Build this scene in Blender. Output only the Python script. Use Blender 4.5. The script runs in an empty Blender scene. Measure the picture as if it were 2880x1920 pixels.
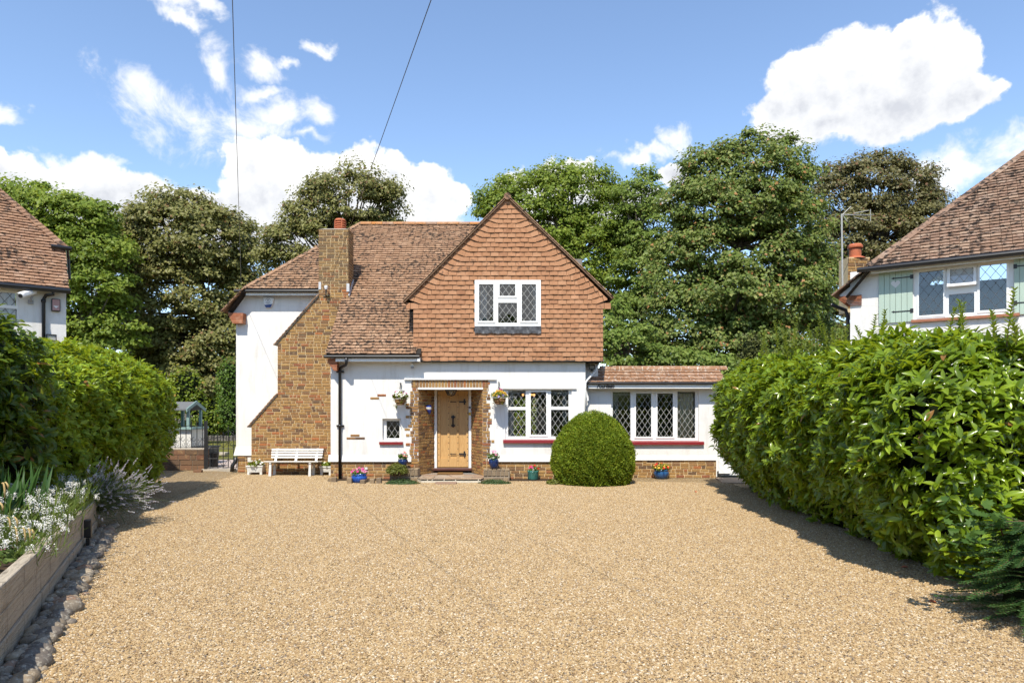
import bpy, math, random
import numpy as np
from mathutils import Matrix, Vector

R = math.radians
rng = np.random.default_rng(14)
random.seed(14)
scene = bpy.context.scene
COL = scene.collection

# ------------------------------------------------------------------ camera
F, CX, HY, CAMH = 1920.0, 1440.0, 1145.0, 1.77     # focal length, centre and horizon measured on the photograph (pixels), eye height (m)
cam_data = bpy.data.cameras.new('camera')
cam_data.lens = 24; cam_data.sensor_width = 36; cam_data.sensor_fit = 'HORIZONTAL'
cam_data.shift_y = (HY - 960) / 2880
cam_data.clip_start = 0.05; cam_data.clip_end = 3000
cam = bpy.data.objects.new('camera', cam_data)
cam.location = (0, 0, CAMH); cam.rotation_euler = (R(90), 0, 0)
COL.objects.link(cam); scene.camera = cam

def W(x, y, D):
    """Real position of a point measured at (x, y) on the photograph that stands D metres away."""
    return np.array([(x - CX) * D / F, D, CAMH + (HY - y) * D / F])
def WX(x, D): return (x - CX) * D / F
def WZ(y, D): return CAMH + (HY - y) * D / F

# ------------------------------------------------------------------ sun, exposure
SUN_EL, SUN_AZ = R(54), R(11)                       # behind the camera, a little to its left
sun_dir = Vector((math.sin(SUN_AZ) * math.cos(SUN_EL), math.cos(SUN_AZ) * math.cos(SUN_EL), -math.sin(SUN_EL)))
sl = bpy.data.lights.new('sun', 'SUN'); sl.energy = 4.9; sl.angle = R(0.53); sl.color = (1.0, 0.935, 0.82)
so = bpy.data.objects.new('sun', sl); so.rotation_euler = sun_dir.to_track_quat('-Z', 'Y').to_euler(); COL.objects.link(so)
scene.view_settings.view_transform = 'Standard'; scene.view_settings.look = 'None'
scene.view_settings.exposure = 0.42; scene.view_settings.gamma = 1.0
scene.view_settings.use_curve_mapping = False
scene.cycles.max_bounces = 8; scene.cycles.transparent_max_bounces = 10; scene.cycles.diffuse_bounces = 4
scene.cycles.use_denoising = True; scene.cycles.denoising_prefilter = 'NONE'; scene.cycles.use_adaptive_sampling = False; scene.cycles.sample_clamp_indirect = 4.0

# ------------------------------------------------------------------ node helper
class NT:
    def __init__(s, tree): s.t = tree; s.t.nodes.clear()
    def n(s, typ, ins=None, **props):
        nd = s.t.nodes.new(typ)
        for k, v in props.items(): setattr(nd, k, v)
        for k, v in (ins or {}).items():
            sock = nd.inputs[k]
            if hasattr(v, 'is_output') or isinstance(v, bpy.types.NodeSocket): s.t.links.new(v, sock)
            else: sock.default_value = v
        return nd
    def math(s, op, a, b=0.0, c=0.0, clamp=False):
        return s.n('ShaderNodeMath', {0: a, 1: b, 2: c}, operation=op, use_clamp=clamp).outputs[0]
    def ramp(s, fac, stops, interp='LINEAR'):
        nd = s.n('ShaderNodeValToRGB', {0: fac}); cr = nd.color_ramp; cr.interpolation = interp
        while len(cr.elements) < len(stops): cr.elements.new(0.5)
        for e, (p, c) in zip(cr.elements, stops):
            e.position = p; e.color = (c if hasattr(c, '__len__') else (c, c, c)) + ((1,) if not hasattr(c, '__len__') or len(c) == 3 else ())
        return nd.outputs[0]
    def mix(s, fac, a, b, blend='MIX'):
        nd = s.n('ShaderNodeMix', data_type='RGBA', blend_type=blend)
        for i, v in ((0, fac), (6, a), (7, b)):
            if isinstance(v, bpy.types.NodeSocket): s.t.links.new(v, nd.inputs[i])
            else: nd.inputs[i].default_value = v if i == 0 else (tuple(v) + (1,))[:4]
        return nd.outputs[2]
    def noise(s, vec, scale, detail=4, rough=0.55, dist=0.0, out=0):
        ins = {'Scale': scale, 'Detail': detail, 'Roughness': rough, 'Distortion': dist}
        if vec is not None: ins['Vector'] = vec
        return s.n('ShaderNodeTexNoise', ins).outputs[out]

# ------------------------------------------------------------------ sky
world = bpy.data.worlds.new('World'); scene.world = world; world.use_nodes = True
w = NT(world.node_tree)
sky = w.n('ShaderNodeTexSky', sky_type='NISHITA', sun_disc=False, sun_elevation=SUN_EL, sun_rotation=R(180) + SUN_AZ,
          air_density=1.0, dust_density=0.0, ozone_density=3.0, altitude=60)
gen = w.n('ShaderNodeTexCoord').outputs['Generated']
sep = w.n('ShaderNodeSeparateXYZ', {0: gen})
az = w.math('ARCTAN2', sep.outputs[0], sep.outputs[1])
el = w.math('ARCSINE', sep.outputs[2])
ang = w.n('ShaderNodeCombineXYZ', {0: az, 1: el}).outputs[0]
def ae(x, y):   # bearing and elevation of a cloud seen at (x, y) of the 2352-wide view
    x *= 2880 / 2352; y *= 2880 / 2352
    return math.atan((x - CX) / F), math.atan((HY - y) / math.hypot(F, x - CX))
wob = w.n('ShaderNodeTexNoise', {'Vector': gen, 'Scale': 9.0, 'Detail': 5.0, 'Roughness': 0.6})
wobv = w.n('ShaderNodeVectorMath', {0: wob.outputs['Color'], 1: (0.5, 0.5, 0.5)}, operation='SUBTRACT').outputs[0]
def warp(amount):
    return w.n('ShaderNodeVectorMath', {0: wobv, 1: (amount, amount, 0), 2: ang}, operation='MULTIPLY_ADD').outputs[0]
def lobes(vec, lst):
    out = None
    for (x, y, rx, ry) in lst:
        a, e = ae(x, y)
        d = w.n('ShaderNodeVectorMath', {0: vec, 1: (a, e, 0)}, operation='SUBTRACT').outputs[0]
        d = w.n('ShaderNodeVectorMath', {0: d, 1: (1568 / rx, 1568 / ry, 0)}, operation='MULTIPLY').outputs[0]
        l = w.n('ShaderNodeVectorMath', {0: d}, operation='LENGTH').outputs['Value']
        v = w.math('SUBTRACT', 1.0, l)
        out = v if out is None else w.math('SMOOTH_MAX', out, v, 0.12)
    return out
CUMULUS = [(1795, 272, 74, 60), (1875, 222, 105, 98), (1975, 172, 100, 95), (2050, 245, 155, 78), (2120, 158, 92, 90), (2195, 220, 75, 60), (1900, 292, 115, 40), (2245, 205, 42, 30), (1840, 272, 60, 58), (1995, 125, 60, 52), (2095, 100, 52, 42),
           (572, 372, 66, 70), (640, 370, 62, 66), (610, 455, 110, 100), (730, 430, 105, 85), (830, 440, 100, 95), (900, 400, 60, 50), (950, 465, 110, 82), (1030, 475, 60, 52), (800, 540, 330, 70),
           (-15, 370, 40, 40), (90, 440, 110, 70), (200, 450, 110, 72), (330, 490, 140, 82), (470, 510, 130, 72), (560, 540, 150, 70), (150, 520, 260, 90),
           (1190, 425, 62, 42), (1270, 405, 55, 34), (1330, 415, 75, 46), (1545, 395, 32, 24), (1370, 470, 210, 60)]
WISPS = [(310, 230, 130, 66), (440, 265, 170, 84), (570, 275, 135, 66), (640, 240, 90, 42), (510, 150, 60, 55), (600, 130, 70, 40), (600, 195, 60, 24), (720, 245, 75, 40), (690, 290, 90, 26),
         (380, 18, 90, 26), (440, 62, 60, 20), (490, 25, 45, 22), (660, 130, 30, 20), (200, 365, 60, 18), (5, 250, 40, 22), (720, 90, 50, 20),
         (1550, 320, 48, 34), (1480, 350, 130, 20), (2230, 380, 190, 48), (2330, 335, 110, 40), (1900, 330, 90, 30)]
vc = warp(0.075)
d_cum = w.math('MULTIPLY_ADD', w.math('SUBTRACT', w.noise(gen, 26, 5, 0.6), 0.5), 0.85, lobes(vc, CUMULUS))
a_cum = w.n('ShaderNodeMapRange', {'Value': d_cum, 'From Min': 0.05, 'From Max': 0.24}, interpolation_type='SMOOTHSTEP').outputs[0]
d_wsp = w.math('MULTIPLY_ADD', w.math('SUBTRACT', w.noise(gen, 15, 6, 0.66, 0.5), 0.52), 2.3, lobes(warp(0.11), WISPS))
a_wsp = w.n('ShaderNodeMapRange', {'Value': d_wsp, 'From Min': 0.05, 'From Max': 0.85}, interpolation_type='SMOOTHSTEP').outputs[0]
# the same broken fair-weather cloud carries on round the rest of the sky
side = w.n('ShaderNodeMapRange', {'Value': w.math('ABSOLUTE', az), 'From Min': 0.66, 'From Max': 0.9}).outputs[0]
a_far = w.n('ShaderNodeMapRange', {'Value': w.noise(gen, 3.4, 5, 0.6), 'From Min': 0.56, 'From Max': 0.66}, interpolation_type='SMOOTHSTEP').outputs[0]
a_far = w.math('MULTIPLY', a_far, side)
alpha = w.math('MAXIMUM', w.math('MAXIMUM', a_cum, w.math('MULTIPLY', a_wsp, 0.85)), a_far, clamp=True)
# flat grey bases, bright heads
basel = w.n('ShaderNodeMapRange', {'Value': az, 'From Min': 0.15, 'From Max': 0.24, 'To Min': ae(800, 545)[1], 'To Max': ae(2000, 345)[1]}).outputs[0]
hgt = w.n('ShaderNodeMapRange', {'Value': az, 'From Min': 0.15, 'From Max': 0.24, 'To Min': 0.10, 'To Max': 0.165}).outputs[0]
rel = w.math('DIVIDE', w.math('SUBTRACT', el, basel), hgt)
lit = w.math('ADD', w.math('MULTIPLY_ADD', w.noise(gen, 20, 5, 0.62), 0.9, w.math('MULTIPLY', d_cum, -0.35)), w.math('MULTIPLY', rel, 0.36))
cloud = w.ramp(lit, [(0.14, (5.2, 5.4, 5.9)), (0.30, (6.6, 6.75, 7.05)), (0.44, (7.6, 7.65, 7.75)), (0.6, (8.5, 8.5, 8.5))])
skyc = w.n('ShaderNodeHueSaturation', {'Hue': 0.5, 'Saturation': 0.97, 'Value': 1.74, 'Color': sky.outputs[0]}).outputs[0]
mixed = w.mix(alpha, skyc, cloud)
bg = w.n('ShaderNodeBackground', {'Color': mixed, 'Strength': 0.105})
w.n('ShaderNodeOutputWorld', {'Surface': bg.outputs[0]})
world.cycles.sampling_method = 'MANUAL'; world.cycles.sample_map_resolution = 512
# ------------------------------------------------------------------ mesh helpers
def nrm(v): v = np.asarray(v, float); return v / (np.linalg.norm(v) + 1e-12)

class MB:
    """Collects shapes; build() links them as one mesh object."""
    def __init__(s): s.v = []; s.f = []; s.n = 0
    def add(s, v, f):
        v = [tuple(map(float, p)) for p in v]
        s.f += [tuple(i + s.n for i in q) for q in f]; s.v += v; s.n += len(v); return s
    def box(s, x0, x1, y0, y1, z0, z1):
        return s.add([(x0, y0, z0), (x1, y0, z0), (x1, y1, z0), (x0, y1, z0), (x0, y0, z1), (x1, y0, z1), (x1, y1, z1), (x0, y1, z1)],
                     [(0, 3, 2, 1), (4, 5, 6, 7), (0, 1, 5, 4), (1, 2, 6, 5), (2, 3, 7, 6), (3, 0, 4, 7)])
    def obox(s, c, ax, h):     # centre, three axes, three half sizes
        c = np.asarray(c, float); ax = [nrm(a) for a in ax]; P = []
        for k in (-1, 1):
            for (i, j) in ((-1, -1), (1, -1), (1, 1), (-1, 1)): P.append(c + ax[0] * i * h[0] + ax[1] * j * h[1] + ax[2] * k * h[2])
        return s.add(P, [(0, 3, 2, 1), (4, 5, 6, 7), (0, 1, 5, 4), (1, 2, 6, 5), (2, 3, 7, 6), (3, 0, 4, 7)])
    def bar(s, a, b, w, t, up=(0, 0, 1)):
        a = np.asarray(a, float); b = np.asarray(b, float); d = nrm(b - a); u = np.asarray(up, float)
        if abs(np.dot(d, u)) > .98: u = np.array([0, 1., 0])
        sd = nrm(np.cross(d, u)); uu = nrm(np.cross(sd, d))
        return s.obox((a + b) / 2, (d, sd, uu), (np.linalg.norm(b - a) / 2, w / 2, t / 2))
    def tube(s, pts, r, n=8, caps=True):
        pts = [np.asarray(p, float) for p in pts]; r = [r] * len(pts) if not hasattr(r, '__len__') else r
        base = s.n; V = []; up = None
        for i, p in enumerate(pts):
            d = nrm(pts[min(i + 1, len(pts) - 1)] - pts[max(i - 1, 0)])
            if up is None: up = np.array([0, 0, 1.]) if abs(d[2]) < .9 else np.array([1., 0, 0])
            a = nrm(np.cross(d, up)); b = np.cross(a, d); up = b
            for k in range(n):
                t = 2 * math.pi * k / n; V.append(p + (a * math.cos(t) + b * math.sin(t)) * r[i])
        Fc = [(i * n + k, i * n + (k + 1) % n, (i + 1) * n + (k + 1) % n, (i + 1) * n + k) for i in range(len(pts) - 1) for k in range(n)]
        if caps: Fc += [tuple(range(n))[::-1], tuple(range((len(pts) - 1) * n, len(pts) * n))]
        return s.add(V, Fc)
    def lathe(s, prof, c, n=24, axis=None, sx=1.0, sy=1.0):
        V = []; c = np.asarray(c, float)
        if axis is None: A, B, Cz = np.array([1., 0, 0]), np.array([0, 1., 0]), np.array([0, 0, 1.])
        else:
            Cz = nrm(axis); A = nrm(np.cross(Cz, (0, 1, 0) if abs(Cz[1]) < .9 else (1, 0, 0))); B = np.cross(Cz, A)
        for (r, z) in prof:
            for k in range(n):
                t = 2 * math.pi * k / n; V.append(c + A * r * math.cos(t) * sx + B * r * math.sin(t) * sy + Cz * z)
        Fc = [(i * n + k, i * n + (k + 1) % n, (i + 1) * n + (k + 1) % n, (i + 1) * n + k) for i in range(len(prof) - 1) for k in range(n)]
        Fc += [tuple(range(n))[::-1], tuple(range((len(prof) - 1) * n, len(prof) * n))]
        return s.add(V, Fc)
    def prism(s, poly, off):   # 3-D polygon pushed along a vector
        n = len(poly); poly = [np.asarray(p, float) for p in poly]; off = np.asarray(off, float)
        return s.add(poly + [p + off for p in poly], [tuple(range(n))[::-1], tuple(range(n, 2 * n))] + [(i, (i + 1) % n, n + (i + 1) % n, n + i) for i in range(n)])
    def quad(s, *p): return s.add(p, [tuple(range(len(p)))])
    def build(s, name, mat, parent=None, smooth=False, bevel=0, origin=None):
        me = bpy.data.meshes.new(name)
        v = np.array(s.v, float) if origin is None else np.array(s.v, float) - np.asarray(origin, float)
        me.from_pydata(v.tolist(), [], s.f)
        return link(name, me, mat, parent, smooth, bevel, origin)

LOC = {}
def link(name, me, mat, parent=None, smooth=False, bevel=0, origin=None):
    if mat is not None: me.materials.append(mat)
    if smooth: me.polygons.foreach_set('use_smooth', [True] * len(me.polygons))
    me.update()
    o = bpy.data.objects.new(name, me); COL.objects.link(o)
    if origin is not None: o.location = tuple(map(float, origin)); LOC[o.name] = tuple(map(float, origin))
    if parent is not None:
        o.parent = parent
        l = LOC.get(parent.name)
        if l: o.matrix_parent_inverse = Matrix.Translation(-Vector(l))
    if bevel:
        m = o.modifiers.new('bevel', 'BEVEL'); m.width = bevel; m.segments = 2; m.limit_method = 'ANGLE'
    return o
def tag(o, label=None, cat=None, group=None, kind=None):
    if label: o['label'] = label
    if cat: o['category'] = cat
    if group: o['group'] = group
    if kind: o['kind'] = kind
    return o
def thing(name, label, cat, loc, group=None):
    o = bpy.data.objects.new(name, None); COL.objects.link(o); o.empty_display_size = .2
    o.location = tuple(map(float, loc)); LOC[o.name] = tuple(map(float, loc))
    return tag(o, label, cat, group)

def emit(pieces, name, mat, parent, singles, rest, rest_label=None):
    """The pieces that show largest become objects of their own, the others one joined part."""
    def score(p):
        v = np.asarray(p[0]); e = v.max(0) - v.min(0); return -(math.sqrt((e ** 2).sum())) / max(3, v[:, 1].mean())
    order = sorted(range(len(pieces)), key=lambda i: score(pieces[i]))
    for i in order[:singles]:
        MB().add(*pieces[i]).build(name, mat, parent)
    if len(pieces) > singles:
        m = MB()
        for i in order[singles:]: m.add(*pieces[i])
        o = m.build(rest, mat, parent); o['kind'] = 'stuff'
        return o

class Plane:
    """An upright face: u runs along it, z up, n out of it."""
    def __init__(s, ox, oy, ux=1.0, uy=0.0):
        s.o = np.array([ox, oy, 0.]); s.u = nrm((ux, uy, 0)); s.n = np.array([s.u[1], -s.u[0], 0.])
    def P(s, u, z, n=0.0): return s.o + s.u * u + s.n * n + np.array([0, 0, z])
    def hit(s, x, y, n=0.0):
        """u, z where the line of sight through photo point (x, y) meets the face."""
        k = (x - CX) / F; o = s.o + s.n * n
        # o + u*t : X = k*Y
        t = (k * o[1] - o[0]) / (s.u[0] - k * s.u[1]); D = o[1] + s.u[1] * t
        return t, CAMH + (HY - y) * D / F
    def box(s, m, u0, u1, z0, z1, n0, n1):
        return m.add([s.P(u0, z0, n1), s.P(u1, z0, n1), s.P(u1, z0, n0), s.P(u0, z0, n0), s.P(u0, z1, n1), s.P(u1, z1, n1), s.P(u1, z1, n0), s.P(u0, z1, n0)],
                     [(0, 3, 2, 1), (4, 5, 6, 7), (0, 1, 5, 4), (1, 2, 6, 5), (2, 3, 7, 6), (3, 0, 4, 7)])
    def panel(s, m, rect, holes, n0, n1, back=True):
        """A slab with openings."""
        u0, u1, z0, z1 = rect
        us = sorted({u0, u1} | {min(max(h[i], u0), u1) for h in holes for i in (0, 1)}); zs = sorted({z0, z1} | {min(max(h[i], z0), z1) for h in holes for i in (2, 3)})
        def solid(i, j):
            if i < 0 or j < 0 or i >= len(us) - 1 or j >= len(zs) - 1: return False
            a, b = (us[i] + us[i + 1]) / 2, (zs[j] + zs[j + 1]) / 2
            return not any(h[0] < a < h[1] and h[2] < b < h[3] for h in holes)
        for i in range(len(us) - 1):
            for j in range(len(zs) - 1):
                if not solid(i, j): continue
                a, b, c, d = us[i], us[i + 1], zs[j], zs[j + 1]
                m.quad(s.P(a, c, n1), s.P(b, c, n1), s.P(b, d, n1), s.P(a, d, n1))
                if back: m.quad(s.P(b, c, n0), s.P(a, c, n0), s.P(a, d, n0), s.P(b, d, n0))
                if not solid(i - 1, j): m.quad(s.P(a, c, n0), s.P(a, c, n1), s.P(a, d, n1), s.P(a, d, n0))
                if not solid(i + 1, j): m.quad(s.P(b, c, n1), s.P(b, c, n0), s.P(b, d, n0), s.P(b, d, n1))
                if not solid(i, j - 1): m.quad(s.P(a, c, n0), s.P(b, c, n0), s.P(b, c, n1), s.P(a, c, n1))
                if not solid(i, j + 1): m.quad(s.P(a, d, n1), s.P(b, d, n1), s.P(b, d, n0), s.P(a, d, n0))
        return m

def brick_piece(pl, ua, ub, za, zb, p, c=.005, n0=-.004):
    V = [pl.P(ua, za, n0), pl.P(ub, za, n0), pl.P(ub, zb, n0), pl.P(ua, zb, n0),
         pl.P(ua, za, p - c), pl.P(ub, za, p - c), pl.P(ub, zb, p - c), pl.P(ua, zb, p - c),
         pl.P(ua + c, za + c, p), pl.P(ub - c, za + c, p), pl.P(ub - c, zb - c, p), pl.P(ua + c, zb - c, p)]
    return (V, [(8, 9, 10, 11), (4, 5, 9, 8), (5, 6, 10, 9), (6, 7, 11, 10), (7, 4, 8, 11), (0, 1, 5, 4), (1, 2, 6, 5), (2, 3, 7, 6), (3, 0, 4, 7)])

def bricks(pl, z0, z1, span, course=.075, L=.215, joint=.014, proud=.009, headers=.3, seed=1):
    """Courses of bricks on a face; span(z) gives the (u0, u1) runs at that height."""
    r = random.Random(seed); out = []; z = z0; k = 0
    while z < z1 - course * .5:
        zt = min(z + course, z1)
        for (a, b) in span((z + zt) / 2):
            if b - a < .03: continue
            u = a - (L * .5 if k % 2 else L * .12 * r.random())
            while u < b:
                l = (L - joint) / 2 if r.random() < headers else L
                ua, ub = max(u + joint / 2, a + .001), min(u + l - joint / 2 + .0, b - .001); u += l
                if ub - ua > .022:
                    dz = r.uniform(-.0015, .0015)
                    out.append(brick_piece(pl, ua, ub, z + joint / 2 + dz, zt - joint / 2 + dz, proud + r.uniform(-.003, .004)))
        z += course; k += 1
    return out

def tile_piece(O, U, V, N, u0, u1, v0, L, h, t=.018, cam_=.004, tilt=.02):
    """A plain clay tile on a slope: tail at v0 lifted by h, head tucked under the row above."""
    um = (u0 + u1) / 2; P = lambda u, v, n: O + U * u + V * v + N * n
    a = tilt
    V_ = [P(u0, v0, h + t), P(um, v0, h + t + cam_), P(u1, v0, h + t), P(u0, v0 + L, h - a), P(um, v0 + L, h - a + cam_), P(u1, v0 + L, h - a),
          P(u0, v0, h), P(um, v0, h + cam_), P(u1, v0, h), P(u0, v0 + L, h - a - t), P(u1, v0 + L, h - a - t)]
    return (V_, [(0, 1, 4, 3), (1, 2, 5, 4), (6, 7, 1, 0), (7, 8, 2, 1), (9, 6, 0, 3), (8, 10, 5, 2)])

def slope_tiles(O, U, V, N, rows, gauge, span, width=.166, seed=1, t=.018, L=None):
    r = random.Random(seed); out = []; L = L or gauge * 1.55
    for k in range(rows):
        v = k * gauge
        for (a, b) in span(v + gauge * .5, k):
            if b - a < .02: continue
            u = a - (width / 2 if k % 2 else 0) + r.uniform(-.008, .008)
            while u < b - .01:
                ua, ub = max(u + .003, a), min(u + width - .003, b); u += width
                if ub - ua < .025: continue
                h = .014 + r.uniform(-.0025, .0045); sk = r.uniform(-.006, .006)
                out.append(tile_piece(O, U, V, N, ua, ub, v + sk, L, h, t, r.uniform(.002, .006), .022))
    return out

# ------------------------------------------------------------------ leaves
def leaf_template(n, width, curl, fold, peak=.45, petiole=0.0):
    """Rows along the blade: midrib plus two edges, pointed at both ends."""
    ts = np.linspace(0, 1, n); mid = []; lf = []; rt = []
    for t in ts:
        wd = width / 2 * (math.sin(math.pi * min(max(t, 0), 1) ** (math.log(.5) / math.log(peak))) ** .8 if 0 < t < 1 else 0)
        z = -curl * t * t
        mid.append((t, 0, z)); lf.append((t, wd, z + fold * wd)); rt.append((t, -wd, z + fold * wd))
    V = list(mid); Fc = []
    li = {}; ri = {}
    for i in range(1, n - 1): li[i] = len(V); V.append(lf[i]); ri[i] = len(V); V.append(rt[i])
    for i in range(n - 1):
        if i == 0: Fc += [(0, 1, li[1]), (0, ri[1], 1)]
        elif i == n - 2: Fc += [(i, n - 1, li[i]), (i, ri[i], n - 1)]
        else: Fc += [(i, i + 1, li[i + 1], li[i]), (i, ri[i], ri[i + 1], i + 1)]
    return np.array(V, float), Fc
LAUREL = leaf_template(5, .37, .22, .45)
LAUREL_FAR = leaf_template(4, .38, .2, .45)
TREE_LEAF = (np.array([(0, 0, 0), (.35, .42, .08), (1, 0, -.12), (.35, -.42, .08)], float), [(0, 2, 1), (0, 3, 2)])
PETAL = (np.array([(0, 0, 0), (.5, .4, .1), (1, 0, 0), (.5, -.4, .1)], float), [(0, 1, 2, 3)])
BLADE = leaf_template(4, .06, .35, .2)
STRAW = (np.array([(0, .012, 0), (0, -.012, 0), (.55, .026, -.06), (.55, -.026, -.06), (1, 0, -.28)], float), [(0, 1, 3, 2), (2, 3, 4)])

def leaves(name, pos, dirs, nors, length, template, mat, parent=None, smooth=True, width=None):
    """One mesh of many leaves: base point, tip direction, facing and length of each."""
    TV, TF = template; pos = np.asarray(pos, float); N = len(pos); k = len(TV)
    d = dirs / (np.linalg.norm(dirs, axis=1, keepdims=True) + 1e-9)
    s = np.cross(nors, d); s /= (np.linalg.norm(s, axis=1, keepdims=True) + 1e-9); u = np.cross(d, s)
    length = np.broadcast_to(np.asarray(length, float), (N,)); wd = length if width is None else np.broadcast_to(np.asarray(width, float), (N,))
    V = (pos[:, None, :] + d[:, None, :] * (TV[None, :, 0, None] * length[:, None, None]) + s[:, None, :] * (TV[None, :, 1, None] * wd[:, None, None])
         + u[:, None, :] * (TV[None, :, 2, None] * length[:, None, None])).reshape(-1, 3)
    lt = np.array([len(f) for f in TF]); flat = np.concatenate([np.array(f) for f in TF])
    loops = (flat[None, :] + (np.arange(N) * k)[:, None]).ravel(); tot = np.tile(lt, N); start = np.concatenate([[0], np.cumsum(tot)[:-1]])
    me = bpy.data.meshes.new(name); me.vertices.add(len(V)); me.loops.add(len(loops)); me.polygons.add(len(tot))
    me.vertices.foreach_set('co', V.astype(np.float32).ravel()); me.loops.foreach_set('vertex_index', loops.astype(np.int32))
    me.polygons.foreach_set('loop_start', start.astype(np.int32)); me.polygons.foreach_set('loop_total', tot.astype(np.int32))
    if smooth: me.polygons.foreach_set('use_smooth', np.ones(len(tot), bool))
    me.update(calc_edges=True)
    return link(name, me, mat, parent)
def rand_dirs(n, r=None):
    v = (r or rng).normal(size=(n, 3)); return v / np.linalg.norm(v, axis=1, keepdims=True)
def unit(a): return a / (np.linalg.norm(a, axis=1, keepdims=True) + 1e-9)
def rosettes(P, axis, per, spread=(35, 85), r=None):
    """Leaves standing round shoot tips: returns base points, directions, facings."""
    r = r or rng; n = len(P); P = np.repeat(P, per, 0); a = np.repeat(unit(axis), per, 0)
    t = rand_dirs(len(P), r); b = unit(np.cross(a, t)); th = np.radians(r.uniform(*spread, len(P)))[:, None]
    d = a * np.cos(th) + b * np.sin(th); nn = a * np.sin(th) - b * np.cos(th)
    return P + a * r.uniform(-.05, .02, (len(P), 1)), d, nn
# ------------------------------------------------------------------ materials
MT = {}
def newmat(name):
    m = bpy.data.materials.new(name); m.use_nodes = True; MT[name] = m; return m, NT(m.node_tree)
def finish(n, col, rough=.6, spec=.4, bump=None, bump_d=.01, metal=0.0, extra=None, bstr=1.0):
    ins = {'Base Color': col if isinstance(col, bpy.types.NodeSocket) else tuple(col) + (1,), 'Roughness': rough, 'Specular IOR Level': spec, 'Metallic': metal}
    if extra: ins.update(extra)
    b = n.n('ShaderNodeBsdfPrincipled', ins)
    if bump is not None:
        bp = n.n('ShaderNodeBump', {'Height': bump, 'Distance': bump_d, 'Strength': bstr}); n.t.links.new(bp.outputs[0], b.inputs['Normal'])
    n.n('ShaderNodeOutputMaterial', {'Surface': b.outputs[0]}); return b
def pos(n): return n.n('ShaderNodeNewGeometry').outputs['Position']
def piece_rnd(n):
    """A value of its own for every piece, whether it is an object or an island of a joined part."""
    g = n.n('ShaderNodeNewGeometry').outputs['Random Per Island']; o = n.n('ShaderNodeObjectInfo').outputs['Random']
    return n.math('FRACT', n.math('ADD', g, o))
def simple(name, col, rough=.6, spec=.4, var=.12, vscale=3.0, bump=0.0, bscale=60.0, metal=0.0, dirt=None):
    m, n = newmat(name); p = pos(n)
    c = n.mix(n.noise(p, vscale, 5), [x * (1 - var) for x in col], [min(1, x * (1 + var)) for x in col])
    if dirt: c = n.mix(n.math('MULTIPLY', n.ramp(n.noise(p, dirt[1], 6, .65), [(.5, 0.), (.72, 1.)]), dirt[2]), c, dirt[0])
    finish(n, c, rough, spec, n.noise(p, bscale, 4) if bump else None, bump, metal); return m

# walls and paint
m, n = newmat('white_render'); p = pos(n)
c = n.mix(n.noise(p, .9, 5), (.68, .665, .635), (.74, .73, .705))
st = n.n('ShaderNodeMapping', {'Vector': p, 'Scale': (2.2, 2.2, .35)}).outputs[0]
c = n.mix(n.math('MULTIPLY', n.ramp(n.noise(st, 3.0, 6, .7), [(.5, 0.), (.72, 1.)]), .5), c, (.50, .47, .41))
bh = n.math('ADD', n.noise(p, 2.3, 3), n.math('MULTIPLY', n.noise(p, 60, 4), .18))
finish(n, c, .85, .2, bh, .012)
simple('white_paint', (.80, .80, .78), .35, .4, .03, 4)
simple('white_fascia', (.76, .755, .73), .4, .4, .05, 3, dirt=((.5, .48, .42), 6, .35))
simple('red_sill', (.21, .016, .02), .35, .5, .15, 5, bump=.002, bscale=40, dirt=((.25, .05, .04), 12, .5))
simple('tile_sill', (.34, .14, .08), .6, .3, .25, 12, bump=.004, bscale=50)
simple('black_plastic', (.012, .012, .013), .35, .5, .2, 3)
simple('iron', (.016, .016, .017), .45, .5, .3, 20, bump=.001, bscale=120)
simple('lead', (.07, .072, .08), .55, .4, .5, 14, bump=.012, bscale=22, dirt=((.3, .3, .3), 9, .4))
simple('lead_flashing', (.5, .5, .51), .5, .4, .25, 9)
simple('came_pale', (.36, .36, .34), .45, .4, .08, 9)
simple('came_dark', (.10, .10, .105), .4, .5, .2, 9)
simple('mortar', (.60, .47, .28), .9, .1, .25, 14, bump=.006, bscale=90)
simple('mortar_pale', (.55, .50, .40), .9, .1, .2, 14, bump=.006, bscale=90)
simple('mortar_grey', (.30, .25, .19), .9, .1, .25, 14, bump=.006, bscale=90)
simple('undercoat', (.035, .03, .026), .9, .1, .2, 6)
simple('room', (.20, .19, .175), .9, .1, .25, 1.2)
simple('sage_paint', (.40, .50, .42), .5, .35, .06, 5, bump=.001, bscale=80)
simple('mint_paint', (.21, .31, .29), .5, .35, .08, 5)
simple('grey_felt', (.14, .145, .15), .85, .2, .2, 25, bump=.004, bscale=160)
simple('undercloak', (.20, .13, .085), .9, .1, .3, 12)
simple('cement', (.42, .37, .30), .9, .15, .25, 9, bump=.006, bscale=70)
simple('camera_white', (.72, .72, .71), .35, .5, .04)
simple('blue_plastic', (.012, .035, .16), .35, .5, .05)
simple('grey_plastic', (.30, .30, .31), .45, .4, .1)
simple('pink_box', (.42, .24, .23), .5, .4, .15, 9)
simple('terracotta', (.43, .125, .055), .65, .3, .25, 11, bump=.003, bscale=60, dirt=((.22, .1, .06), 9, .6))
simple('plastic_white', (.66, .65, .61), .45, .4, .06, 6, dirt=((.5, .47, .4), 9, .4))
simple('wicker', (.24, .13, .055), .75, .25, .5, 60, bump=.01, bscale=90)
simple('curtain', (.82, .72, .50), .9, .1, .1, 3)
simple('curtain_grey', (.38, .38, .37), .9, .1, .1, 3)
simple('net_curtain', (.62, .62, .60), .9, .1, .1, 8)
simple('soil', (.055, .038, .026), .95, .1, .5, 14, bump=.03, bscale=40, dirt=((.14, .09, .05), 22, .6))
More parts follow.
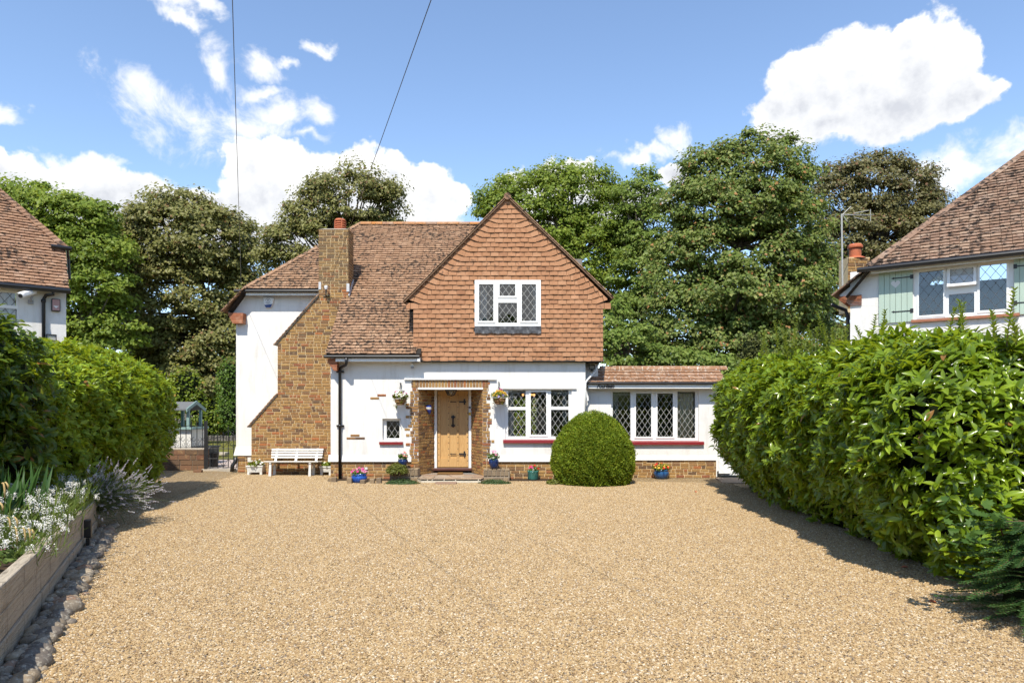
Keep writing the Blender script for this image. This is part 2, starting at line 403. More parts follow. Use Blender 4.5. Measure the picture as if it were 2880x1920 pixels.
simple('lawn', (.17, .17, .035), .95, .1, .3, 2.2, bump=.05, bscale=60, dirt=((.28, .22, .07), 3, .6))
simple('earth', (.10, .085, .055), .95, .1, .4, .6)
simple('mat_brown', (.20, .115, .045), .95, .1, .3, 60, bump=.01, bscale=200)
simple('door_sill', (.085, .03, .022), .4, .5, .3, 9)
simple('bark', (.13, .11, .085), .9, .15, .5, 9, bump=.05, bscale=14)
simple('twig', (.09, .055, .03), .9, .15, .4, 12)
simple('core', (.010, .015, .006), .95, .05, .4, 6)  # near-black filler inside foliage; the inner shade is put into its colour
simple('dry_stalk', (.46, .33, .14), .7, .3, .2, 9)
simple('bulb_cap', (.05, .04, .03), .5, .4)
simple('wheelie', (.025, .028, .03), .5, .4, .2)
simple('pink_slab', (.40, .33, .30), .85, .2, .2, 4, bump=.006, bscale=50)

# bricks: a colour for each brick
def brick_mat(name, stops, vari=.35):
    m, n = newmat(name); p = pos(n); r = piece_rnd(n)
    c = n.mix(.22, n.ramp(r, stops, 'CONSTANT'), [sum(q[1][i] for q in stops) / len(stops) for i in range(3)])
    c2 = n.mix(n.math('MULTIPLY', n.noise(p, 16, 6, .65), vari), c, (.12, .075, .04))
    c2 = n.mix(n.math('MULTIPLY', n.ramp(n.noise(p, 42, 5, .7), [(.56, 0.), (.7, 1.)]), .55), c2, (.055, .04, .03))
    c2 = n.mix(n.math('MULTIPLY', n.ramp(n.noise(p, 7, 4, .6), [(.58, 0.), (.75, 1.)]), .35), c2, (.55, .38, .18))
    finish(n, c2, .85, .2, n.noise(p, 75, 6, .7), .014); return m
STOCK = [(0, (.40, .235, .085)), (.17, (.47, .29, .105)), (.32, (.33, .18, .07)), (.46, (.43, .25, .085)), (.58, (.23, .125, .062)), (.68, (.39, .225, .09)), (.77, (.37, .135, .055)), (.83, (.105, .07, .05)), (.90, (.45, .15, .05)), (.935, (.19, .11, .06)), (.97, (.29, .095, .05))]
brick_mat('stock_brick', STOCK)
brick_mat('stack_brick', [(0, (.30, .19, .085)), (.2, (.20, .13, .07)), (.4, (.36, .22, .09)), (.55, (.25, .155, .075)), (.7, (.33, .15, .07)), (.78, (.14, .095, .06)), (.9, (.38, .25, .11))], .5)
brick_mat('garden_brick', [(0, (.15, .095, .058)), (.3, (.19, .11, .063)), (.55, (.12, .08, .055)), (.7, (.23, .12, .068)), (.85, (.18, .08, .05))], .4)
brick_mat('old_stone', [(0, (.30, .23, .15)), (.4, (.22, .17, .12)), (.7, (.36, .27, .17))], .5)
brick_mat('crazy_paving', [(0, (.42, .30, .20)), (.25, (.36, .28, .21)), (.5, (.48, .35, .22)), (.7, (.33, .21, .15)), (.85, (.44, .36, .28))], .3)

# clay tiles
def tile_mat(name, stops, blotch, blotch_amt, bscale, pale=(.62, .47, .34), pale_amt=.35, patch=None, moss=None):
    m, n = newmat(name); p = pos(n); r = piece_rnd(n)
    c = n.ramp(r, stops)
    c = n.mix(n.math('MULTIPLY', n.noise(p, 11, 5, .6), .35), c, [x * .62 for x in stops[0][1]])
    c = n.mix(n.math('MULTIPLY', n.ramp(n.noise(p, 5, 5, .6), [(.5, 0.), (.72, 1.)]), pale_amt), c, pale)
    v = n.noise(p, bscale, 5, .62, .4)
    if patch is None: thr = .62
    else:      # lichen thickest round a few places
        big = n.noise(p, .75, 2, .5)
        x = n.math('MULTIPLY_ADD', big, -.28, patch)
        thr = x
    f = n.n('ShaderNodeMapRange', {'Value': n.math('SUBTRACT', v, thr), 'From Min': 0., 'From Max': .045}).outputs[0]
    c = n.mix(n.math('MULTIPLY', f, blotch_amt), c, blotch)
    if moss: c = n.mix(n.math('MULTIPLY', n.ramp(n.noise(p, moss[1], 5, .7), [(.57, 0.), (.64, 1.)]), moss[2]), c, moss[0])
    finish(n, c, .85, .2, n.noise(p, 60, 5, .65), .008); return m
tile_mat('roof_tile', [(0, (.275, .16, .095)), (.3, (.345, .205, .12)), (.6, (.305, .18, .11)), (.85, (.42, .265, .165)), (1, (.245, .14, .085))], (.036, .029, .024), .88, 10.5, (.52, .365, .24), .38, patch=.672)
tile_mat('gable_tile', [(0, (.335, .165, .085)), (.3, (.395, .20, .105)), (.6, (.36, .18, .092)), (.85, (.435, .235, .13)), (1, (.285, .135, .07))], (.14, .08, .05), .75, 9, (.54, .29, .165), .42, patch=.775)
tile_mat('ridge_tile', [(0, (.36, .20, .12)), (.4, (.42, .20, .08)), (.7, (.30, .19, .13)), (1, (.46, .19, .05))], (.09, .07, .05), .7, 8, (.5, .42, .32), .4)
tile_mat('neighbour_tile', [(0, (.26, .145, .09)), (.35, (.33, .19, .115)), (.7, (.29, .165, .10)), (1, (.37, .225, .14))], (.034, .027, .023), .88, 9.5, (.5, .38, .3), .35, patch=.705)
tile_mat('neighbour_tile_right', [(0, (.21, .13, .09)), (.35, (.28, .175, .12)), (.7, (.24, .15, .10)), (1, (.36, .25, .175))], (.028, .023, .020), .9, 9.5, (.48, .38, .3), .45, patch=.665)
tile_mat('extension_tile', [(0, (.29, .155, .085)), (.4, (.34, .185, .105)), (.75, (.255, .135, .075)), (1, (.39, .225, .135))], (.08, .05, .04), .6, 10, (.6, .48, .36), .4, moss=((.72, .69, .62), 15, .8))
tile_mat('creasing', [(0, (.40, .15, .075)), (.5, (.30, .11, .06)), (1, (.46, .19, .10))], (.06, .04, .03), .6, 30)

# timber
m, n = newmat('oak'); p = pos(n)
g = n.n('ShaderNodeMapping', {'Vector': p, 'Scale': (22, 22, 1.6)}).outputs[0]
wv = n.noise(g, 2.2, 7, .62, 1.6)
c = n.ramp(wv, [(.28, (.27, .135, .04)), (.42, (.46, .265, .10)), (.55, (.56, .355, .15)), (.68, (.42, .235, .085)), (.82, (.50, .30, .12))])
c = n.mix(n.math('MULTIPLY', n.noise(p, 3.5, 4), .4), c, (.54, .335, .135))
finish(n, c, .42, .4, wv, .002)
m, n = newmat('sleeper_wood'); p = pos(n); r = piece_rnd(n)
rt = n.n('ShaderNodeMapping', {'Vector': p, 'Rotation': (0, 0, R(-25.9))}).outputs[0]
ax = n.n('ShaderNodeMapping', {'Vector': rt, 'Scale': (9, .7, 13)}).outputs[0]
wv = n.noise(ax, 2.4, 8, .7, 1.8)
c = n.ramp(wv, [(.28, (.17, .14, .105)), (.42, (.35, .295, .22)), (.52, (.47, .40, .305)), (.62, (.37, .31, .23)), (.75, (.24, .20, .145))])
c = n.mix(n.math('MULTIPLY', r, .3), c, (.46, .38, .28))
vs = n.n('ShaderNodeMapping', {'Vector': rt, 'Scale': (4, 5, .8)}).outputs[0]
c = n.mix(n.math('MULTIPLY', n.ramp(n.noise(vs, 2.2, 6, .7), [(.58, 0.), (.66, 1.)]), .5), c, (.09, .07, .05))
finish(n, c, .85, .2, wv, .02)
simple('weathered_board', (.16, .145, .125), .85, .2, .5, 12, bump=.01, bscale=40)

# ground
def gravel_stops(): return [(0, (.41, .285, .13)), (.15, (.29, .19, .085)), (.28, (.49, .36, .185)), (.42, (.37, .245, .11)), (.54, (.54, .43, .265)), (.65, (.205, .135, .07)), (.75, (.43, .305, .15)), (.87, (.66, .58, .44)), (.94, (.14, .12, .10))]
m, n = newmat('gravel_bed'); p = pos(n)
pw = n.n('ShaderNodeVectorMath', {0: n.noise(p, 30, 2, .5, 0, 1), 1: (.022, .022, .022), 2: p}, operation='MULTIPLY_ADD').outputs[0]
vz = n.n('ShaderNodeTexVoronoi', {'Vector': pw, 'Scale': 62.0}, feature='F1')
sepc = n.n('ShaderNodeSeparateColor', {0: vz.outputs['Color']})
c = n.ramp(sepc.outputs[0], gravel_stops(), 'CONSTANT')
c = n.mix(n.math('MULTIPLY', n.noise(p, .8, 4), .3), c, (.36, .24, .12))
gap = n.n('ShaderNodeMapRange', {'Value': vz.outputs['Distance'], 'From Min': .35, 'From Max': .75}).outputs[0]
c = n.mix(n.math('MULTIPLY', gap, .55), c, (.14, .095, .055))
hgt = n.math('SUBTRACT', n.math('MULTIPLY', sepc.outputs[1], .8), vz.outputs['Distance'])
finish(n, c, .8, .25, hgt, .014)
m, n = newmat('gravel_stone'); r = piece_rnd(n)
c = n.ramp(r, gravel_stops(), 'CONSTANT')
c = n.mix(n.noise(pos(n), 120, 3), c, n.mix(.5, c, (.25, .16, .09)))
finish(n, c, .7, .3)
m, n = newmat('cobble'); p = pos(n); r = piece_rnd(n)
c = n.ramp(r, [(0, (.25, .20, .14)), (.22, (.34, .255, .16)), (.42, (.17, .14, .11)), (.58, (.33, .20, .12)), (.68, (.42, .34, .235)), (.84, (.27, .21, .14))], 'CONSTANT')
c = n.mix(n.math('MULTIPLY', n.noise(p, 16, 6, .7), .55), c, (.055, .05, .045))
c = n.mix(n.math('MULTIPLY', n.ramp(n.noise(p, 34, 5, .7), [(.53, 0.), (.62, 1.)]), .65), c, (.44, .40, .32))
finish(n, c, .6, .35, n.noise(p, 45, 5), .006)

# glazed pots
def glaze(name, a, b):
    m, n = newmat(name); p = pos(n)
    g = n.n('ShaderNodeMapping', {'Vector': p, 'Scale': (30, 30, 5)}).outputs[0]
    finish(n, n.mix(n.ramp(n.noise(g, 1.2, 5), [(.35, 0.), (.65, 1.)]), a, b), .12, .6)
glaze('blue_glaze', (.012, .055, .30), (.03, .12, .45))
glaze('slate_blue_glaze', (.008, .03, .12), (.03, .12, .27))
glaze('navy_glaze', (.006, .012, .05), (.018, .04, .13))
glaze('green_glaze', (.02, .10, .09), (.07, .22, .18))
m, n = newmat('painted_pot'); p = pos(n)
c = n.ramp(n.math('FRACT', n.math('MULTIPLY', n.n('ShaderNodeSeparateXYZ', {0: n.n('ShaderNodeTexCoord').outputs['Generated']}).outputs[2], 1.0)),
           [(0, (.015, .035, .26)), (.46, (.015, .035, .26)), (.47, (.75, .72, .63)), (.72, (.75, .72, .63)), (.73, (.02, .05, .3)), (.9, (.03, .06, .32))], 'CONSTANT')
c = n.mix(n.math('MULTIPLY', n.ramp(n.noise(p, 60, 3), [(.55, 0.), (.6, 1.)]), .6), c, (.02, .05, .3)); finish(n, c, .15, .6)

# glass: mirrors a little, lets the room show
m, n = newmat('glass')
fr = n.n('ShaderNodeFresnel', {'IOR': 1.5}).outputs[0]
gl = n.n('ShaderNodeBsdfGlossy', {'Roughness': .01, 'Color': (.95, .97, 1, 1)}).outputs[0]
tr = n.n('ShaderNodeBsdfTransparent', {'Color': (.82, .84, .84, 1)}).outputs[0]
mx = n.n('ShaderNodeMixShader', {0: n.math('MULTIPLY_ADD', fr, 1.2, .05), 1: tr, 2: gl}).outputs[0]
n.n('ShaderNodeOutputMaterial', {'Surface': mx})
m, n = newmat('bulb_glow'); e = n.n('ShaderNodeEmission', {'Color': (1, .42, .12, 1), 'Strength': 2.2}); n.n('ShaderNodeOutputMaterial', {'Surface': e.outputs[0]})

# leaves: sheen on top, light through the blade
def leaf_mat(name, cols, trans, rough=.4, spec=.5, clump=1.2, tw=.3, odd=None):
    m, n = newmat(name); p = pos(n); g = n.n('ShaderNodeNewGeometry').outputs['Random Per Island']
    k = len(cols); c = n.ramp(g, [(i / max(1, k - 1), cc) for i, cc in enumerate(cols)])
    c = n.mix(n.ramp(n.noise(p, clump, 4), [(.35, 0.), (.68, 1.)]), n.mix(.45, c, [x * .6 for x in cols[0]]), c)
    if odd: c = n.mix(n.math('GREATER_THAN', n.math('FRACT', n.math('MULTIPLY', g, 37.17)), 1 - odd[1]), c, odd[0])
    b = n.n('ShaderNodeBsdfPrincipled', {'Base Color': c, 'Roughness': rough, 'Specular IOR Level': spec})
    t = n.n('ShaderNodeBsdfTranslucent', {'Color': n.mix(.6, c, trans)})
    mx = n.n('ShaderNodeMixShader', {0: tw, 1: b.outputs[0], 2: t.outputs[0]})
    n.n('ShaderNodeOutputMaterial', {'Surface': mx.outputs[0]}); return m
leaf_mat('laurel_leaf', [(.091, .152, .010), (.159, .256, .016), (.232, .348, .024), (.354, .476, .043)], (.529, .598, .023), 0.24, 0.5, 1.6, 0.4, ((.30, .14, .04), .005))
leaf_mat('laurel_dark', [(.05, .095, .012), (.08, .14, .016), (.12, .185, .022), (.17, .235, .03)], (.34, .42, .02), .34, .35, 1.6, .38, ((.34, .14, .04), .012))
leaf_mat('hedge_lime', [(.123, .201, .013), (.201, .311, .019), (.298, .415, .028), (.389, .505, .045)], (.582, .600, .025), 0.36, 0.32, 1.3, 0.4, ((.32, .15, .04), .006))
leaf_mat('privet_leaf', [(.15, .22, .03), (.21, .29, .04), (.28, .35, .055)], (.42, .48, .05), 0.45, 0.3, 2, 0.32)
leaf_mat('yew_leaf', [(.095, .156, .014), (.162, .243, .017), (.237, .318, .024), (.365, .391, .033)], (.455, .506, .025), 0.55, 0.2, 2.6, 0.3)
leaf_mat('sycamore_green', [(.103, .161, .030), (.149, .218, .039), (.207, .276, .052), (.276, .328, .081)], (.352, .440, .055), 0.5, 0.22, 0.7, 0.34)
leaf_mat('sycamore_keys', [(.101, .147, .032), (.138, .196, .039), (.196, .247, .052), (.299, .310, .098)], (.330, .396, .055), 0.5, 0.25, 0.7, 0.32, ((.36, .18, .07), .035))
leaf_mat('bright_green', [(.116, .176, .022), (.160, .231, .029), (.226, .292, .040), (.297, .347, .061)], (.462, .528, .044), 0.5, 0.22, 0.7, 0.36)
leaf_mat('copper_leaf', [(.148, .148, .044), (.206, .200, .057), (.265, .251, .084), (.181, .200, .046)], (.329, .341, .063), 0.48, 0.28, 0.8, 0.3, ((.2, .12, .05), .05))
leaf_mat('maroon_leaf', [(.112, .106, .040), (.162, .151, .054), (.207, .190, .073)], (.264, .242, .055), .46, .28, .8, .28, ((.19, .10, .05), .06))
leaf_mat('shrub_lime', [(.10, .155, .012), (.16, .22, .02), (.25, .30, .03)], (.42, .46, .02), 0.45, 0.3, 1.5, 0.32, ((.38, .24, .05), .05))
leaf_mat('shrub_green', [(.069, .132, .018), (.103, .178, .025), (.149, .230, .034)], (.287, .414, .034), 0.45, 0.3, 1.2, 0.34)
leaf_mat('conifer_gold', [(.07, .085, .018), (.10, .115, .025), (.14, .15, .03)], (.2, .22, .03), .55, .3, 2, .15)
leaf_mat('fir_leaf', [(.033, .090, .024), (.054, .128, .033), (.098, .188, .045)], (.132, .220, .033), 0.5, 0.3, 3, 0.2)
leaf_mat('maple_leaf', [(.045, .10, .018), (.065, .13, .024), (.09, .16, .03)], (.2, .32, .03), .55, .2, 3, .3)
leaf_mat('stem_green', [(.08, .13, .025), (.12, .18, .035), (.17, .22, .05)], (.3, .36, .05), 0.55, 0.25, 4, 0.3)
leaf_mat('lavender_green', [(.10, .14, .05), (.15, .19, .08), (.20, .23, .11)], (.25, .3, .1), .6, .3, 4, .25)
leaf_mat('iris_leaf', [(.045, .11, .03), (.07, .15, .04)], (.2, .34, .05), .4, .45, 4, .3)
leaf_mat('thyme_leaf', [(.04, .085, .025), (.07, .12, .035), (.10, .15, .05)], (.16, .24, .05), .5, .35, 6, .25)
leaf_mat('gold_shrub_leaf', [(.12, .14, .02), (.18, .19, .03), (.10, .13, .02)], (.3, .3, .03), .5, .35, 6, .25)
def petal_mat(name, cols, tw=.3):
    m, n = newmat(name); g = n.n('ShaderNodeNewGeometry').outputs['Random Per Island']
    c = n.ramp(g, [(i / max(1, len(cols) - 1), cc) for i, cc in enumerate(cols)])
    b = n.n('ShaderNodeBsdfPrincipled', {'Base Color': c, 'Roughness': .6, 'Specular IOR Level': .25}); t = n.n('ShaderNodeBsdfTranslucent', {'Color': c})
    n.n('ShaderNodeOutputMaterial', {'Surface': n.n('ShaderNodeMixShader', {0: tw, 1: b.outputs[0], 2: t.outputs[0]}).outputs[0]})
petal_mat('petal_white', [(.80, .79, .74), (.84, .83, .80), (.74, .72, .62)])
petal_mat('petal_lavender', [(.56, .52, .56), (.66, .62, .63), (.48, .43, .52)])
petal_mat('petal_pink', [(.70, .28, .42), (.78, .45, .58), (.62, .12, .28)])
petal_mat('petal_magenta', [(.62, .05, .22), (.70, .10, .32)])
petal_mat('petal_red', [(.62, .03, .02), (.70, .06, .03)])
petal_mat('petal_yellow', [(.78, .42, .03), (.80, .55, .06), (.76, .50, .15)])
petal_mat('petal_orange', [(.78, .35, .02), (.80, .45, .04)])
petal_mat('petal_violet', [(.30, .24, .50), (.42, .36, .60)])
petal_mat('petal_cream', [(.74, .70, .50), (.80, .78, .66)])
petal_mat('petal_coral', [(.70, .22, .16), (.74, .35, .30)])
# ------------------------------------------------------------------ windows (shared by the three houses)
def lattice(pl, rect, n, dw, dh, wd, mat, parent, ph=(0, 0)):
    u0, u1, z0, z1 = rect; m = MB(); W_, H_ = u1 - u0, z1 - z0; k = dh / dw
    span = W_ * k + H_
    for sgn in (1, -1):
        c = -math.ceil(span / dh) * dh
        while c < span + dh:
            # z = c + sgn*k*(u) in local coordinates
            pts = []
            off = c + ph[1] * dh + (ph[0] * dh if sgn > 0 else -ph[0] * dh)
            a, b = (0, off), (W_, off + sgn * k * W_)
            if sgn < 0: a, b = (0, off + k * W_), (W_, off)
            (x0, y0), (x1, y1) = a, b; t0, t1 = 0., 1.
            dy = y1 - y0
            for lim, up in ((0, False), (H_, True)):
                t = (lim - y0) / dy
                if (dy > 0) != up: t0 = max(t0, t)
                else: t1 = min(t1, t)
            if t1 - t0 > .02:
                p0 = pl.P(u0 + x0 + (x1 - x0) * t0, z0 + y0 + dy * t0, n); p1 = pl.P(u0 + x0 + (x1 - x0) * t1, z0 + y0 + dy * t1, n)
                d = nrm(p1 - p0); s = np.cross(d, pl.n) * wd / 2; e = pl.n * .003
                m.add([p0 - s, p1 - s, p1 + e, p0 + e, p0 + s, p1 + s], [(0, 1, 2, 3), (3, 2, 5, 4)])
            c += dh
    return m.build('lead_came', mat, parent)

def window(pl, parent, outer, lights, n=0.0, dw=.144, dh=.214, wd=.0095, came='came_pale', frame='white_paint', name='window'):
    """outer = (u0, u1, z0, z1); lights = [(glass rect, sash margins or None)]."""
    fr = MB(); pl.panel(fr, outer, [l[0] if not l[1] else (l[0][0] - l[1][0] + .012, l[0][1] + l[1][0] - .012, l[0][2] - l[1][1] + .012, l[0][3] + l[1][1] - .012) for l in lights], n - .07, n)
    win = fr.build(name, MT[frame], parent, bevel=.006)
    for g, sash in lights:
        gd = n - .035
        if sash:
            sm = MB(); a = sash
            pl.panel(sm, (g[0] - a[0], g[1] + a[0], g[2] - a[1], g[3] + a[1]), [g], n - .05, n + .018)
            sm.build('sash', MT[frame], win, bevel=.006); gd = n - .012
        gm = MB(); pl.panel(gm, (g[0] - .004, g[1] + .004, g[2] - .004, g[3] + .004), [], gd - .002, gd, back=False)
        gm.build('pane', MT['glass'], win)
        lattice(pl, g, gd + .003, dw, dh, wd, MT[came], win, (.25, .5))
    return win

def wavy_curtain(pl, parent, u0, u1, z0, z1, n, mat, folds=5, amp=.03):
    m = MB(); k = folds * 8; V = []
    for i in range(k + 1):
        t = i / k; o = amp * math.sin(t * folds * 2 * math.pi) + amp * .4 * math.sin(t * folds * 4.7 + 1)
        V += [pl.P(u0 + (u1 - u0) * t, z0, n + o * 1.3), pl.P(u0 + (u1 - u0) * t, z1, n + o)]
    m.add(V, [(2 * i, 2 * i + 2, 2 * i + 3, 2 * i + 1) for i in range(k)])
    return m.build('curtain', MT[mat], parent, smooth=True)

def px_rect(pl, x0, y0, x1, y1, n=0.0):
    a = pl.hit(x0, y0, n); b = pl.hit(x1, y1, n); return (a[0], b[0], b[1], a[1])

# ------------------------------------------------------------------ ground
g = MB(); g.quad((-900, -300, -.02), (900, -300, -.02), (900, 1500, -.02), (-900, 1500, -.02))
tag(g.build('ground', MT['earth']), 'bare earth around the plots', 'ground', kind='structure')
drive = MB(); dp = [(-13, -4), (13, -4), (13, 16), (7.5, 17.2), (5.2, 17.14), (1.8, 17.14), (1.8, 16.9), (-4.5, 16.9), (-4.5, 18.55), (-7.4, 18.58), (-8.6, 19.2), (-13, 19.3)]
drive.quad(*[(x, y, 0.) for x, y in dp])
tag(drive.build('gravel_drive', MT['gravel_bed']), 'golden gravel drive in front of the house', 'drive', kind='structure')
lawn = MB(); lawn.quad((-34, 23.2, .0), (-3, 23.2, .0), (-3, 60, .0), (-34, 60, .0))
tag(lawn.build('lawn', MT['lawn']), 'sunlit lawn behind the iron gate', 'lawn', kind='structure')
patio = MB(); patio.quad((-14, 19.35, 0.), (-7.4, 19.35, 0.), (-7.4, 23.1, 0.), (-14, 23.1, 0.))
tag(patio.build('patio', MT['pink_slab']), 'pinkish slab path behind the iron gate', 'path', kind='structure')

# ------------------------------------------------------------------ the main house
DF, DGB, DX, DL, DC = 16.75, 16.6, 17.15, 18.6, 18.0
house = thing('detached_house', 'white rendered house with tiled gable, brick chimney and oak front door', 'house', (-1, 17.5, 0))
pf, pg, px_, pw_, pc = Plane(0, DF), Plane(0, DGB), Plane(0, DX), Plane(0, DL), Plane(0, DC)
ZP = .45                                                   # top of the brick plinth
XL, XR = WX(930, DF), WX(1646.4, DF)
small = px_rect(pf, 1075.6, 1176.8, 1127.3, 1237)
big = px_rect(pf, 1421, 1093, 1607.7, 1235)
SOF = WZ(1093, DF); JL, JR = WX(1176.6, DF), WX(1358, DF)
wall = MB()
pf.panel(wall, (XL, XR, ZP, 3.0), [small, big, (JL, JR, 0, SOF)], -.28, 0)
# render kicked out over the plinth
for a, b in ((XL - .05, JL - .17), (JR + .17, XR)):
    pr = [pf.P(a, ZP + .16, -.001), pf.P(a, ZP, .052), pf.P(a, ZP - .012, .05), pf.P(a, ZP - .012, -.03)]
    wall.prism(pr, pf.u * (b - a))
wall.box(XL, XL + .28, DF + .28, 18.9, ZP, 3.0)                # left return
wall_o = wall.build('front_wall', MT['white_render'], house)
body = MB(); body.box(-4.4, 2.2, 22.9, 23.15, 2.07, 4.9).box(-4.4, 0, 22.9, 23.15, 0, 2.07).box(.83, 2.2, 22.9, 23.15, 0, 2.07).box(0, .83, 22.9, 23.15, 0, .776); body.build('rear_wall', MT['white_render'], house)
for q in ((1.95, 2.2, 17.45, 22.9, 0, 4.3), (-7.4, -7.15, 18.9, 22.9, 0, 4.3), (-7.4, -4.41, 22.9, 23.15, 0, 4.3)): body = MB(); body.box(*q); body.build('outer_wall', MT['white_render'], house)
inn = MB(); inn.box(-4.15, 1.94, 17.05, 22.88, -.01, .1); inn.box(-4.15, 1.94, 17.05, 22.88, 2.78, 2.86)
inn.box(-4.17, -4.14, 17.05, 22.88, .1, 2.78); inn.box(1.0, 1.06, 19.6, 22.8, .1, 2.7); inn.box(-4.1, -.05, 21.4, 21.46, .1, 2.7)
inn.box(2.2, 5.0, 20.3, 20.35, .0, 2.4); inn.box(1.9, 5.0, 17.45, 20.3, .0, .08); inn.box(1.9, 5.0, 17.45, 20.3, 2.3, 2.36); inn.box(4.93, 5.0, 17.45, 20.3, .08, 2.3)
inn.box(-2.2, 2.0, 19.5, 19.55, 2.95, 6.0); inn.box(-2.2, 2.0, 16.9, 19.5, 2.95, 3.0)
inn.build('interior', MT['room'], house)

# plinth
bk = [(bricks(pf, 0, ZP, lambda z: [(XL, JL - .16)], seed=3), (XL, JL - .02, DF, ZP), 22), (bricks(pf, 0, ZP, lambda z: [(JR + .16, XR)], seed=6), (JR + .02, XR, DF, ZP), 22),
      (bricks(px_, 0, ZP, lambda z: [(XR, WX(2014, DX))], seed=4, headers=.35), (XR - .02, WX(2014, DX), DX, ZP), 22), (bricks(pw_, 0, .47, lambda z: [(WX(664, DL) + .05, -6.8)], seed=5), (WX(664, DL) + .04, XL, DL, .47), 6)]
for bb, (a_, b_, d_, z_), k_ in bk:
    mm = MB(); mm.box(a_, b_, d_ + .002, d_ + .25, -.05, z_); plinth = mm.build('plinth', MT['mortar'], house); emit(bb, 'brick', MT['stock_brick'], plinth, k_, 'brickwork')

# recessed walls
side = MB()
ew = px_rect(px_, 1719, 1095, 1965, 1241)
px_.panel(side, (XR - .1, WX(2014, DX), ZP, 2.42), [ew], -.26, 0)
side.box(XR - .1, 2.16, DX + .003, DX + .2, 2.42, 3.02)
pr = [px_.P(XR, ZP + .12, -.001), px_.P(XR, ZP, .035), px_.P(XR, ZP - .01, .033), px_.P(XR, ZP - .01, -.03)]
side.prism(pr, px_.u * (WX(2014, DX) - XR))
side.box(WX(2014, DX) - .2, WX(2014, DX) - .003, DX + .26, 20.5, 0, 2.4)
side.build('extension_wall', MT['white_render'], house)
wing = MB()
poly = [(664, 1276), (664, 884), (641, 879), (693, 826), (912, 826), (912, 1276)]
wing.prism([W(x, y, DL) for x, y in poly][::-1], (0, .25, 0))
wing.prism([pw_.P(WX(664, DL) - .055, .47, .03), pw_.P(WX(664, DL) - .055, .458, .03), pw_.P(WX(664, DL) - .055, .458, -.1), pw_.P(WX(664, DL) - .001, .72, -.1), pw_.P(WX(664, DL) - .001, .72, -.001)], (.62, 0, 0))
wing.build('wing_wall', MT['white_render'], house)

# ---- chimney
XA, XB, XS, XSR = WX(707, DC), WX(780.7, DC), WX(897, DC), WX(980, DC)
Z1, Z2, Z3, Z4, Z5 = WZ(1195, DC), WZ(1111, DC), WZ(965, DC), WZ(832.5, DC), WZ(645, DC)
def ch_left(z):
    if z < Z1: return XA
    if z < Z2: return XA + (XB - XA) * (z - Z1) / (Z2 - Z1)
    if z < Z3: return XB
    if z < Z4: return XB + (XS - XB) * (z - Z3) / (Z4 - Z3)
    return XS
cm = MB(); cm.prism([pc.P(x, z, -.003) for x, z in ((XA, -.05), (XSR - .006, -.05), (XSR - .006, Z5), (XS, Z5), (XS, Z4), (XB, Z3), (XB, Z2), (XA, Z1))], (0, .57, 0))
chim = cm.build('chimney', MT['mortar'], house)
emit(bricks(pc, 0, 4.95, lambda z: [(ch_left(z) + .004, XSR - .01)], seed=7, headers=.33), 'brick', MT['stock_brick'], chim, 170, 'brickwork')
psr = Plane(XSR - .006, DC, 0, 1)
st = bricks(pc, 4.95, Z5, lambda z: [(XS, XSR)], seed=8, headers=.35) + bricks(psr, 4.5, Z5, lambda z: [(-.004, .57)], seed=9, headers=.4)
st += bricks(Plane(XS, DC + .57, 0, -1), 4.6, Z5, lambda z: [(0, .57)], seed=10)
emit(st, 'stack_brick', MT['stack_brick'], chim, 60, 'stack_brickwork')
cap = MB(); cap.add([pc.P(XS - .01, Z5, .012), pc.P(XSR + .012, Z5, .012), pc.P(XSR + .012, Z5, -.58), pc.P(XS - .01, Z5, -.58), pc.P(XS + .12, Z5 + .05, -.12), pc.P(XSR - .12, Z5 + .05, -.12), pc.P(XSR - .12, Z5 + .05, -.45), pc.P(XS + .12, Z5 + .05, -.45)],
                    [(0, 1, 5, 4), (1, 2, 6, 5), (2, 3, 7, 6), (3, 0, 4, 7), (4, 5, 6, 7)])
cap.build('mortar_cap', MT['cement'], chim)
pcx, pcy = WX(957, 18.28), 18.28
pot = MB(); pr = .145
pot.lathe([(pr * 1.02, Z5 + .02), (pr * 1.02, Z5 + .075), (pr * .78, Z5 + .08), (pr * .78, Z5 + .3), (pr * .9, Z5 + .3)], (pcx, pcy, 0), 28)
for k in range(3): pot.lathe([(pr * .76, Z5 + .105 + k * .06), (pr * 1.0, Z5 + .10 + k * .06), (pr * 1.0, Z5 + .128 + k * .06), (pr * .76, Z5 + .145 + k * .06)], (pcx, pcy, 0), 28)
pot.lathe([(pr * 1.0, Z5 + .285), (pr * 1.02, Z5 + .30), (pr * .85, Z5 + .34), (pr * .5, Z5 + .345)], (pcx, pcy, 0), 28)
for k in range(4):
    a = k * math.pi / 2 - math.pi / 2 + .5; pot.obox((pcx + pr * .93 * math.cos(a), pcy + pr * .93 * math.sin(a), Z5 + .185), ((math.cos(a), math.sin(a), 0), (-math.sin(a), math.cos(a), 0), (0, 0, 1)), (.02, .016, .11))
pot.build('chimney_pot', MT['terracotta'], chim, smooth=False)
fl = MB()
for (x, y, ww, hh) in ((900, 800, 7, 14), (979, 805, 8, 15)):
    a = pc.hit(x - ww / 2, y + hh); b = pc.hit(x + ww / 2, y - hh / 2); pc.box(fl, a[0], b[0], a[1], b[1], .0, .02)
fl.obox((XSR + .012, DC + .27, 4.93), ((0, 1, 1), (1, 0, 0), (0, -1, 1)), (.36, .012, .06))
fl.build('flashing', MT['lead_flashing'], chim)
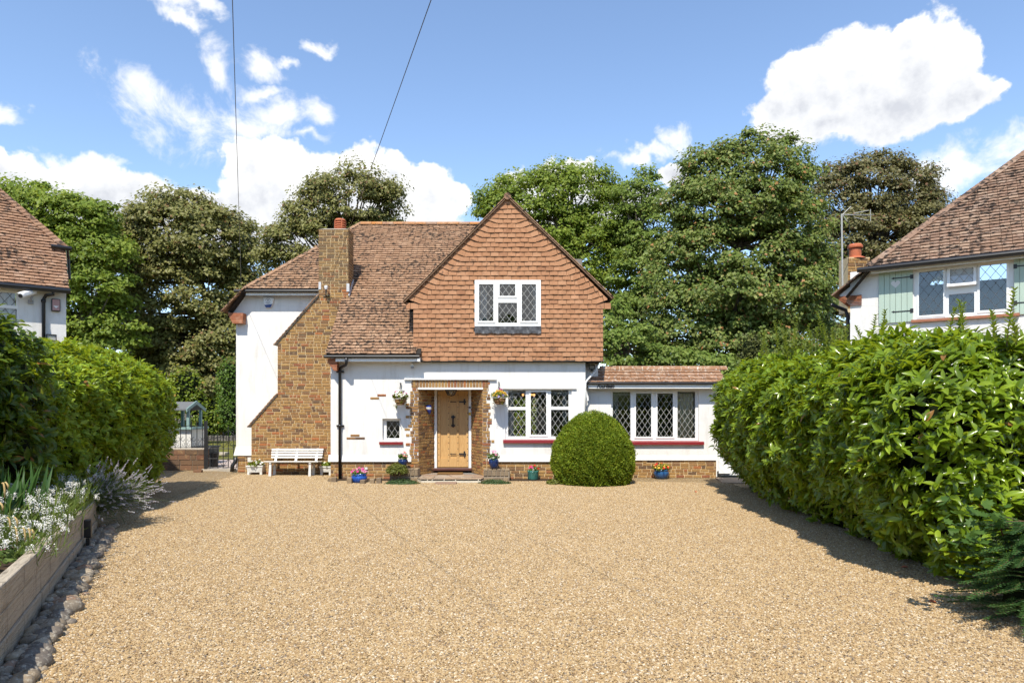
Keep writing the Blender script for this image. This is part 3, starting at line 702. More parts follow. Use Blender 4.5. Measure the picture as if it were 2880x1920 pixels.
for (xa, za, xb, zb) in ((XA - .06, Z1 - .06, XB + .01, Z2 + .02), (XB - .06, Z3 - .06, XS + .005, Z4 + .01)):   # tiled weathering on the shoulders
    L_ = math.hypot(xb - xa, zb - za); d = np.array([(xb - xa) / L_, 0, (zb - za) / L_]); nn = np.array([-d[2], 0, d[0]]); k = int(L_ / .115)
    for i in range(k):
        c0 = np.array([xa, DC + .2, za]) + d * (i + .5) * L_ / k + nn * .028
        t = MB(); t.obox(c0, (d + nn * -.1, (0, 1, 0), nn), (L_ / k * .62, .26, .011)); t.build('coping_tile', MT['roof_tile'], chim)
    t = MB(); t.obox(np.array([xa, DC + .2, za]) + d * L_ / 2 + nn * .006, (d, (0, 1, 0), nn), (L_ / 2, .235, .012)); t.build('coping_bed', MT['cement'], chim)

# ---- main roof: one slope running down past the wing eave as a catslide
DE = 16.42; ZE = WZ(996.4, DE); c45 = math.sqrt(.5)
RO, RU, RV, RN = np.array([0, DE, ZE]), np.array([1., 0, 0]), np.array([0, c45, c45]), np.array([0, -c45, c45])
VR, VW = 6.077, 2.681; XRL, XW, XE = WX(1018, DE + VR * c45), WX(688, DE + VW * c45), WX(914.5, DE)
APX, APZ, GLX, GLZ, GRX, GRZ = WX(1427, DGB), WZ(549.5, DGB), WX(1135, DGB), WZ(847, DGB), WX(1724, DGB), WZ(837, DGB)
def hip_u(v): return XW + (XRL - XW) * (v - VW) / (VR - VW)
def valley(v):
    z = ZE + v * c45
    return -2.3 if z < GLZ - .1 else APX - (APZ - z) / 1.02 + .12
RP = lambda u, v, n=0.: RO + RU * u + RV * v + RN * n
rf = MB()
for poly in ([(XE + .02, .02), (-2.2, .02), (-2.2, VW), (-2.2, VW + .01), (.5, VR), (XRL, VR), (XW + .03, VW + .01), (XE + .02, VW + .01)],):
    rf.prism([RP(u, v, -.035) for u, v in poly], RN * .03)
yb = DE + VR * c45 * 2
rf.quad(RP(XRL, VR), RP(.5, VR), (2.1, 23.4, 4.7), (-7.1, 23.4, 4.7)); rf.quad(RP(.5, VR), (2.15, 20.3, 4.4), (2.1, 23.4, 4.7))
rf.quad(RP(XRL, VR), (-7.1, 23.4, 4.7), (-7.62, 23.5, 4.3), (-7.62, 18.3, 4.33), RP(XW, VW))
rf.box(-7.5, 2.1, 18.9, 23.1, 4.28, 4.32)
roof = rf.build('roof', MT['undercoat'], house)
GA = .112
def rspan(v, k):
    a = XE if v < VW else hip_u(v)
    if v < VW: return [(a, valley(v))]
    if 18.0 < DE + v * c45 < 18.57: return [(a, XS + .02), (XSR - .005, valley(v))]
    return [(a, min(valley(v), .3))]
emit(slope_tiles(RO, RU, RV, RN, int(VR / GA), GA, rspan, .168, seed=11), 'roof_tile', MT['roof_tile'], roof, 300, 'roof_tiling')
# hip and verge edges: each row ends in a lapped tile
hp = []; r_ = random.Random(5)
for k in range(int((VR - VW) / GA)):
    v = VW + k * GA; a = RP(hip_u(v) - .02, v, .035); b = RP(hip_u(v + GA * 1.5), v + GA * 1.5, .03)
    m1 = MB(); d = nrm(b - a); m1.obox((a + b) / 2 + np.array([-.01, 0, .0]), (d, np.cross(d, RN), RN), (np.linalg.norm(b - a) / 2, .055, .011)); hp.append((m1.v, m1.f))
emit(hp, 'hip_tile', MT['roof_tile'], roof, 40, 'hip_tiling')
for i, k in enumerate(np.arange(XRL - .02, .1, .33)):
    t = MB(); V = []; n_ = 9
    for j in range(n_):
        a = math.pi * j / (n_ - 1) ; o = np.array([0, -math.cos(a) * .125, math.sin(a) * .10 - .045 + r_.uniform(-.002, .002)]); p0 = RP(k, VR) + o
        V += [p0, p0 + np.array([.322, 0, 0]), p0 * 1 + np.array([0, math.cos(a) * .015, -math.sin(a) * .015]), p0 + np.array([.322, math.cos(a) * .015, -math.sin(a) * .015])]
    Fc = []
    for j in range(n_ - 1): b = 4 * j; Fc += [(b, b + 1, b + 5, b + 4), (b + 2, b + 6, b + 7, b + 3), (b, b + 4, b + 6, b + 2), (b + 1, b + 3, b + 7, b + 5)]
    t.add(V, Fc).build('ridge_tile', MT['ridge_tile'], roof, smooth=False)
# wing side slope seen end-on, its corbel, and the corbel under the catslide
for i in range(7):
    t = i / 6; a = W(638 + (690 - 638) * t, 876 + (822 - 876) * t, 18.5)
    m1 = MB(); d = nrm(np.array([52, 0, 52])); m1.obox(a + np.array([.02, 0, .03]), (d - np.array([-.05, 0, .05]), (0, 1, 0), np.array([-d[2], 0, d[0]])), (.085, .3, .014)); m1.build('verge_tile', MT['roof_tile'], roof)
for i in range(7):
    y = 880 + i * 4.2; xa = 643 + (0 if i < 2 else (i - 1) * 2.2); a, b = W(xa, y + 3.7, 18.4), W(684, y, 18.4)
    m1 = MB(); m1.box(a[0], b[0] + r_.uniform(-.01, .01), 18.38, 18.64, a[2], b[2]); m1.build('creasing_tile', MT['creasing'], house)
for i in range(8):
    y = 1008 + i * 4.3; xa = 922 + (0 if i < 3 else (i - 2) * 3.2); a, b = W(xa, y + 3.8, 16.5), W(947, y, 16.5)
    m1 = MB(); m1.box(a[0], b[0] + r_.uniform(-.01, .01), 16.5, 16.77, a[2], b[2]); m1.build('creasing_tile', MT['creasing'], house)

# ---- gable: hung tiles swept up at the verges
gw = MB(); GB = WZ(1015, DGB); GXL, GXR = WX(1162.3, DGB), WX(1696.3, DGB)
gwin = px_rect(pg, 1335.2, 788, 1520.9, 918.5)
gz = GLZ - .12
pg.panel(gw, (GXL + .02, GXR - .02, GB + .02, gz), [gwin], -.2, -.035)
wz1 = gwin[3]
def gab(z): return APX - (APZ - z) / 1.02, APX + (APZ - z) / 1.02
a0, b0 = gab(gz); a1, b1 = gab(wz1)
if wz1 > gz:
    for A, B in (((max(a0, -2.5), gwin[0])), (gwin[1], min(b0, 2.4))):
        pass
    gw.prism([pg.P(GXL - .15, gz, -.035), pg.P(gwin[0], gz, -.035), pg.P(gwin[0], wz1, -.035), pg.P(a1 + .1, wz1, -.035)], (0, .15, 0))
    gw.prism([pg.P(gwin[1], gz, -.035), pg.P(GXR + .15, gz, -.035), pg.P(b1 - .1, wz1, -.035), pg.P(gwin[1], wz1, -.035)], (0, .15, 0))
gw.prism([pg.P(a1 + .1, wz1, -.035), pg.P(b1 - .1, wz1, -.035), pg.P(APX, APZ - .12, -.035)], (0, .15, 0))
gw.box(GXR - .22, GXR - .03, DGB + .2, 19.5, GB + .02, 4.3); gw.box(GXL + .03, GXL + .2, DGB + .2, 17.9, GB + .02, 4.3)
gw.box(GXL + .02, GXR - .02, DGB + .035, DF + .3, GB - .02, GB + .02)
gable = gw.build('gable_wall', MT['undercoat'], house)
tiles = []; rows = 34; GG = (APZ - .1 - GB) / rows; r_ = random.Random(21)
apron = px_rect(pg, 1335, 919, 1522, 938)
for k in range(rows):
    z = GB + k * GG; zm = z + GG * .5
    flare = 1.0 if z > gz - GG else 0.0
    if flare:
        ua, ub = gab(zm - .05); ua, ub = max(ua + .05, GXL - .17), min(ub - .05, GXR + .19)
    else: ua, ub = GXL, GXR
    swept = flare and z > gz - GG * .5
    wtile = .205 if True else .16
    us = []; u = ua + (wtile / 2 if k % 2 else 0)
    sw = .36 if swept else 0
    inner = [ua + sw * .5, ua + sw] if sw and ub - ua > 1.0 else []
    u0 = APX - math.ceil((APX - ua) / wtile) * wtile + (wtile / 2 if k % 2 else 0)
    js = [ua] + inner
    c = u0
    lo, hi = (ua + sw, ub - sw) if inner else (ua, ub)
    while c < hi - .05:
        if c > lo + .05: js.append(c)
        c += wtile
    js += ([ub - sw, ub - sw * .5] if inner else []) + [ub]
    def rise(u):
        if not inner: return 0.
        d = min(u - ua, ub - u); return max(0., (sw - d)) * .36
    for i in range(len(js) - 1):
        p, q = js[i] + .0038, js[i + 1] - .0038
        if q - p < .02: continue
        segs = [(p, q)]
        if zm > gwin[2] - .16 and zm < gwin[3] + .01:       # round the window
            segs = []
            if p < gwin[0]: segs.append((p, min(q, gwin[0] - .003)))
            if q > gwin[1]: segs.append((max(p, gwin[1] + .003), q))
        for a, b in segs:
            if b - a < .03: continue
            lift = .019 + r_.uniform(-.005, .005); dz = r_.uniform(-.006, .006); t = .012; L_ = GG * 1.25
            za, zb, zc = z + rise(a) + dz, z + rise(b) + dz, z + rise((a + b) / 2) + dz
            mu = (a + b) / 2; sh = .25 if inner and (a < ua + sw - .02) else (-.25 if inner and b > ub - sw + .02 else 0)
            ta, tb = a + sh * L_ * (0 if a <= ua + .01 else .9), b + sh * L_ * (0 if b >= ub - .01 else .9)
            cb = .004
            V = [pg.P(a, za, lift), pg.P(mu, zc, lift + cb), pg.P(b, zb, lift), pg.P(ta, za + L_, lift - .028), pg.P((ta + tb) / 2, zc + L_, lift - .028 + cb), pg.P(tb, zb + L_, lift - .028),
                 pg.P(a, za, lift - t), pg.P(mu, zc, lift - t + cb), pg.P(b, zb, lift - t), pg.P(ta, za + L_, lift - .04), pg.P(tb, zb + L_, lift - .04)]
            if flare:
                for q_ in V:
                    lo_, hi_ = gab(q_[2]); q_[0] = min(max(q_[0], lo_ + .035), hi_ - .035)
            tiles.append((V, [(0, 1, 4, 3), (1, 2, 5, 4), (6, 7, 1, 0), (7, 8, 2, 1), (9, 6, 0, 3), (8, 10, 5, 2)]))
emit(tiles, 'hung_tile', MT['gable_tile'], gable, 300, 'hung_tiling')
# bottom course kicks out over the jetty
t = MB(); t.prism([pg.P(GXL - .01, GB - .012, .03), pg.P(GXL - .01, GB + .03, .008), pg.P(GXL - .01, GB + .03, -.1), pg.P(GXL - .01, GB - .012, -.1)], (GXR - GXL + .02, 0, 0)); t.build('tilting_fillet', MT['undercoat'], gable)
# gable roof slopes and their verges
gr = MB()
for sx, ex, ez in ((-1, GLX, GLZ), (1, GRX, GRZ)):
    A, B = np.array([APX, 0, APZ]), np.array([ex, 0, ez]); d = nrm(B - A); nn = np.array([sx * abs(d[2]), 0, abs(d[0])]); L_ = np.linalg.norm(B - A)
    gr.obox((A + B) / 2 + np.array([0, 18.4, 0]) - nn * .03, (d, (0, 1, 0), nn), (L_ / 2 - .02, 1.84, .015))
groof = gr.build('gable_roof', MT['undercoat'], house)
vt = []
for sx, ex, ez in ((-1, GLX, GLZ), (1, GRX, GRZ)):
    A, B = np.array([APX, 0, APZ]), np.array([ex, 0, ez]); d = nrm(B - A); nn = np.array([sx * abs(d[2]), 0, abs(d[0])]); L_ = np.linalg.norm(B - A); k = int(L_ / .1)
    for i in range(k):
        s_ = (i + .5) * L_ / k; c0 = A + d * s_ + np.array([0, 0, 0]) + nn * (-.002 + .02 * max(0, s_ - L_ + .6) ** 2)
        for j, y0 in enumerate(np.arange(DGB - .085, 19.8, .3 if i % 2 else .3)):
            m1 = MB(); m1.obox(c0 + np.array([0, y0 + .147 + r_.uniform(-.004, .004), 0]), (d - nn * .10, (0, 1, 0), nn + d * .10), (L_ / k * .72, .148, .008)); vt.append((m1.v, m1.f))
    m1 = MB(); m1.obox((A + B) / 2 + np.array([0, DGB + .0, 0]) - nn * .038, (d, (0, 1, 0), nn), (L_ / 2, .07, .010)); m1.build('undercloak', MT['undercloak'], groof)
emit(vt, 'verge_tile', MT['roof_tile'], groof, 74, 'slope_tiling')
for i, y0 in enumerate(np.arange(DGB - .09, 20.3, .34)):
    m1 = MB(); m1.lathe([(.085, 0), (.085, .33)], (APX, y0, APZ - .045), 12, axis=(0, 1, 0)); m1.build('ridge_tile', MT['roof_tile'], groof)

# gable window
R4 = lambda x0, y0, x1, y1: px_rect(pg, 1100 + x0 / 3.5636, 520 + y0 / 3.5636, 1100 + x1 / 3.5636, 520 + y1 / 3.5636)
gwin_o = window(pg, house, (gwin[0], gwin[1], gwin[2] - .01, gwin[3]), [(R4(882, 998, 1026, 1365), (.045, .045)), (R4(1087, 996, 1245, 1115), (.045, .045)), (R4(1073, 1182, 1262, 1383), None), (R4(1309, 998, 1452, 1365), (.045, .045))], n=.03, dw=.16, dh=.215)
am = MB(); V = []; nn_ = 40
for i in range(nn_ + 1):
    t = i / nn_; u = apron[0] + (apron[1] - apron[0]) * t; w_ = .012 * math.sin(t * 31) + .008 * math.sin(t * 83 + 1)
    V += [pg.P(u, apron[3] + .012, .055), pg.P(u, (apron[2] + apron[3]) / 2, .05 + w_), pg.P(u, apron[2] + w_ * .6, .045)]
am.add(V, [(3 * i + j, 3 * i + j + 1, 3 * i + j + 4, 3 * i + j + 3) for i in range(nn_) for j in (0, 1)]); am.build('lead_apron', MT['lead'], gwin_o)
for a, b in ((1350, 1368), (1500, 1512)):
    r_c = px_rect(pg, a, 795, b, 905); wavy_curtain(pg, gwin_o, r_c[0], r_c[1], r_c[2], r_c[3], -.25, 'net_curtain', 2)
# upper room: pale ceiling side
# ---- ground floor windows
SC5 = lambda pl, x0, y0, x1, y1: px_rect(pl, 1380 + x0 / 3.36, 1000 + y0 / 3.36, 1380 + x1 / 3.36, 1000 + y1 / 3.36)
S = (.04, .04)
bw = window(pf, house, big, [(SC5(pf, 165, 328, 331, 483), None), (SC5(pf, 165, 512, 332, 762), None), (SC5(pf, 379, 342, 526, 746), S), (SC5(pf, 571, 326, 738, 480), None), (SC5(pf, 571, 510, 738, 762), None)], n=-.05)
sm = MB(); a = SC5(pf, 118, 798, 795, 823); sm.add([pf.P(a[0], a[3], .075), pf.P(a[1], a[3], .075), pf.P(a[1], a[2], .08), pf.P(a[0], a[2], .08), pf.P(a[0], a[3] + .03, -.06), pf.P(a[1], a[3] + .03, -.06), pf.P(a[1], a[2], -.06), pf.P(a[0], a[2], -.06)], [(3, 2, 1, 0), (0, 1, 5, 4), (2, 3, 7, 6), (1, 2, 6, 5), (3, 0, 4, 7)]); sm.build('sill', MT['red_sill'], bw)
hm = MB(); a = SC5(pf, 88, 300, 810, 314); pf.box(hm, a[0], a[1], a[2], a[3], -.01, .045); hm.build('drip_mould', MT['white_render'], bw)
wavy_curtain(pf, bw, big[0] + .08, big[0] + .2, big[2] + .03, big[3] - .06, -.2, 'net_curtain', 3)
wavy_curtain(pf, bw, big[1] - .2, big[1] - .1, big[2] + .03, big[3] - .06, -.2, 'net_curtain', 2)
for y in (0,): hm = MB(); pf.box(hm, big[0] + .06, big[1] - .06, big[3] - .12, big[3] - .05, -.2, -.17); hm.build('blind', MT['curtain_grey'], bw)
xw = window(px_, house, ew, [(SC5(px_, 1156, 342, 1326, 780), None), (SC5(px_, 1376, 355, 1521, 765), S), (SC5(px_, 1580, 355, 1727, 765), S), (SC5(px_, 1771, 340, 1940, 778), None)], n=-.06)
sm = MB(); a = SC5(px_, 1100, 814, 2010, 838); sm.add([px_.P(a[0], a[3], .075), px_.P(a[1], a[3], .075), px_.P(a[1], a[2], .08), px_.P(a[0], a[2], .08), px_.P(a[0], a[3] + .03, -.07), px_.P(a[1], a[3] + .03, -.07), px_.P(a[1], a[2], -.07), px_.P(a[0], a[2], -.07)], [(3, 2, 1, 0), (0, 1, 5, 4), (2, 3, 7, 6), (1, 2, 6, 5), (3, 0, 4, 7)]); sm.build('sill', MT['red_sill'], xw)
wavy_curtain(px_, xw, ew[1] - .56, ew[1] - .1, ew[2] + .02, ew[3] - .1, -.15, 'curtain', 4, .03)
wavy_curtain(px_, xw, ew[1] - .62, ew[1] - .5, ew[2] + .02, ew[3] - .1, -.14, 'curtain_grey', 2, .02)
wavy_curtain(px_, xw, ew[0] + .06, ew[0] + .2, ew[2] + .02, ew[3] - .1, -.2, 'curtain_grey', 3, .03)
hm = MB(); px_.box(hm, ew[0] + .05, ew[1] - .05, ew[3] - .15, ew[3] - .09, -.24, -.2); hm.build('curtain_rail', MT['curtain_grey'], xw)
sw_ = window(pf, house, small, [(px_rect(pf, 1084.5, 1183.5, 1121.5, 1232.5), None)], n=-.12, dw=.15, dh=.225)
sm = MB(); a = px_rect(pf, 1067.6, 1242, 1134, 1249); pf.box(sm, a[0], a[1], a[2], a[3], -.1, .06); sm.build('sill', MT['red_sill'], sw_)

# ---- porch: brick jambs, splayed reveals, soldier lintel
pm = MB(); DD = DF + .72
IL, IR = WX(1221, DD), WX(1325.9, DD)
for (xo, xi) in ((JL, IL), (JR, IR)):
    s = 1 if xi > xo else -1
    pm.prism([np.array([xo - s * .001, DF + .003, -.05]), np.array([xi, DD + .05, -.05]), np.array([xi - s * .25, DD + .05, -.05]), np.array([xo - s * .25, DF + .29, -.05]), np.array([xo - s * .2, DF + .003, -.05])], (0, 0, SOF + .05))
pm.box(JL - .2, JR + .2, DF + .29, DD + .3, SOF, SOF + .06)
porch = pm.build('porch', MT['mortar'], house)
jl, jr = WX(1154, DF), WX(1377.5, DF); rr = random.Random(31); jit = {}
def ragged(z, side):
    k = (int(z / .075), side)
    if k not in jit: jit[k] = rr.choice([0, .0, .05, -.03, .11, .02, -.05])
    return jit[k]
pj = bricks(pf, .0, WZ(1068, DF), lambda z: [(jl - ragged(z, 0), JL), (JR, jr + ragged(z, 1))] if z < SOF else [(jl - ragged(z, 0) * .3 + .03, JL - .04), (JR + .04, jr + ragged(z, 1) * .3 - .03)], seed=33, proud=.016, headers=.35)
pL = Plane(JL, DF, IL - JL, DD - DF); LL = math.hypot(IL - JL, DD - DF)
pR = Plane(IR, DD, JR - IR, DF - DD)
pj += bricks(pL, .1, SOF, lambda z: [(.002, LL)], seed=34, proud=.01, headers=.35) + bricks(pR, .1, SOF, lambda z: [(0, LL - .002)], seed=35, proud=.01, headers=.35)
emit(pj, 'brick', MT['stock_brick'], porch, 70, 'brickwork')
zt, zb = WZ(1066.5, DF), WZ(1089.5, DF); u = WX(1161.7, DF); ue = WX(1371.8, DF)
mm = MB(); pf.box(mm, u, ue, zb - .02, zt, -.05, .004); mm.build('lintel_bed', MT['mortar_pale'], porch)
sold = []
while u < ue - .03:
    sold.append(brick_piece(pf, u + .005, min(u + .066, ue), zb, zt - .004, .02 + rr.uniform(-.003, .003), .006)); u += .077
emit(sold, 'soldier_brick', MT['stock_brick'], porch, 40, 'brickwork')
mm = MB(); a = px_rect(pf, 1137.6, 1063, 1396, 1068); pf.box(mm, a[0], a[1], a[2], a[3], -.01, .06); mm.build('drip_mould', MT['white_render'], porch)
mm = MB(); pf.box(mm, JL - .01, JR + .005, zb - .045, zb - .001, -.3, .026); mm.build('lintel_board', MT['white_paint'], porch)
# odd bricks showing through the render
for (x0, y0, x1, y1) in ((1041.5, 1116.5, 1066, 1122.5), (1061.5, 1108, 1085.5, 1114), (986, 1221, 1011, 1227), (975, 1229, 999, 1234.7), (999.5, 1229, 1026, 1234.7), (1144, 1142, 1156, 1147.5), (1138, 1204, 1153, 1210)):
    a = px_rect(pf, x0, y0, x1, y1); MB().add(*brick_piece(pf, a[0], a[1], a[2], a[3], .012, .006)).build('brick', MT['stock_brick'], wall_o)

# ---- front door
pd = Plane(0, DD)
FT = WZ(1094, DD); FB = WZ(1315, DD)
dr = px_rect(pd, 1040 + 828 / 4.355, 1020 + 343 / 4.355, 1040 + 1209 / 4.355, 1020 + 1276 / 4.355, -.06)
door = thing('tmp', '', '', (0, 0, 0)); COL.objects.unlink(door); bpy.data.objects.remove(door)
fm = MB(); pd.panel(fm, (IL + .002, IR - .002, FB, SOF - .002), [(dr[0] - .008, dr[1] + .008, 0, dr[3] + .008)], -.12, 0.)
dfr = fm.build('door_frame', MT['white_paint'], house, bevel=.008)
dm = MB(); pd.box(dm, dr[0], dr[1], dr[2], dr[3], -.11, -.075)
door = dm.build('front_door', MT['oak'], house)
def dxy(x, y): return pd.hit(1040 + x / 4.355, 1020 + y / 4.355, -.06)
for x0, x1 in ((830, 866), (949, 979), (1064, 1092), (1180, 1207)):
    a, b = dxy(x0, 0)[0], dxy(x1, 0)[0]; mm = MB(); pd.box(mm, a, b, dr[2] + .001, dr[3] - .001, -.08, -.045); mm.build('muntin', MT['oak'], door, bevel=.005)
for (x0, x1, y0, y1) in ((866, 949, 1170, 1274), (979, 1064, 1170, 1274), (1092, 1180, 1170, 1274), (979, 1064, 345, 392)):
    a, b = dxy(x0, y1), dxy(x1, y0); mm = MB(); pd.box(mm, a[0] + .001, b[0] - .001, a[1], b[1], -.08, -.049); mm.build('rail', MT['oak'], door)
for x0, x1, s in ((866, 949, 1), (1092, 1180, -1)):        # arched heads of the outer panels
    a, b = dxy(x0, 425)[0] + .001, dxy(x1, 425)[0] - .001; zt_, zl, zh = dr[3] - .001, dxy(0, 435)[1], dxy(0, 398)[1]; P_ = []
    for i in range(9):
        t = i / 8; uu = a + (b - a) * t; k = t if s > 0 else 1 - t; P_.append((uu, zl + (zh - zl) * math.sin(k * math.pi / 2)))
    mm = MB(); mm.prism([pd.P(uu, zz, -.049) for uu, zz in P_] + [pd.P(b, zt_, -.049), pd.P(a, zt_, -.049)], (0, .03, 0)); mm.build('rail', MT['oak'], door)
for x in (846, 966, 1080, 1197):
    for i in range(12):
        c0 = dxy(x, 397 + i * 72.7); mm = MB(); mm.lathe([(.0115, 0), (.0095, .006), (.004, .009)], pd.P(c0[0], c0[1], -.045), 8, axis=(0, -1, 0)); mm.build('stud', MT['iron'], door)
for y in (477, 1114):
    mm = MB(); a, b = dxy(1095, y), dxy(1172, y); pd.box(mm, a[0], b[0], a[1] - .018, a[1] + .018, -.046, -.038)
    for dy in (-26, 0, 26):
        q = dxy(1160 if dy else 1172, y + dy); mm.lathe([(.022, 0), (.022, .008), (.012, .012)], pd.P(q[0], q[1], -.046), 10, axis=(0, -1, 0))
    q0, q1 = dxy(1150, y + 22), dxy(1168, y - 22); pd.box(mm, q0[0], q1[0], q0[1], q1[1], -.046, -.037)
    mm.build('hinge', MT['iron'], door)
    mm = MB(); a, b = dxy(1000, y), dxy(1062, y); pd.box(mm, a[0], b[0], a[1] - .010, a[1] + .010, -.046, -.038); q = dxy(996, y)
    mm.add([pd.P(q[0] - .025, q[1], -.04), pd.P(q[0], q[1] - .024, -.04), pd.P(q[0] + .022, q[1], -.04), pd.P(q[0], q[1] + .024, -.04), pd.P(q[0], q[1], -.03)], [(0, 1, 4), (1, 2, 4), (2, 3, 4), (3, 0, 4)]); mm.build('hinge', MT['iron'], door)
mm = MB(); t0, t1 = dxy(1022, 662), dxy(1022, 768)
mm.tube([pd.P(t0[0], t0[1], -.05), pd.P(t0[0], t0[1] - .02, -.0), pd.P(t0[0], (t0[1] + t1[1]) / 2, .01), pd.P(t1[0], t1[1] + .02, -.0), pd.P(t1[0], t1[1], -.05)], .019, 8)
for q in (t0, t1): pd.box(mm, q[0] - .05, q[0] + .05, q[1] - .022, q[1] + .022, -.076, -.03); pd.box(mm, q[0] - .02, q[0] + .02, q[1] - .045, q[1] + .045, -.076, -.032)
mm.build('door_handle', MT['iron'], door)
mm = MB(); pd.box(mm, IL - .02, IR + .02, WZ(1323, DD - .05), FB, -.15, .09); mm.build('door_sill', MT['door_sill'], house, bevel=.01)

# ---- gutters, fascias, downpipes
def gutter(pts, r=.043):
    m = MB(); m.tube(pts, r, 10); return m
fz = WZ(1002, DE - .03)
gutter([(XE - .02, DE + .0, fz), (WX(1180, DE), DE + .0, fz)]).build('gutter', MT['black_plastic'], house)
mm = MB(); mm.box(WX(943, DE) + .0, WX(1178, DE), DE + .03, DE + .055, WZ(1016, DE), WZ(1005, DE)); mm.box(WX(1174, DE), WX(1181, DE), DE - .01, DE + .32, WZ(1016, DE), WZ(1005, DE)); mm.box(XE + .1, -2.3, DE + .055, DF, 2.98, 3.0); mm.build('fascia', MT['white_fascia'], house)
DWE = DE + VW * c45; wz = WZ(818, DWE - .03)
gutter([(WX(660, DWE), DWE - .03, wz), (XS - .01, DWE - .03, wz)]).build('gutter', MT['black_plastic'], house)
mm = MB(); mm.box(WX(690, DWE), XS - .005, DWE + .03, DWE + .06, WZ(829.5, DWE), WZ(819, DWE)); mm.build('fascia', MT['white_fascia'], house)
dpx = WX(955.8, DF - .07); D0 = DF - .07
mm = MB(); mm.tube([(WX(974.5, DE), DE - .02, fz - .03), (WX(974.5, DE), DE - .01, fz - .15), (WX(972, DE), DE + .02, fz - .2), (dpx + .03, D0 - .03, WZ(1034, D0)), (dpx, D0, WZ(1043, D0)), (dpx, D0, .02)], .036, 10)
for y in (1045, 1197): mm.lathe([(.046, -.03), (.046, .03)], (dpx, D0, WZ(y, D0)), 10); mm.box(dpx - .09, dpx + .09, D0 + .02, DF + .002, WZ(y, D0) - .02, WZ(y, D0) + .02)
mm.build('downpipe', MT['black_plastic'], house, smooth=True)
mm = MB(); q = WX(661, DL - .1); mm.tube([(q, DL - .06, .42), (q, DL - .06, .3), (q - .06, DL - .12, .2), (q - .07, DL - .14, .03)], .05, 10); mm.build('downpipe', MT['black_plastic'], house, smooth=True)
# extension eaves and roof
DXE = 16.85; xz = WZ(1076, DXE); XLE = WX(1650, DXE); XRE = WX(2046, DXE); DXR = 17.6; xrz = WZ(1038, DXR); XLR = WX(1688, DXR)
gutter([(XLE - .01, DXE - .02, xz - .012), (XRE, DXE - .02, xz - .012)], .03).build('gutter', MT['black_plastic'], house)
mm = MB(); mm.box(WX(1655, DXE), XRE, DXE + .02, DXE + .05, WZ(1092, DXE), WZ(1079, DXE)); mm.box(WX(1655, DXE), XRE, DXE + .05, DX, WZ(1091, DXE) + .03, WZ(1091, DXE) + .045); mm.build('fascia', MT['white_fascia'], house)
ev = np.array([0, DXR - DXE, xrz - xz]); eL = np.linalg.norm(ev); ev = ev / eL; en = np.array([0, -ev[2], ev[1]])
mm = MB(); O_ = np.array([0, DXE, xz]); E_ = lambda u, v, n=0.: O_ + np.array([u, 0, 0]) + ev * v + en * n
mm.prism([E_(XLE + .02, 0, -.03), E_(XRE, 0, -.03), E_(XRE, eL, -.03), E_(XLR, eL, -.03)], en * .025); mm.box(XLR, XRE, DXR, 20.5, xrz - .12, xrz - .06)
xroof = mm.build('extension_roof', MT['undercoat'], house)
emit(slope_tiles(O_, RU, ev, en, 4, .2, lambda v, k: [(XLE + (XLR - XLE) * v / eL, XRE)], .18, seed=41), 'extension_tile', MT['extension_tile'], xroof, 120, 'extension_tiling')
js = [265, 567, 625, 928, 1240, 1533, 1845, 2140, 2260]
for a, b in zip(js[:-1], js[1:]):
    xa, xb = WX(1640 + a / 5.6, DXR), WX(1640 + b / 5.6, DXR) - .014; t = MB(); V = []; n_ = 9
    for j in range(n_):
        an = math.pi * j / (n_ - 1); o = np.array([0, -math.cos(an) * .12, math.sin(an) * .105 - .02]); p0 = np.array([xa, DXR, xrz]) + o; V += [p0, p0 + np.array([xb - xa, 0, 0])]
    t.add(V, [(2 * j, 2 * j + 1, 2 * j + 3, 2 * j + 2) for j in range(n_ - 1)] + [tuple(range(0, 2 * n_, 2)), tuple(range(1, 2 * n_, 2))[::-1]]); t.build('ridge_tile', MT['extension_tile'], xroof)
t = MB(); t.lathe([(.112, 0), (.112, XRE - XLR)], (XLR + .01, DXR, xrz - .032), 14, axis=(1, 0, 0)); t.build('ridge_bed', MT['mortar_pale'], xroof)
mm = MB(); mm.tube([W(1683, 1020, DX - .12), W(1675, 1043, DX - .16), W(1652, 1068, 16.72), W(1647, 1076, 16.72), W(1646.5, 1165, 16.72)], .022, 8); mm.build('waste_pipe', MT['white_fascia'], house, smooth=True)
mm = MB(); mm.prism([W(1647, 1083, 16.73), W(1656, 1126, 16.73), W(1652, 1127, 16.73), W(1646, 1100, 16.73)], (0, .03, 0)); mm.build('flashing', MT['white_fascia'], house)
mm = MB(); mm.box(WX(1672, DX), WX(1683, DX), DX - .06, DX, WZ(1023, DX), WZ(1014, DX)); mm.build('soffit_bracket', MT['black_plastic'], house)
mm = MB(); mm.box(WX(1168, 16.9), WX(1180, 16.9), 16.5, 16.6, 4.12, 4.32); 
# ------------------------------------------------------------------ neighbours
def ray_on(x, y, O, U, V, N):
    """Where the line of sight through a photo point meets a slope, in its own u, v."""
    d = np.array([(x - CX) / F, 1, (HY - y) / F]); c0 = np.array([0, 0, CAMH]); t = np.dot(O - c0, N) / np.dot(d, N); p = c0 + d * t - O
    return float(np.dot(p, U)), float(np.dot(p, V))
def B1(x, y): return 2300 + x / 2.8, 400 + y / 2.8
def B2(x, y): return x / 3.2667, 500 + y / 3.2667

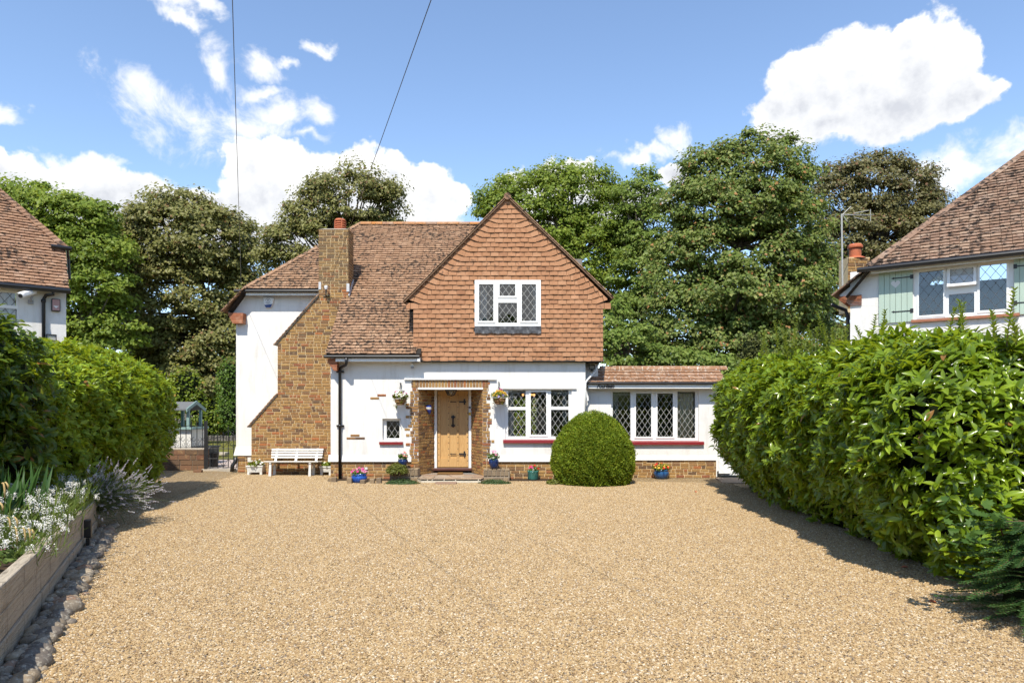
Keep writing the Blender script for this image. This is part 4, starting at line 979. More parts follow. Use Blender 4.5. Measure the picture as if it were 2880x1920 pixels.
# right-hand house, turned towards the drive
pn = Plane(7.55, 15.24, .80, -.595)
nh = thing('neighbour_house', 'white house with sage green shutters behind the tall laurel hedge', 'house', pn.P(1, 0, 0))
hz = lambda x, y, n=0.: pn.hit(*B1(x, y), n)
w0, w1 = hz(757, 1200)[0], hz(1540, 1200)[0]; wt, wb = hz(1020, 984)[1], hz(1150, 1372)[1]
zn = hz(430, 985, .3)[1]
mm = MB(); pn.panel(mm, (0, 5.5, 0, zn), [(w0, w1, wb, wt)], -.25, 0)
a = [hz(258, 1290), hz(170, 1205), hz(432, 1000), hz(470, 1000), hz(470, 1290)]
mm.prism([pn.P(u, z, .002) for u, z in a], -pn.n * .25)
mm.add([pn.P(0, 0, -.25), pn.P(0, 0, -6), pn.P(0, zn, -6), pn.P(0, zn, -.25)], [(3, 2, 1, 0)])
mm.build('wall', MT['white_render'], nh)
mm = MB(); pn.box(mm, .1, 5, 2.6, zn, -3, -2.95); pn.box(mm, .1, 5, 2.55, 2.6, -3, -.3); mm.build('interior', MT['room'], nh)
def gl(xa, xb, ya, yb, xm=None):
    xm = xm or (xa + xb) / 2; return (hz(xa, 1200)[0], hz(xb, 1200)[0], hz(xm, yb)[1], hz(xm, ya)[1])
S5 = (.05, .05)
win = window(pn, nh, (w0, w1, wb, wt), [(gl(795, 988, 1013, 1358), (.04, .045)), (gl(1030, 1232, 1190, 1345), None), (gl(1275, 1486, 960, 1318), (.04, .045))], n=-.03, dw=.17, dh=.235, wd=.008, came='came_dark')
# top light standing open
u0, u1, z0, z1 = gl(1020, 1250, 975, 1140); hg = Plane(0, 0); ang_ = R(14)
class Tilt(Plane):
    def __init__(s, base, z1, n): s.b = base; s.u = base.u; s.z1 = z1; s.n0 = n; s.n = nrm(base.n * math.cos(ang_) + np.array([0, 0, math.sin(ang_)])); s.o = base.o
    def P(s, u, z, n=0.): q = s.z1 - z; return s.b.P(u, s.z1 - q * math.cos(ang_), s.n0 + q * math.sin(ang_)) + s.n * n
tl = Tilt(pn, z1, -.02); sm = MB(); gi = (u0 + .05, u1 - .05, z0 + .05, z1 - .05); tl.panel(sm, (u0, u1, z0, z1), [gi], -.02, .03); sm.build('open_light', MT['white_paint'], win, bevel=.006)
sm = MB(); tl.panel(sm, gi, [], 0, .004, back=False); sm.build('pane', MT['glass'], win); lattice(tl, gi, .007, .17, .235, .012, MT['came_pale'], win, (.25, .5))
sm = MB(); a, b = hz(735, 1418, .07), hz(1590, 1365, .07); pn.box(sm, a[0], b[0], wb - .06, wb - .005, -.05, .08); sm.build('sill', MT['tile_sill'], win)
for k, (xa, xb) in enumerate(((480, 749), (1545, 1815))):
    u0, u1 = hz(xa, 1200, .03)[0], hz(xb, 1200, .03)[0]; zt_, zb_ = hz(600, 1002, .03)[1], hz(600, 1420, .03)[1]
    sh = MB(); pn.box(sm := MB(), u0 + .02, u1 - .02, zb_ + .02, zt_ - .02, 0.002, .012); so_ = sm.build('shutter', MT['sage_paint'], nh)
    for i in range(6):
        q = (u1 - u0) / 6; m1 = MB(); pn.box(m1, u0 + q * i + .003, u0 + q * (i + 1) - .003, zb_, zt_, .012, .034); m1.build('board', MT['sage_paint'], so_, bevel=.003)
    for yy in ((1065, 1330)):
        z = hz(670, yy, .04)[1]; m1 = MB(); e0 = u0 + (u1 - u0) * .45; s_ = 1
        if k: pn.box(m1, u0 + .0, u0 + (u1 - u0) * .55, z - .011, z + .011, .034, .042); pn.box(m1, u0 - .01, u0 + .05, z - .045, z + .045, .034, .043)
        else:
            pn.box(m1, e0, u1, z - .011, z + .011, .034, .042); pn.box(m1, u1 - .05, u1 + .01, z - .045, z + .045, .034, .043)
            m1.add([pn.P(e0 - .05, z, .038), pn.P(e0, z - .025, .038), pn.P(e0 + .02, z, .038), pn.P(e0, z + .025, .038), pn.P(e0, z, .044)], [(0, 1, 4), (1, 2, 4), (2, 3, 4), (3, 0, 4)])
        m1.build('strap_hinge', MT['iron'], so_)
    if k == 0:
        hu, hzv = hz(612, 1115, .04); pts = []
        for i in range(24):
            t = 2 * math.pi * i / 24; pts.append(pn.P(hu + .0055 * 16 * math.sin(t) ** 3, hzv + .0055 * (13 * math.cos(t) - 5 * math.cos(2 * t) - 2 * math.cos(3 * t) - math.cos(4 * t)), .0365))
        m1 = MB(); m1.prism(pts, -pn.n * .002); m1.build('heart_cutout', MT['white_render'], so_)
# roof
zc = np.array([0, 0, 1.]); NO = pn.P(0, zn + .02, .28); NU, NV, NN = pn.u, nrm(-pn.n + zc), nrm(pn.n + zc)
cu, cv = ray_on(*B1(420, 955), NO, NU, NV, NN); ku, kv = ray_on(*B1(1620, 85), NO, NU, NV, NN)
hs = (ku - cu) / (kv - cv)
mm = MB(); mm.prism([NO + NU * u + NV * v - NN * .04 for u, v in ((cu, 0), (5.6, 0), (5.6, kv + 1.2), (cu + hs * (kv + 1.2), kv + 1.2))], NN * .03)
q = NO + NU * cu; q2 = NO + NU * (cu + hs * (kv + 1.2)) + NV * (kv + 1.2)
mm.quad(q2, q, q - NU * .5 - zc * .6, q - NU * .5 - zc * .6 - pn.n * 6, q2 - pn.n * 2)
nroof = mm.build('roof', MT['undercoat'], nh)
emit(slope_tiles(NO, NU, NV, NN, int((kv + 1.0) / .112), .112, lambda v, k: [(cu + hs * v, min(cu + hs * v + 6, 4.6))], .175, seed=51), 'roof_tile', MT['neighbour_tile_right'], nroof, 220, 'roof_tiling')
hp = []
for k in range(int((kv + .9) / .112)):
    v = k * .112; a = NO + NU * (cu + hs * v - .03) + NV * v + NN * .035; v2 = v + .17; b = NO + NU * (cu + hs * v2 - .02) + NV * v2 + NN * .03; m1 = MB(); d = nrm(b - a)
    m1.obox((a + b) / 2, (d, np.cross(d, NN), NN), (np.linalg.norm(b - a) / 2, .075, .012)); hp.append((m1.v, m1.f))
emit(hp, 'hip_tile', MT['neighbour_tile_right'], nroof, 60, 'hip_tiling')
ge = NO + NU * (cu - .25) - zc * .05 + pn.n * .04; gutter([ge, ge + NU * 6], .055).build('gutter', MT['black_plastic'], nh)
mm = MB(); u_, z_ = 0, zn - .02; pn.box(mm, cu - .0, 5.4, zn - .12, zn - .0, .2, .23); pn.box(mm, cu, 5.4, zn - .012, zn, 0, .2); mm.build('fascia', MT['white_fascia'], nh)
for i in range(7):
    t = i / 6; x, y = B1(150 + (420 - 150) * t, 1196 + (985 - 1196) * t); u_, z_ = pn.hit(x, y, .02); m1 = MB(); d = nrm(pn.u + zc * .75)
    m1.obox(pn.P(u_, z_ + .02, -.12), (d, pn.n, np.cross(d, pn.n)), (.1, .3, .015)); m1.build('verge_tile', MT['neighbour_tile_right'], nroof)
for i in range(8):
    y = 1207 + i * 10.4; xa = 165 + (0 if i < 3 else (i - 2) * 12); a, b = hz(xa, y + 9, .03), hz(345, y, .03); m1 = MB(); pn.box(m1, a[0], b[0], a[1], b[1], -.2, .035 + (i % 2) * .006); m1.build('creasing_tile', MT['creasing'], nh)
mm = MB(); u_, z_ = hz(237, 1320, -.2); mm.tube([pn.P(u_ - .35, z_ + .15, -.2), pn.P(u_ - .05, z_, -.2), pn.P(u_, z_ - .15, -.2), pn.P(u_, .1, -.2)], .04, 8); mm.build('downpipe', MT['black_plastic'], nh)
# its rear chimney
pk = Plane(0, 18.2); c0 = pk.hit(*B1(237, 1150)); c1 = pk.hit(*B1(410, 905)); mm = MB(); pk.panel(mm, (c0[0], c1[0], 4.3, c1[1]), [], -.5, -.002); nchim = mm.build('chimney', MT['mortar'], nh)
emit(bricks(pk, 4.4, c1[1], lambda z: [(c0[0], c1[0])], seed=61, proud=.012), 'brick', MT['stock_brick'], nchim, 60, 'brickwork')
mm = MB(); cx_ = (c0[0] + c1[0]) / 2 + .03; pcy_ = 18.45; z_ = c1[1]
mm.lathe([(.3, z_ - .01), (.2, z_ + .05), (.145, z_ + .06), (.15, z_ + .24), (.145, z_ + .26), (.13, z_ + .27), (.13, z_ + .30), (.19, z_ + .30), (.19, z_ + .35), (.15, z_ + .40), (.1, z_ + .4)], (cx_, pcy_, 0), 24); mm.build('chimney_pot', MT['terracotta'], nchim, smooth=False)
# TV aerial
t0, t1 = W(*B1(196, 1150), 17.0), W(*B1(188, 565), 17.0); ar = thing('tv_aerial', 'television aerial on a tall thin mast by the right chimney', 'aerial', t0)
m1 = MB(); m1.tube([t0, t1], .022, 8); m1.build('mast', MT['came_pale'], ar)
m1 = MB(); e = W(*B1(415, 575), 17.0); s_ = W(*B1(195, 570), 17.0); m1.tube([s_, e], .012, 6)
up = np.array([0, 0, 1.]); 
for dz in (-.13, .12):
    m1.tube([W(*B1(285, 575), 17) + up * dz * .4, W(*B1(400, 575), 17) + up * dz], .009, 6)
for i in range(6):
    p_ = s_ + (e - s_) * (.35 + .12 * i); m1.tube([p_ - np.array([0, .22, 0]) - up * .05, p_ + np.array([0, .22, 0]) + up * .05], .006, 5)
m1.tube([e - up * .15, e + up * .15], .008, 6); m1.tube([s_ + np.array([0, 0, 0]), W(*B1(262, 505), 17)], .009, 6); m1.tube([s_, W(*B1(232, 625), 17)], .009, 6); m1.build('antenna_head', MT['came_pale'], ar)
m1 = MB(); m1.tube([W(*B1(243, 600), 17), W(*B1(250, 700), 17), W(*B1(240, 950), 17), W(*B1(200, 1040), 17)], .006, 5); m1.build('cable', MT['black_plastic'], ar)

# left-hand house
pq = Plane(-9.47, 14.5, .759, .651)
lh = thing('neighbour_house', 'white house with black downpipe behind the rounded hedge by the iron gate', 'house', pq.P(-1, 0, 0))
hq = lambda x, y, n=0.: pq.hit(*B2(x, y), n)
zl = hq(600, 1035, .15)[1]
wu = hq(172, 1200)[0]
mm = MB(); pq.panel(mm, (-6, 0, 0, zl), [(-2.2, wu, hq(80, 1360)[1], hq(80, 1040)[1])], -.25, 0)
mm.add([pq.P(0, 0, -.25), pq.P(0, 0, -7), pq.P(0, zl, -7), pq.P(0, zl, -.25)], [(0, 1, 2, 3)]); mm.build('wall', MT['white_render'], lh)
mm = MB(); pq.box(mm, -5, -.2, 2.0, zl - .1, -2.5, -2.45); mm.build('interior', MT['room'], lh)
g1 = (-2.0, hq(150, 1200)[0], hq(75, 1168)[1], hq(75, 1052)[1]); g2 = (-2.0, hq(158, 1250)[0], hq(75, 1350)[1], hq(75, 1196)[1])
wlh = window(pq, lh, (-2.2, wu, hq(80, 1360)[1], hq(80, 1040)[1]), [(g1, None), (g2, None)], n=-.04, came='came_dark', dw=.17, dh=.235)
wavy_curtain(pq, wlh, -2.1, wu - .05, hq(80, 1350)[1], hq(80, 1045)[1], -.12, 'net_curtain', 9, .02)
LO = pq.P(0, zl + .03, .22); LU, LV, LN = pq.u, nrm(-pq.n + zc), nrm(pq.n + zc)
eu, evv = ray_on(*B2(632, 1008), LO, LU, LV, LN); hu1, hv1 = ray_on(*B2(602, 665), LO, LU, LV, LN); hu0, hv0 = ray_on(*B2(0, 150), LO, LU, LV, LN)
def lspan(v, k):
    if v < hv1: return [(-4, eu + (hu1 - eu) * v / hv1)]
    return [(-4.5, hu1 + (hu0 - hu1) * (v - hv1) / (hv0 - hv1))]
mm = MB(); mm.prism([LO + LU * u + LV * v - LN * .04 for u, v in ((-5, 0), (eu, 0), (hu1, hv1), (hu0, hv0), (hu0 - .3, hv0 + .3), (-5, hv0 + .3))], LN * .03); lroof = mm.build('roof', MT['undercoat'], lh)
emit(slope_tiles(LO, LU, LV, LN, int((hv0 + .3) / .108), .108, lspan, .172, seed=71), 'roof_tile', MT['neighbour_tile'], lroof, 220, 'roof_tiling')
hp = []
for k in range(int((hv0 - hv1 + .2) / .108)):
    v = hv1 + k * .108; f_ = lambda v: LO + LU * (hu1 + (hu0 - hu1) * (v - hv1) / (hv0 - hv1) + .03) + LV * v + LN * .035; a, b = f_(v), f_(v + .16); d = nrm(b - a); m1 = MB(); m1.obox((a + b) / 2, (d, np.cross(d, LN), LN), (np.linalg.norm(b - a) / 2, .075, .012)); hp.append((m1.v, m1.f))
emit(hp, 'hip_tile', MT['neighbour_tile'], lroof, 50, 'hip_tiling')
ge = LO + LU * (eu + .02) - zc * .05 + pq.n * .03; gutter([ge, ge - LU * 4], .055).build('gutter', MT['black_plastic'], lh)
p0 = LO + LU * (hu1 - .28) + LV * (hv1 - .05) + LN * .09; gutter([p0, p0 + LU * .38], .05).build('gutter', MT['black_plastic'], lh)
p1 = LO + LU * (hu1 + .03) + LV * hv1; m1 = MB(); m1.tube([p1 + LN * .05, p1 - zc * .15 - pq.n * .2 + LU * .05, p1 - zc * .6 - pq.n * .25 + LU * .08], .03, 8); m1.build('downpipe', MT['black_plastic'], lh)
mm = MB(); d0 = pq.P(*hq(490, 1035, .22), .2); d1 = hq(400, 1105, .06); mm.tube([d0, d0 - zc * .08, pq.P(d1[0] + .04, d1[1] + .06, .08), pq.P(d1[0], d1[1] - .03, .06), pq.P(d1[0], 1.0, .06)], .034, 10)
mm.lathe([(.045, -.03), (.045, .03)], pq.P(d1[0], d1[1] - .06, .06), 10); mm.build('downpipe', MT['black_plastic'], lh, smooth=True)
# things fixed to it
a = hq(185, 1090, .32); b = hq(315, 1058, .1); cc = thing('security_camera', 'white bullet security camera on the left house wall', 'camera', pq.P(*hq(285, 1130, 0), 0))
m1 = MB(); A, B_ = pq.P(a[0], a[1], .42), pq.P(b[0], b[1] + .02, .12); m1.tube([A, B_], .052, 12); m1.obox((A + B_) / 2 + zc * .05, (nrm(B_ - A), pq.u, zc), (.21, .055, .008)); m1.build('body', MT['camera_white'], cc)
m1 = MB(); m1.tube([A, A + nrm(A - B_) * .012], .042, 12); m1.build('lens', MT['black_plastic'], cc)
m1 = MB(); q = hq(283, 1135, .05); m1.tube([B_, pq.P(q[0], q[1] + .05, .1), pq.P(q[0], q[1], .05), pq.P(q[0], q[1], .0)], .02, 8); pq.box(m1, q[0] - .045, q[0] + .045, q[1] - .05, q[1] + .03, 0, .04); m1.build('bracket', MT['grey_plastic'], cc)
r0 = (hq(473, 1170, .06)[0], hq(555, 1170, .06)[0], hq(515, 1225, .06)[1], hq(515, 1112, .06)[1]); ab = thing('alarm_box', 'square dull pink alarm box beside the left house downpipe', 'alarm box', pq.P(r0[0], r0[2], 0))
m1 = MB(); pq.box(m1, r0[0], r0[1], r0[2], r0[3], 0, .07); m1.build('case', MT['black_plastic'], ab, bevel=.01)
m1 = MB(); pq.box(m1, r0[0] + .015, r0[1] - .015, r0[2] + .015, r0[3] - .015, .07, .078); m1.build('cover', MT['pink_box'], ab)
uu = (r0[0] + r0[1]) / 2; zz = r0[2] + .09; m1 = MB(); m1.prism([pq.P(uu - .05, zz + .02, .0785), pq.P(uu + .05, zz + .02, .0785), pq.P(uu, zz - .03, .0785)], pq.n * .002); m1.build('emblem', MT['camera_white'], ab)
r0 = (hq(425, 1450, .1)[0], hq(520, 1450, .1)[0], hq(470, 1500, .1)[1], hq(470, 1437, .1)[1]); fl_ = thing('floodlight', 'black framed floodlight low on the left house wall', 'light', pq.P(r0[0], r0[2], 0))
m1 = MB(); pq.panel(m1, r0, [(r0[0] + .015, r0[1] - .015, r0[2] + .015, r0[3] - .015)], .06, .12); m1.build('housing', MT['black_plastic'], fl_)
m1 = MB(); pq.box(m1, r0[0] + .015, r0[1] - .015, r0[2] + .015, r0[3] - .015, .07, .1); m1.build('lens', MT['came_pale'], fl_)
m1 = MB(); pq.box(m1, r0[0] + .08, r0[0] + .12, r0[2] + .02, r0[2] + .06, 0, .07); q = pq.P(r0[1], r0[2] + .03, .07); m1.tube([q, q + pq.u * .06 - zc * .03, q + pq.u * .09 - zc * .12 - pq.n * .05], .006, 5); m1.build('bracket', MT['black_plastic'], fl_)
# ------------------------------------------------------------------ fixtures on the main house
# alarm box
def C1(x, y): return 600 + x / 3.92, 520 + y / 3.92
ab = thing('alarm_box', 'white shield shaped alarm box with blue tip under the wing eave', 'alarm box', W(*C1(606, 1355), DL))
sh = [C1(x, y) for x, y in ((548, 1245), (572, 1240), (606, 1239), (640, 1241), (665, 1248), (652, 1300), (630, 1352), (580, 1352), (556, 1300))]
m1 = MB(); m1.prism([W(x, y, DL - .07) for x, y in sh][::-1], (0, .07, 0)); m1.build('case', MT['camera_white'], ab, bevel=.006)
m1 = MB(); m1.prism([W(*C1(x, y), DL - .074) for x, y in ((562, 1322), (650, 1312), (631, 1352), (580, 1352))][::-1], (0, .003, 0)); m1.build('blue_tip', MT['blue_plastic'], ab)
c0 = W(*C1(602, 1271), DL - .074); m1 = MB(); k = 20
m1.add([c0 + np.array([math.cos(t) * r, 0, math.sin(t) * r]) for t in np.linspace(0, 2 * math.pi, k, False) for r in (.055, .066)], [(2 * i, 2 * i + 1, (2 * i + 3) % (2 * k), (2 * i + 2) % (2 * k)) for i in range(k)])
for dx, dz in ((-.028, .03), (.028, .03), (0, -.04)): m1.bar(c0, c0 + np.array([dx, 0, dz]), .004, .02, up=(0, 0, 1) if dx else (1, 0, 0))
for y, w_ in ((1300, .075), (1309, .045)):
    q = W(*C1(602, y), DL - .074); m1.box(q[0] - w_, q[0] + w_, q[1], q[1] + .002, q[2] - .005, q[2] + .005)
m1.build('emblem', MT['grey_plastic'], ab)
# cable bracket on the chimney
br = thing('cable_bracket', 'small white topped cable bracket on the brick chimney', 'bracket', W(*C1(1240, 1200), DC))
m1 = MB(); a = W(*C1(1243, 1120), DC - .16); m1.lathe([(.035, -.07), (.045, -.02), (.045, .02), (.02, .03)], a, 12); m1.build('insulator', MT['camera_white'], br)
m1 = MB(); m1.tube([a - zc * .07, a - zc * .2, W(*C1(1243, 1230), DC - .1), W(*C1(1243, 1230), DC)], .018, 8); m1.tube([W(*C1(1210, 1225), DC - .03), W(*C1(1275, 1225), DC - .03)], .012, 6); m1.build('arm', MT['iron'], br)
# overhead wires
def wire(A, B, sag, label):
    A, B = np.asarray(A, float), np.asarray(B, float); pts = [A + (B - A) * t - zc * sag * 4 * t * (1 - t) for t in np.linspace(0, 1, 24)]
    m1 = MB(); m1.tube(pts, .0042, 5); tag(m1.build('overhead_wire', MT['black_plastic'], origin=tuple(A)), label, 'wire', 'overhead wires')
A = W(679, 826, 18.4); B = W(654, 0, 6); wire(A, A + (B - A) * 1.35, .03, 'overhead wire running to the white wing of the house')
A = W(923, 806, DC - .17); B = W(1210, 0, 6); wire(A, A + (B - A) * 1.35, .03, 'overhead wire running to the brick chimney')
# security light above the left wall, floodlight on the right corner, lantern, bell
def C4(x, y): return 1040 + x / 4.355, 1020 + y / 4.355
sl_ = thing('security_light', 'small white sensor light high on the front wall', 'light', W(*C4(520, 45), DF))
m1 = MB(); a = W(*C4(520, 30), DF - .05); m1.box(a[0] - .035, a[0] + .035, DF - .09, DF, a[2] - .045, a[2] + .05); m1.build('body', MT['camera_white'], sl_, bevel=.008)
m1 = MB(); m1.lathe([(.035, -.03), (.04, .0), (.03, .02)], W(*C4(520, 52), DF - .07), 12); m1.build('sensor', MT['grey_plastic'], sl_)
fl_ = thing('floodlight', 'black framed floodlight at the corner above the extension roof', 'light', W(1665, 1042, DX))
m1 = MB(); r0 = px_rect(px_, 1656.5, 1026, 1673.5, 1038, .1); px_.panel(m1, r0, [(r0[0] + .016, r0[1] - .016, r0[2] + .016, r0[3] - .016)], .05, .11); m1.build('housing', MT['black_plastic'], fl_)
m1 = MB(); px_.box(m1, r0[0] + .016, r0[1] - .016, r0[2] + .016, r0[3] - .016, .06, .095); m1.build('lens', MT['came_pale'], fl_)
m1 = MB(); q = (r0[0] + r0[1]) / 2; px_.box(m1, q - .03, q + .03, r0[2] - .05, r0[2] - .02, 0, .08); px_.box(m1, q - .012, q + .012, r0[2] - .03, r0[2], .04, .08); m1.lathe([(.018, 0), (.018, .04)], px_.P(q - .02, r0[2] - .035, .08), 8, axis=(0, -1, 0)); m1.lathe([(.018, 0), (.018, .04)], px_.P(q + .025, r0[2] - .035, .08), 8, axis=(0, -1, 0)); m1.build('sensor', MT['black_plastic'], fl_)
lt = W(*C4(996, 320), DF + .25); ln = thing('porch_lantern', 'black hexagonal lantern under the porch lintel', 'lantern', lt)
m1 = MB(); m1.lathe([(.03, .0), (.15, -.015), (.155, -.04), (.14, -.045)], lt, 6); m1.lathe([(.08, -.155), (.06, -.165), (.02, -.18)], lt, 6)
for k in range(6):
    a = k * math.pi / 3; m1.tube([lt + np.array([math.cos(a) * .14, math.sin(a) * .14, -.04]), lt + np.array([math.cos(a) * .08, math.sin(a) * .08, -.157])], .008, 5)
m1.build('lantern_frame', MT['iron'], ln)
m1 = MB(); m1.lathe([(.135, -.044), (.075, -.156)], lt, 6); m1.build('glass', MT['glass'], ln)
m1 = MB(); m1.lathe([(.02, -.12), (.03, -.1), (.03, -.07), (.015, -.045)], lt, 10); m1.build('bulb', MT['came_pale'], ln)
db = thing('door_bell', 'black and white door bell on the door frame', 'door bell', W(*C4(1224, 590), DD))
for (y0, y1, mt_, nm) in ((535, 556, 'black_plastic', 'camera_window'), (558, 598, 'camera_white', 'push_plate'), (606, 640, 'petal_yellow', 'notice')):
    a, b = pd.hit(*C4(1212, y1), .01), pd.hit(*C4(1237, y0), .01); m1 = MB(); pd.box(m1, a[0], b[0], a[1], b[1], 0, .022); m1.build(nm, MT[mt_], db)
wp_c = pL.hit(*C4(694, 570)); wp0 = pL.P(wp_c[0], wp_c[1], .075)
m1 = MB(); m1.lathe([(.012, -.115), (.03, -.09), (.055, -.03), (.072, .03), (.078, .06), (.06, .09), (.066, .11), (.05, .11)], wp0, 18, axis=(-.12, -.1, 1)); tag(m1.build('wall_pot', MT['painted_pot'], smooth=True, origin=tuple(wp0)), 'blue and cream painted pot hung in the porch', 'pot')
# house name
tc = bpy.data.curves.new('house_name', 'FONT'); tc.body = 'Fourteen'; tc.size = .125; tc.shear = .45; tc.extrude = .004; tc.space_character = .92; tc.offset = .004; tc.materials.append(MT['iron'])
to = bpy.data.objects.new('house_name', tc); COL.objects.link(to); a = W(1380 + 998 / 3.36, 1089.5, DXE); to.location = (a[0] + .01, DXE + .012, a[2]); to.rotation_euler = (R(90), 0, R(0)); to.scale = (1.0, .95, 1)
me_ = bpy.data.meshes.new_from_object(to.evaluated_get(bpy.context.evaluated_depsgraph_get())); loc_, sc_ = to.location.copy(), to.scale.copy(); bpy.data.objects.remove(to); me_.materials.clear(); to = link('house_name', me_, MT['iron']); to.location = loc_; to.scale = sc_; to.rotation_euler = (R(90), 0, 0)
tag(to, 'black script lettering Fourteen on the white fascia', 'house sign')
# two lit bulbs in the front room
for i, (x, y) in enumerate(((1471, 1108), (1496, 1107), (1502, 1108))):
    p_ = W(x, y, 18.6 + .1 * i); bl = thing('pendant_lamp', ['lit pendant bulb behind the left pane', 'lit pendant bulb behind the opening casement', 'lit pendant bulb next to the frame of the opening casement'][i], 'lamp', p_, 'pendant bulbs in the front room')
    m1 = MB(); m1.lathe([(.006, -.055), (.026, -.04), (.03, -.01), (.015, .02)], p_, 10); m1.build('bulb', MT['bulb_glow'], bl)
    m1 = MB(); m1.tube([p_ + zc * .02, np.array([p_[0], p_[1], 2.77])], .008, 6); m1.build('flex', MT['bulb_cap'], bl)
mm = MB(); a, b = pf.hit(1028, 1317, .03), pf.hit(1037, 1323, .03)
pw2 = pf.hit(*(620 + 1340 / 3.2667, 900 + 1360 / 3.2667)); m1 = MB(); pf.box(m1, pw2[0] - .035, pw2[0] + .035, pw2[1] - .025, pw2[1] + .025, 0, .03); m1.build('air_brick', MT['plastic_white'], plinth)
m1 = MB(); q = pw_.hit(400 + 1698 / 5.6, 1080 + 1185 / 5.6); pw_.box(m1, q[0] - .045, q[0] + .045, q[1] - .06, q[1] + .06, 0, .06); tag(m1.build('meter_box', MT['plastic_white'], plinth), None)

# ------------------------------------------------------------------ step, beds and stones by the porch
st = thing('doorstep', 'crazy paved doorstep running out from the porch', 'step', (-1.5, 16.5, 0))
fx0, fx1, fy = WX(1185, 15.95), WX(1352, 15.95), 15.95
m1 = MB(); m1.prism([(JL - .12, DD + .0, .0), (JR + .12, DD + .0, .0), (JR + .12, DF - .1, .0), (fx1, fy, .0), (fx0, fy, .0), (JL - .12, DF - .1, .0)], (0, 0, .088)); m1.build('bed', MT['mortar_pale'], st)
rs = random.Random(77); pcs = []
pts = [(JL - .1 + (JR - JL + .2) * ((i + .5) / 6 + rs.uniform(-.06, .06)), fy + .05 + (DD - fy - .1) * ((j + .5) / 5 + rs.uniform(-.07, .07))) for i in range(6) for j in range(5)]
def clip(poly, a, b, c):      # keep a*x + b*y <= c
    out = []
    for i in range(len(poly)):
        p, q = poly[i], poly[(i + 1) % len(poly)]; dp, dq = a * p[0] + b * p[1] - c, a * q[0] + b * q[1] - c
        if dp <= 0: out.append(p)
        if dp * dq < 0: t = dp / (dp - dq); out.append((p[0] + (q[0] - p[0]) * t, p[1] + (q[1] - p[1]) * t))
    return out
for i, p in enumerate(pts):
    poly = [(JL - .12, DD), (JL - .12, DF - .1), (fx0, fy), (fx1, fy), (JR + .12, DF - .1), (JR + .12, DD)]
    for j, q in enumerate(pts):
        if i == j: continue
        a, b = q[0] - p[0], q[1] - p[1]; L_ = math.hypot(a, b); mx_, my_ = (p[0] + q[0]) / 2, (p[1] + q[1]) / 2; poly = clip(poly, a / L_, b / L_, (a * mx_ + b * my_) / L_ - .010)
        if len(poly) < 3: break
    if len(poly) >= 3:
        zt_ = .1 + rs.uniform(-.004, .006); m1 = MB(); m1.prism([(x, y, .06) for x, y in poly], (0, 0, zt_ - .06)); m1.build('paving_stone', MT['crazy_paving'], st)
m1 = MB(); a, b = WX(1222, 15.6), WX(1283, 15.6); m1.box(a, b, 15.62, 15.86, -.02, .045); tag(m1.build('stepping_stone', MT['crazy_paving'], bevel=.01, origin=(a, 15.7, 0)), 'single grey stone slab in the gravel before the doorstep', 'stone')
m1 = MB(); a, b = WX(1232, 17.2), WX(1302, 17.2); m1.box(a, b, 16.95, 17.33, .107, .125); tag(m1.build('doormat', MT['mat_brown'], origin=(a, 17.1, .107)), 'brown coir mat in front of the oak door', 'doormat')
sb = MB(); sb.prism([(XL + .02, 16.35, -.01), (WX(1185, 16.2), 16.3, -.01), (WX(1185, 16.2), DF, -.01), (XL + .02, DF, -.01)], (0, 0, .03)); sb.prism([(WX(1352, 16.2), 16.3, -.01), (XR, 16.3, -.01), (XR, DF, -.01), (WX(1352, 16.2), DF, -.01)], (0, 0, .03))
tag(sb.build('soil_border', MT['soil']), 'narrow dark soil border under the front wall', 'soil', kind='structure')
for k, (x, y, lab) in enumerate(((930, 1352, 'upright edging stone at the wall corner'), (939, 1353, 'pale edging stone left of the downpipe'), (982, 1357, 'tan edging stone left of the big blue pot'), (1019, 1358, 'tan edging stone in front of the big blue pot'), (1046, 1357, 'dark edging stone right of the big blue pot'), (1065, 1357, 'pale brick edging stone under the green mat plant'))):
    D = 1.77 * F / (y + 3 - HY); p_ = W(x, y, D); m1 = MB(); h_ = .1 + .02 * (k % 3); m1.box(p_[0] - .055, p_[0] + .06, D - .02, D + .1, -.02, h_); tag(m1.build('edging_stone', MT['old_stone'], bevel=.015, origin=(p_[0], D, 0)), lab, 'stone', 'edging stones along the front border')
for (x0, x1, yt, lab, sd) in ((1096, 1175, 1316, 'low stone block wall left of the doorstep', 81), (1360, 1433, 1317, 'low stone block wall right of the doorstep', 82)):
    Dq = 16.28; a, b = WX(x0, Dq), WX(x1, Dq); zt_ = WZ(yt + 6, Dq); lw = thing('low_wall', lab, 'wall', ((a + b) / 2, Dq, 0), 'low walls beside the doorstep')
    m1 = MB(); m1.box(a, b, Dq, DF - .03, -.05, zt_); m1.build('core', MT['mortar_grey'], lw)
    pq_ = Plane(0, Dq); lo = zt_ * .5
    for pc_ in bricks(pq_, 0, lo, lambda z: [(a, b)], course=.1, L=.24, proud=.02, seed=sd) + bricks(pq_, lo, zt_, lambda z: [(a, b)], course=zt_ - lo, L=.1, headers=0, proud=.02, seed=sd): MB().add(*pc_).build('stone_block', MT['old_stone'], lw)
    for i in range(6):
        q = a + (b - a) * i / 6; m1 = MB(); m1.box(q + .005, q + (b - a) / 6 - .005, Dq - .015, DF - .06, zt_, zt_ + .025); m1.build('capping_stone', MT['old_stone'], lw, bevel=.008)

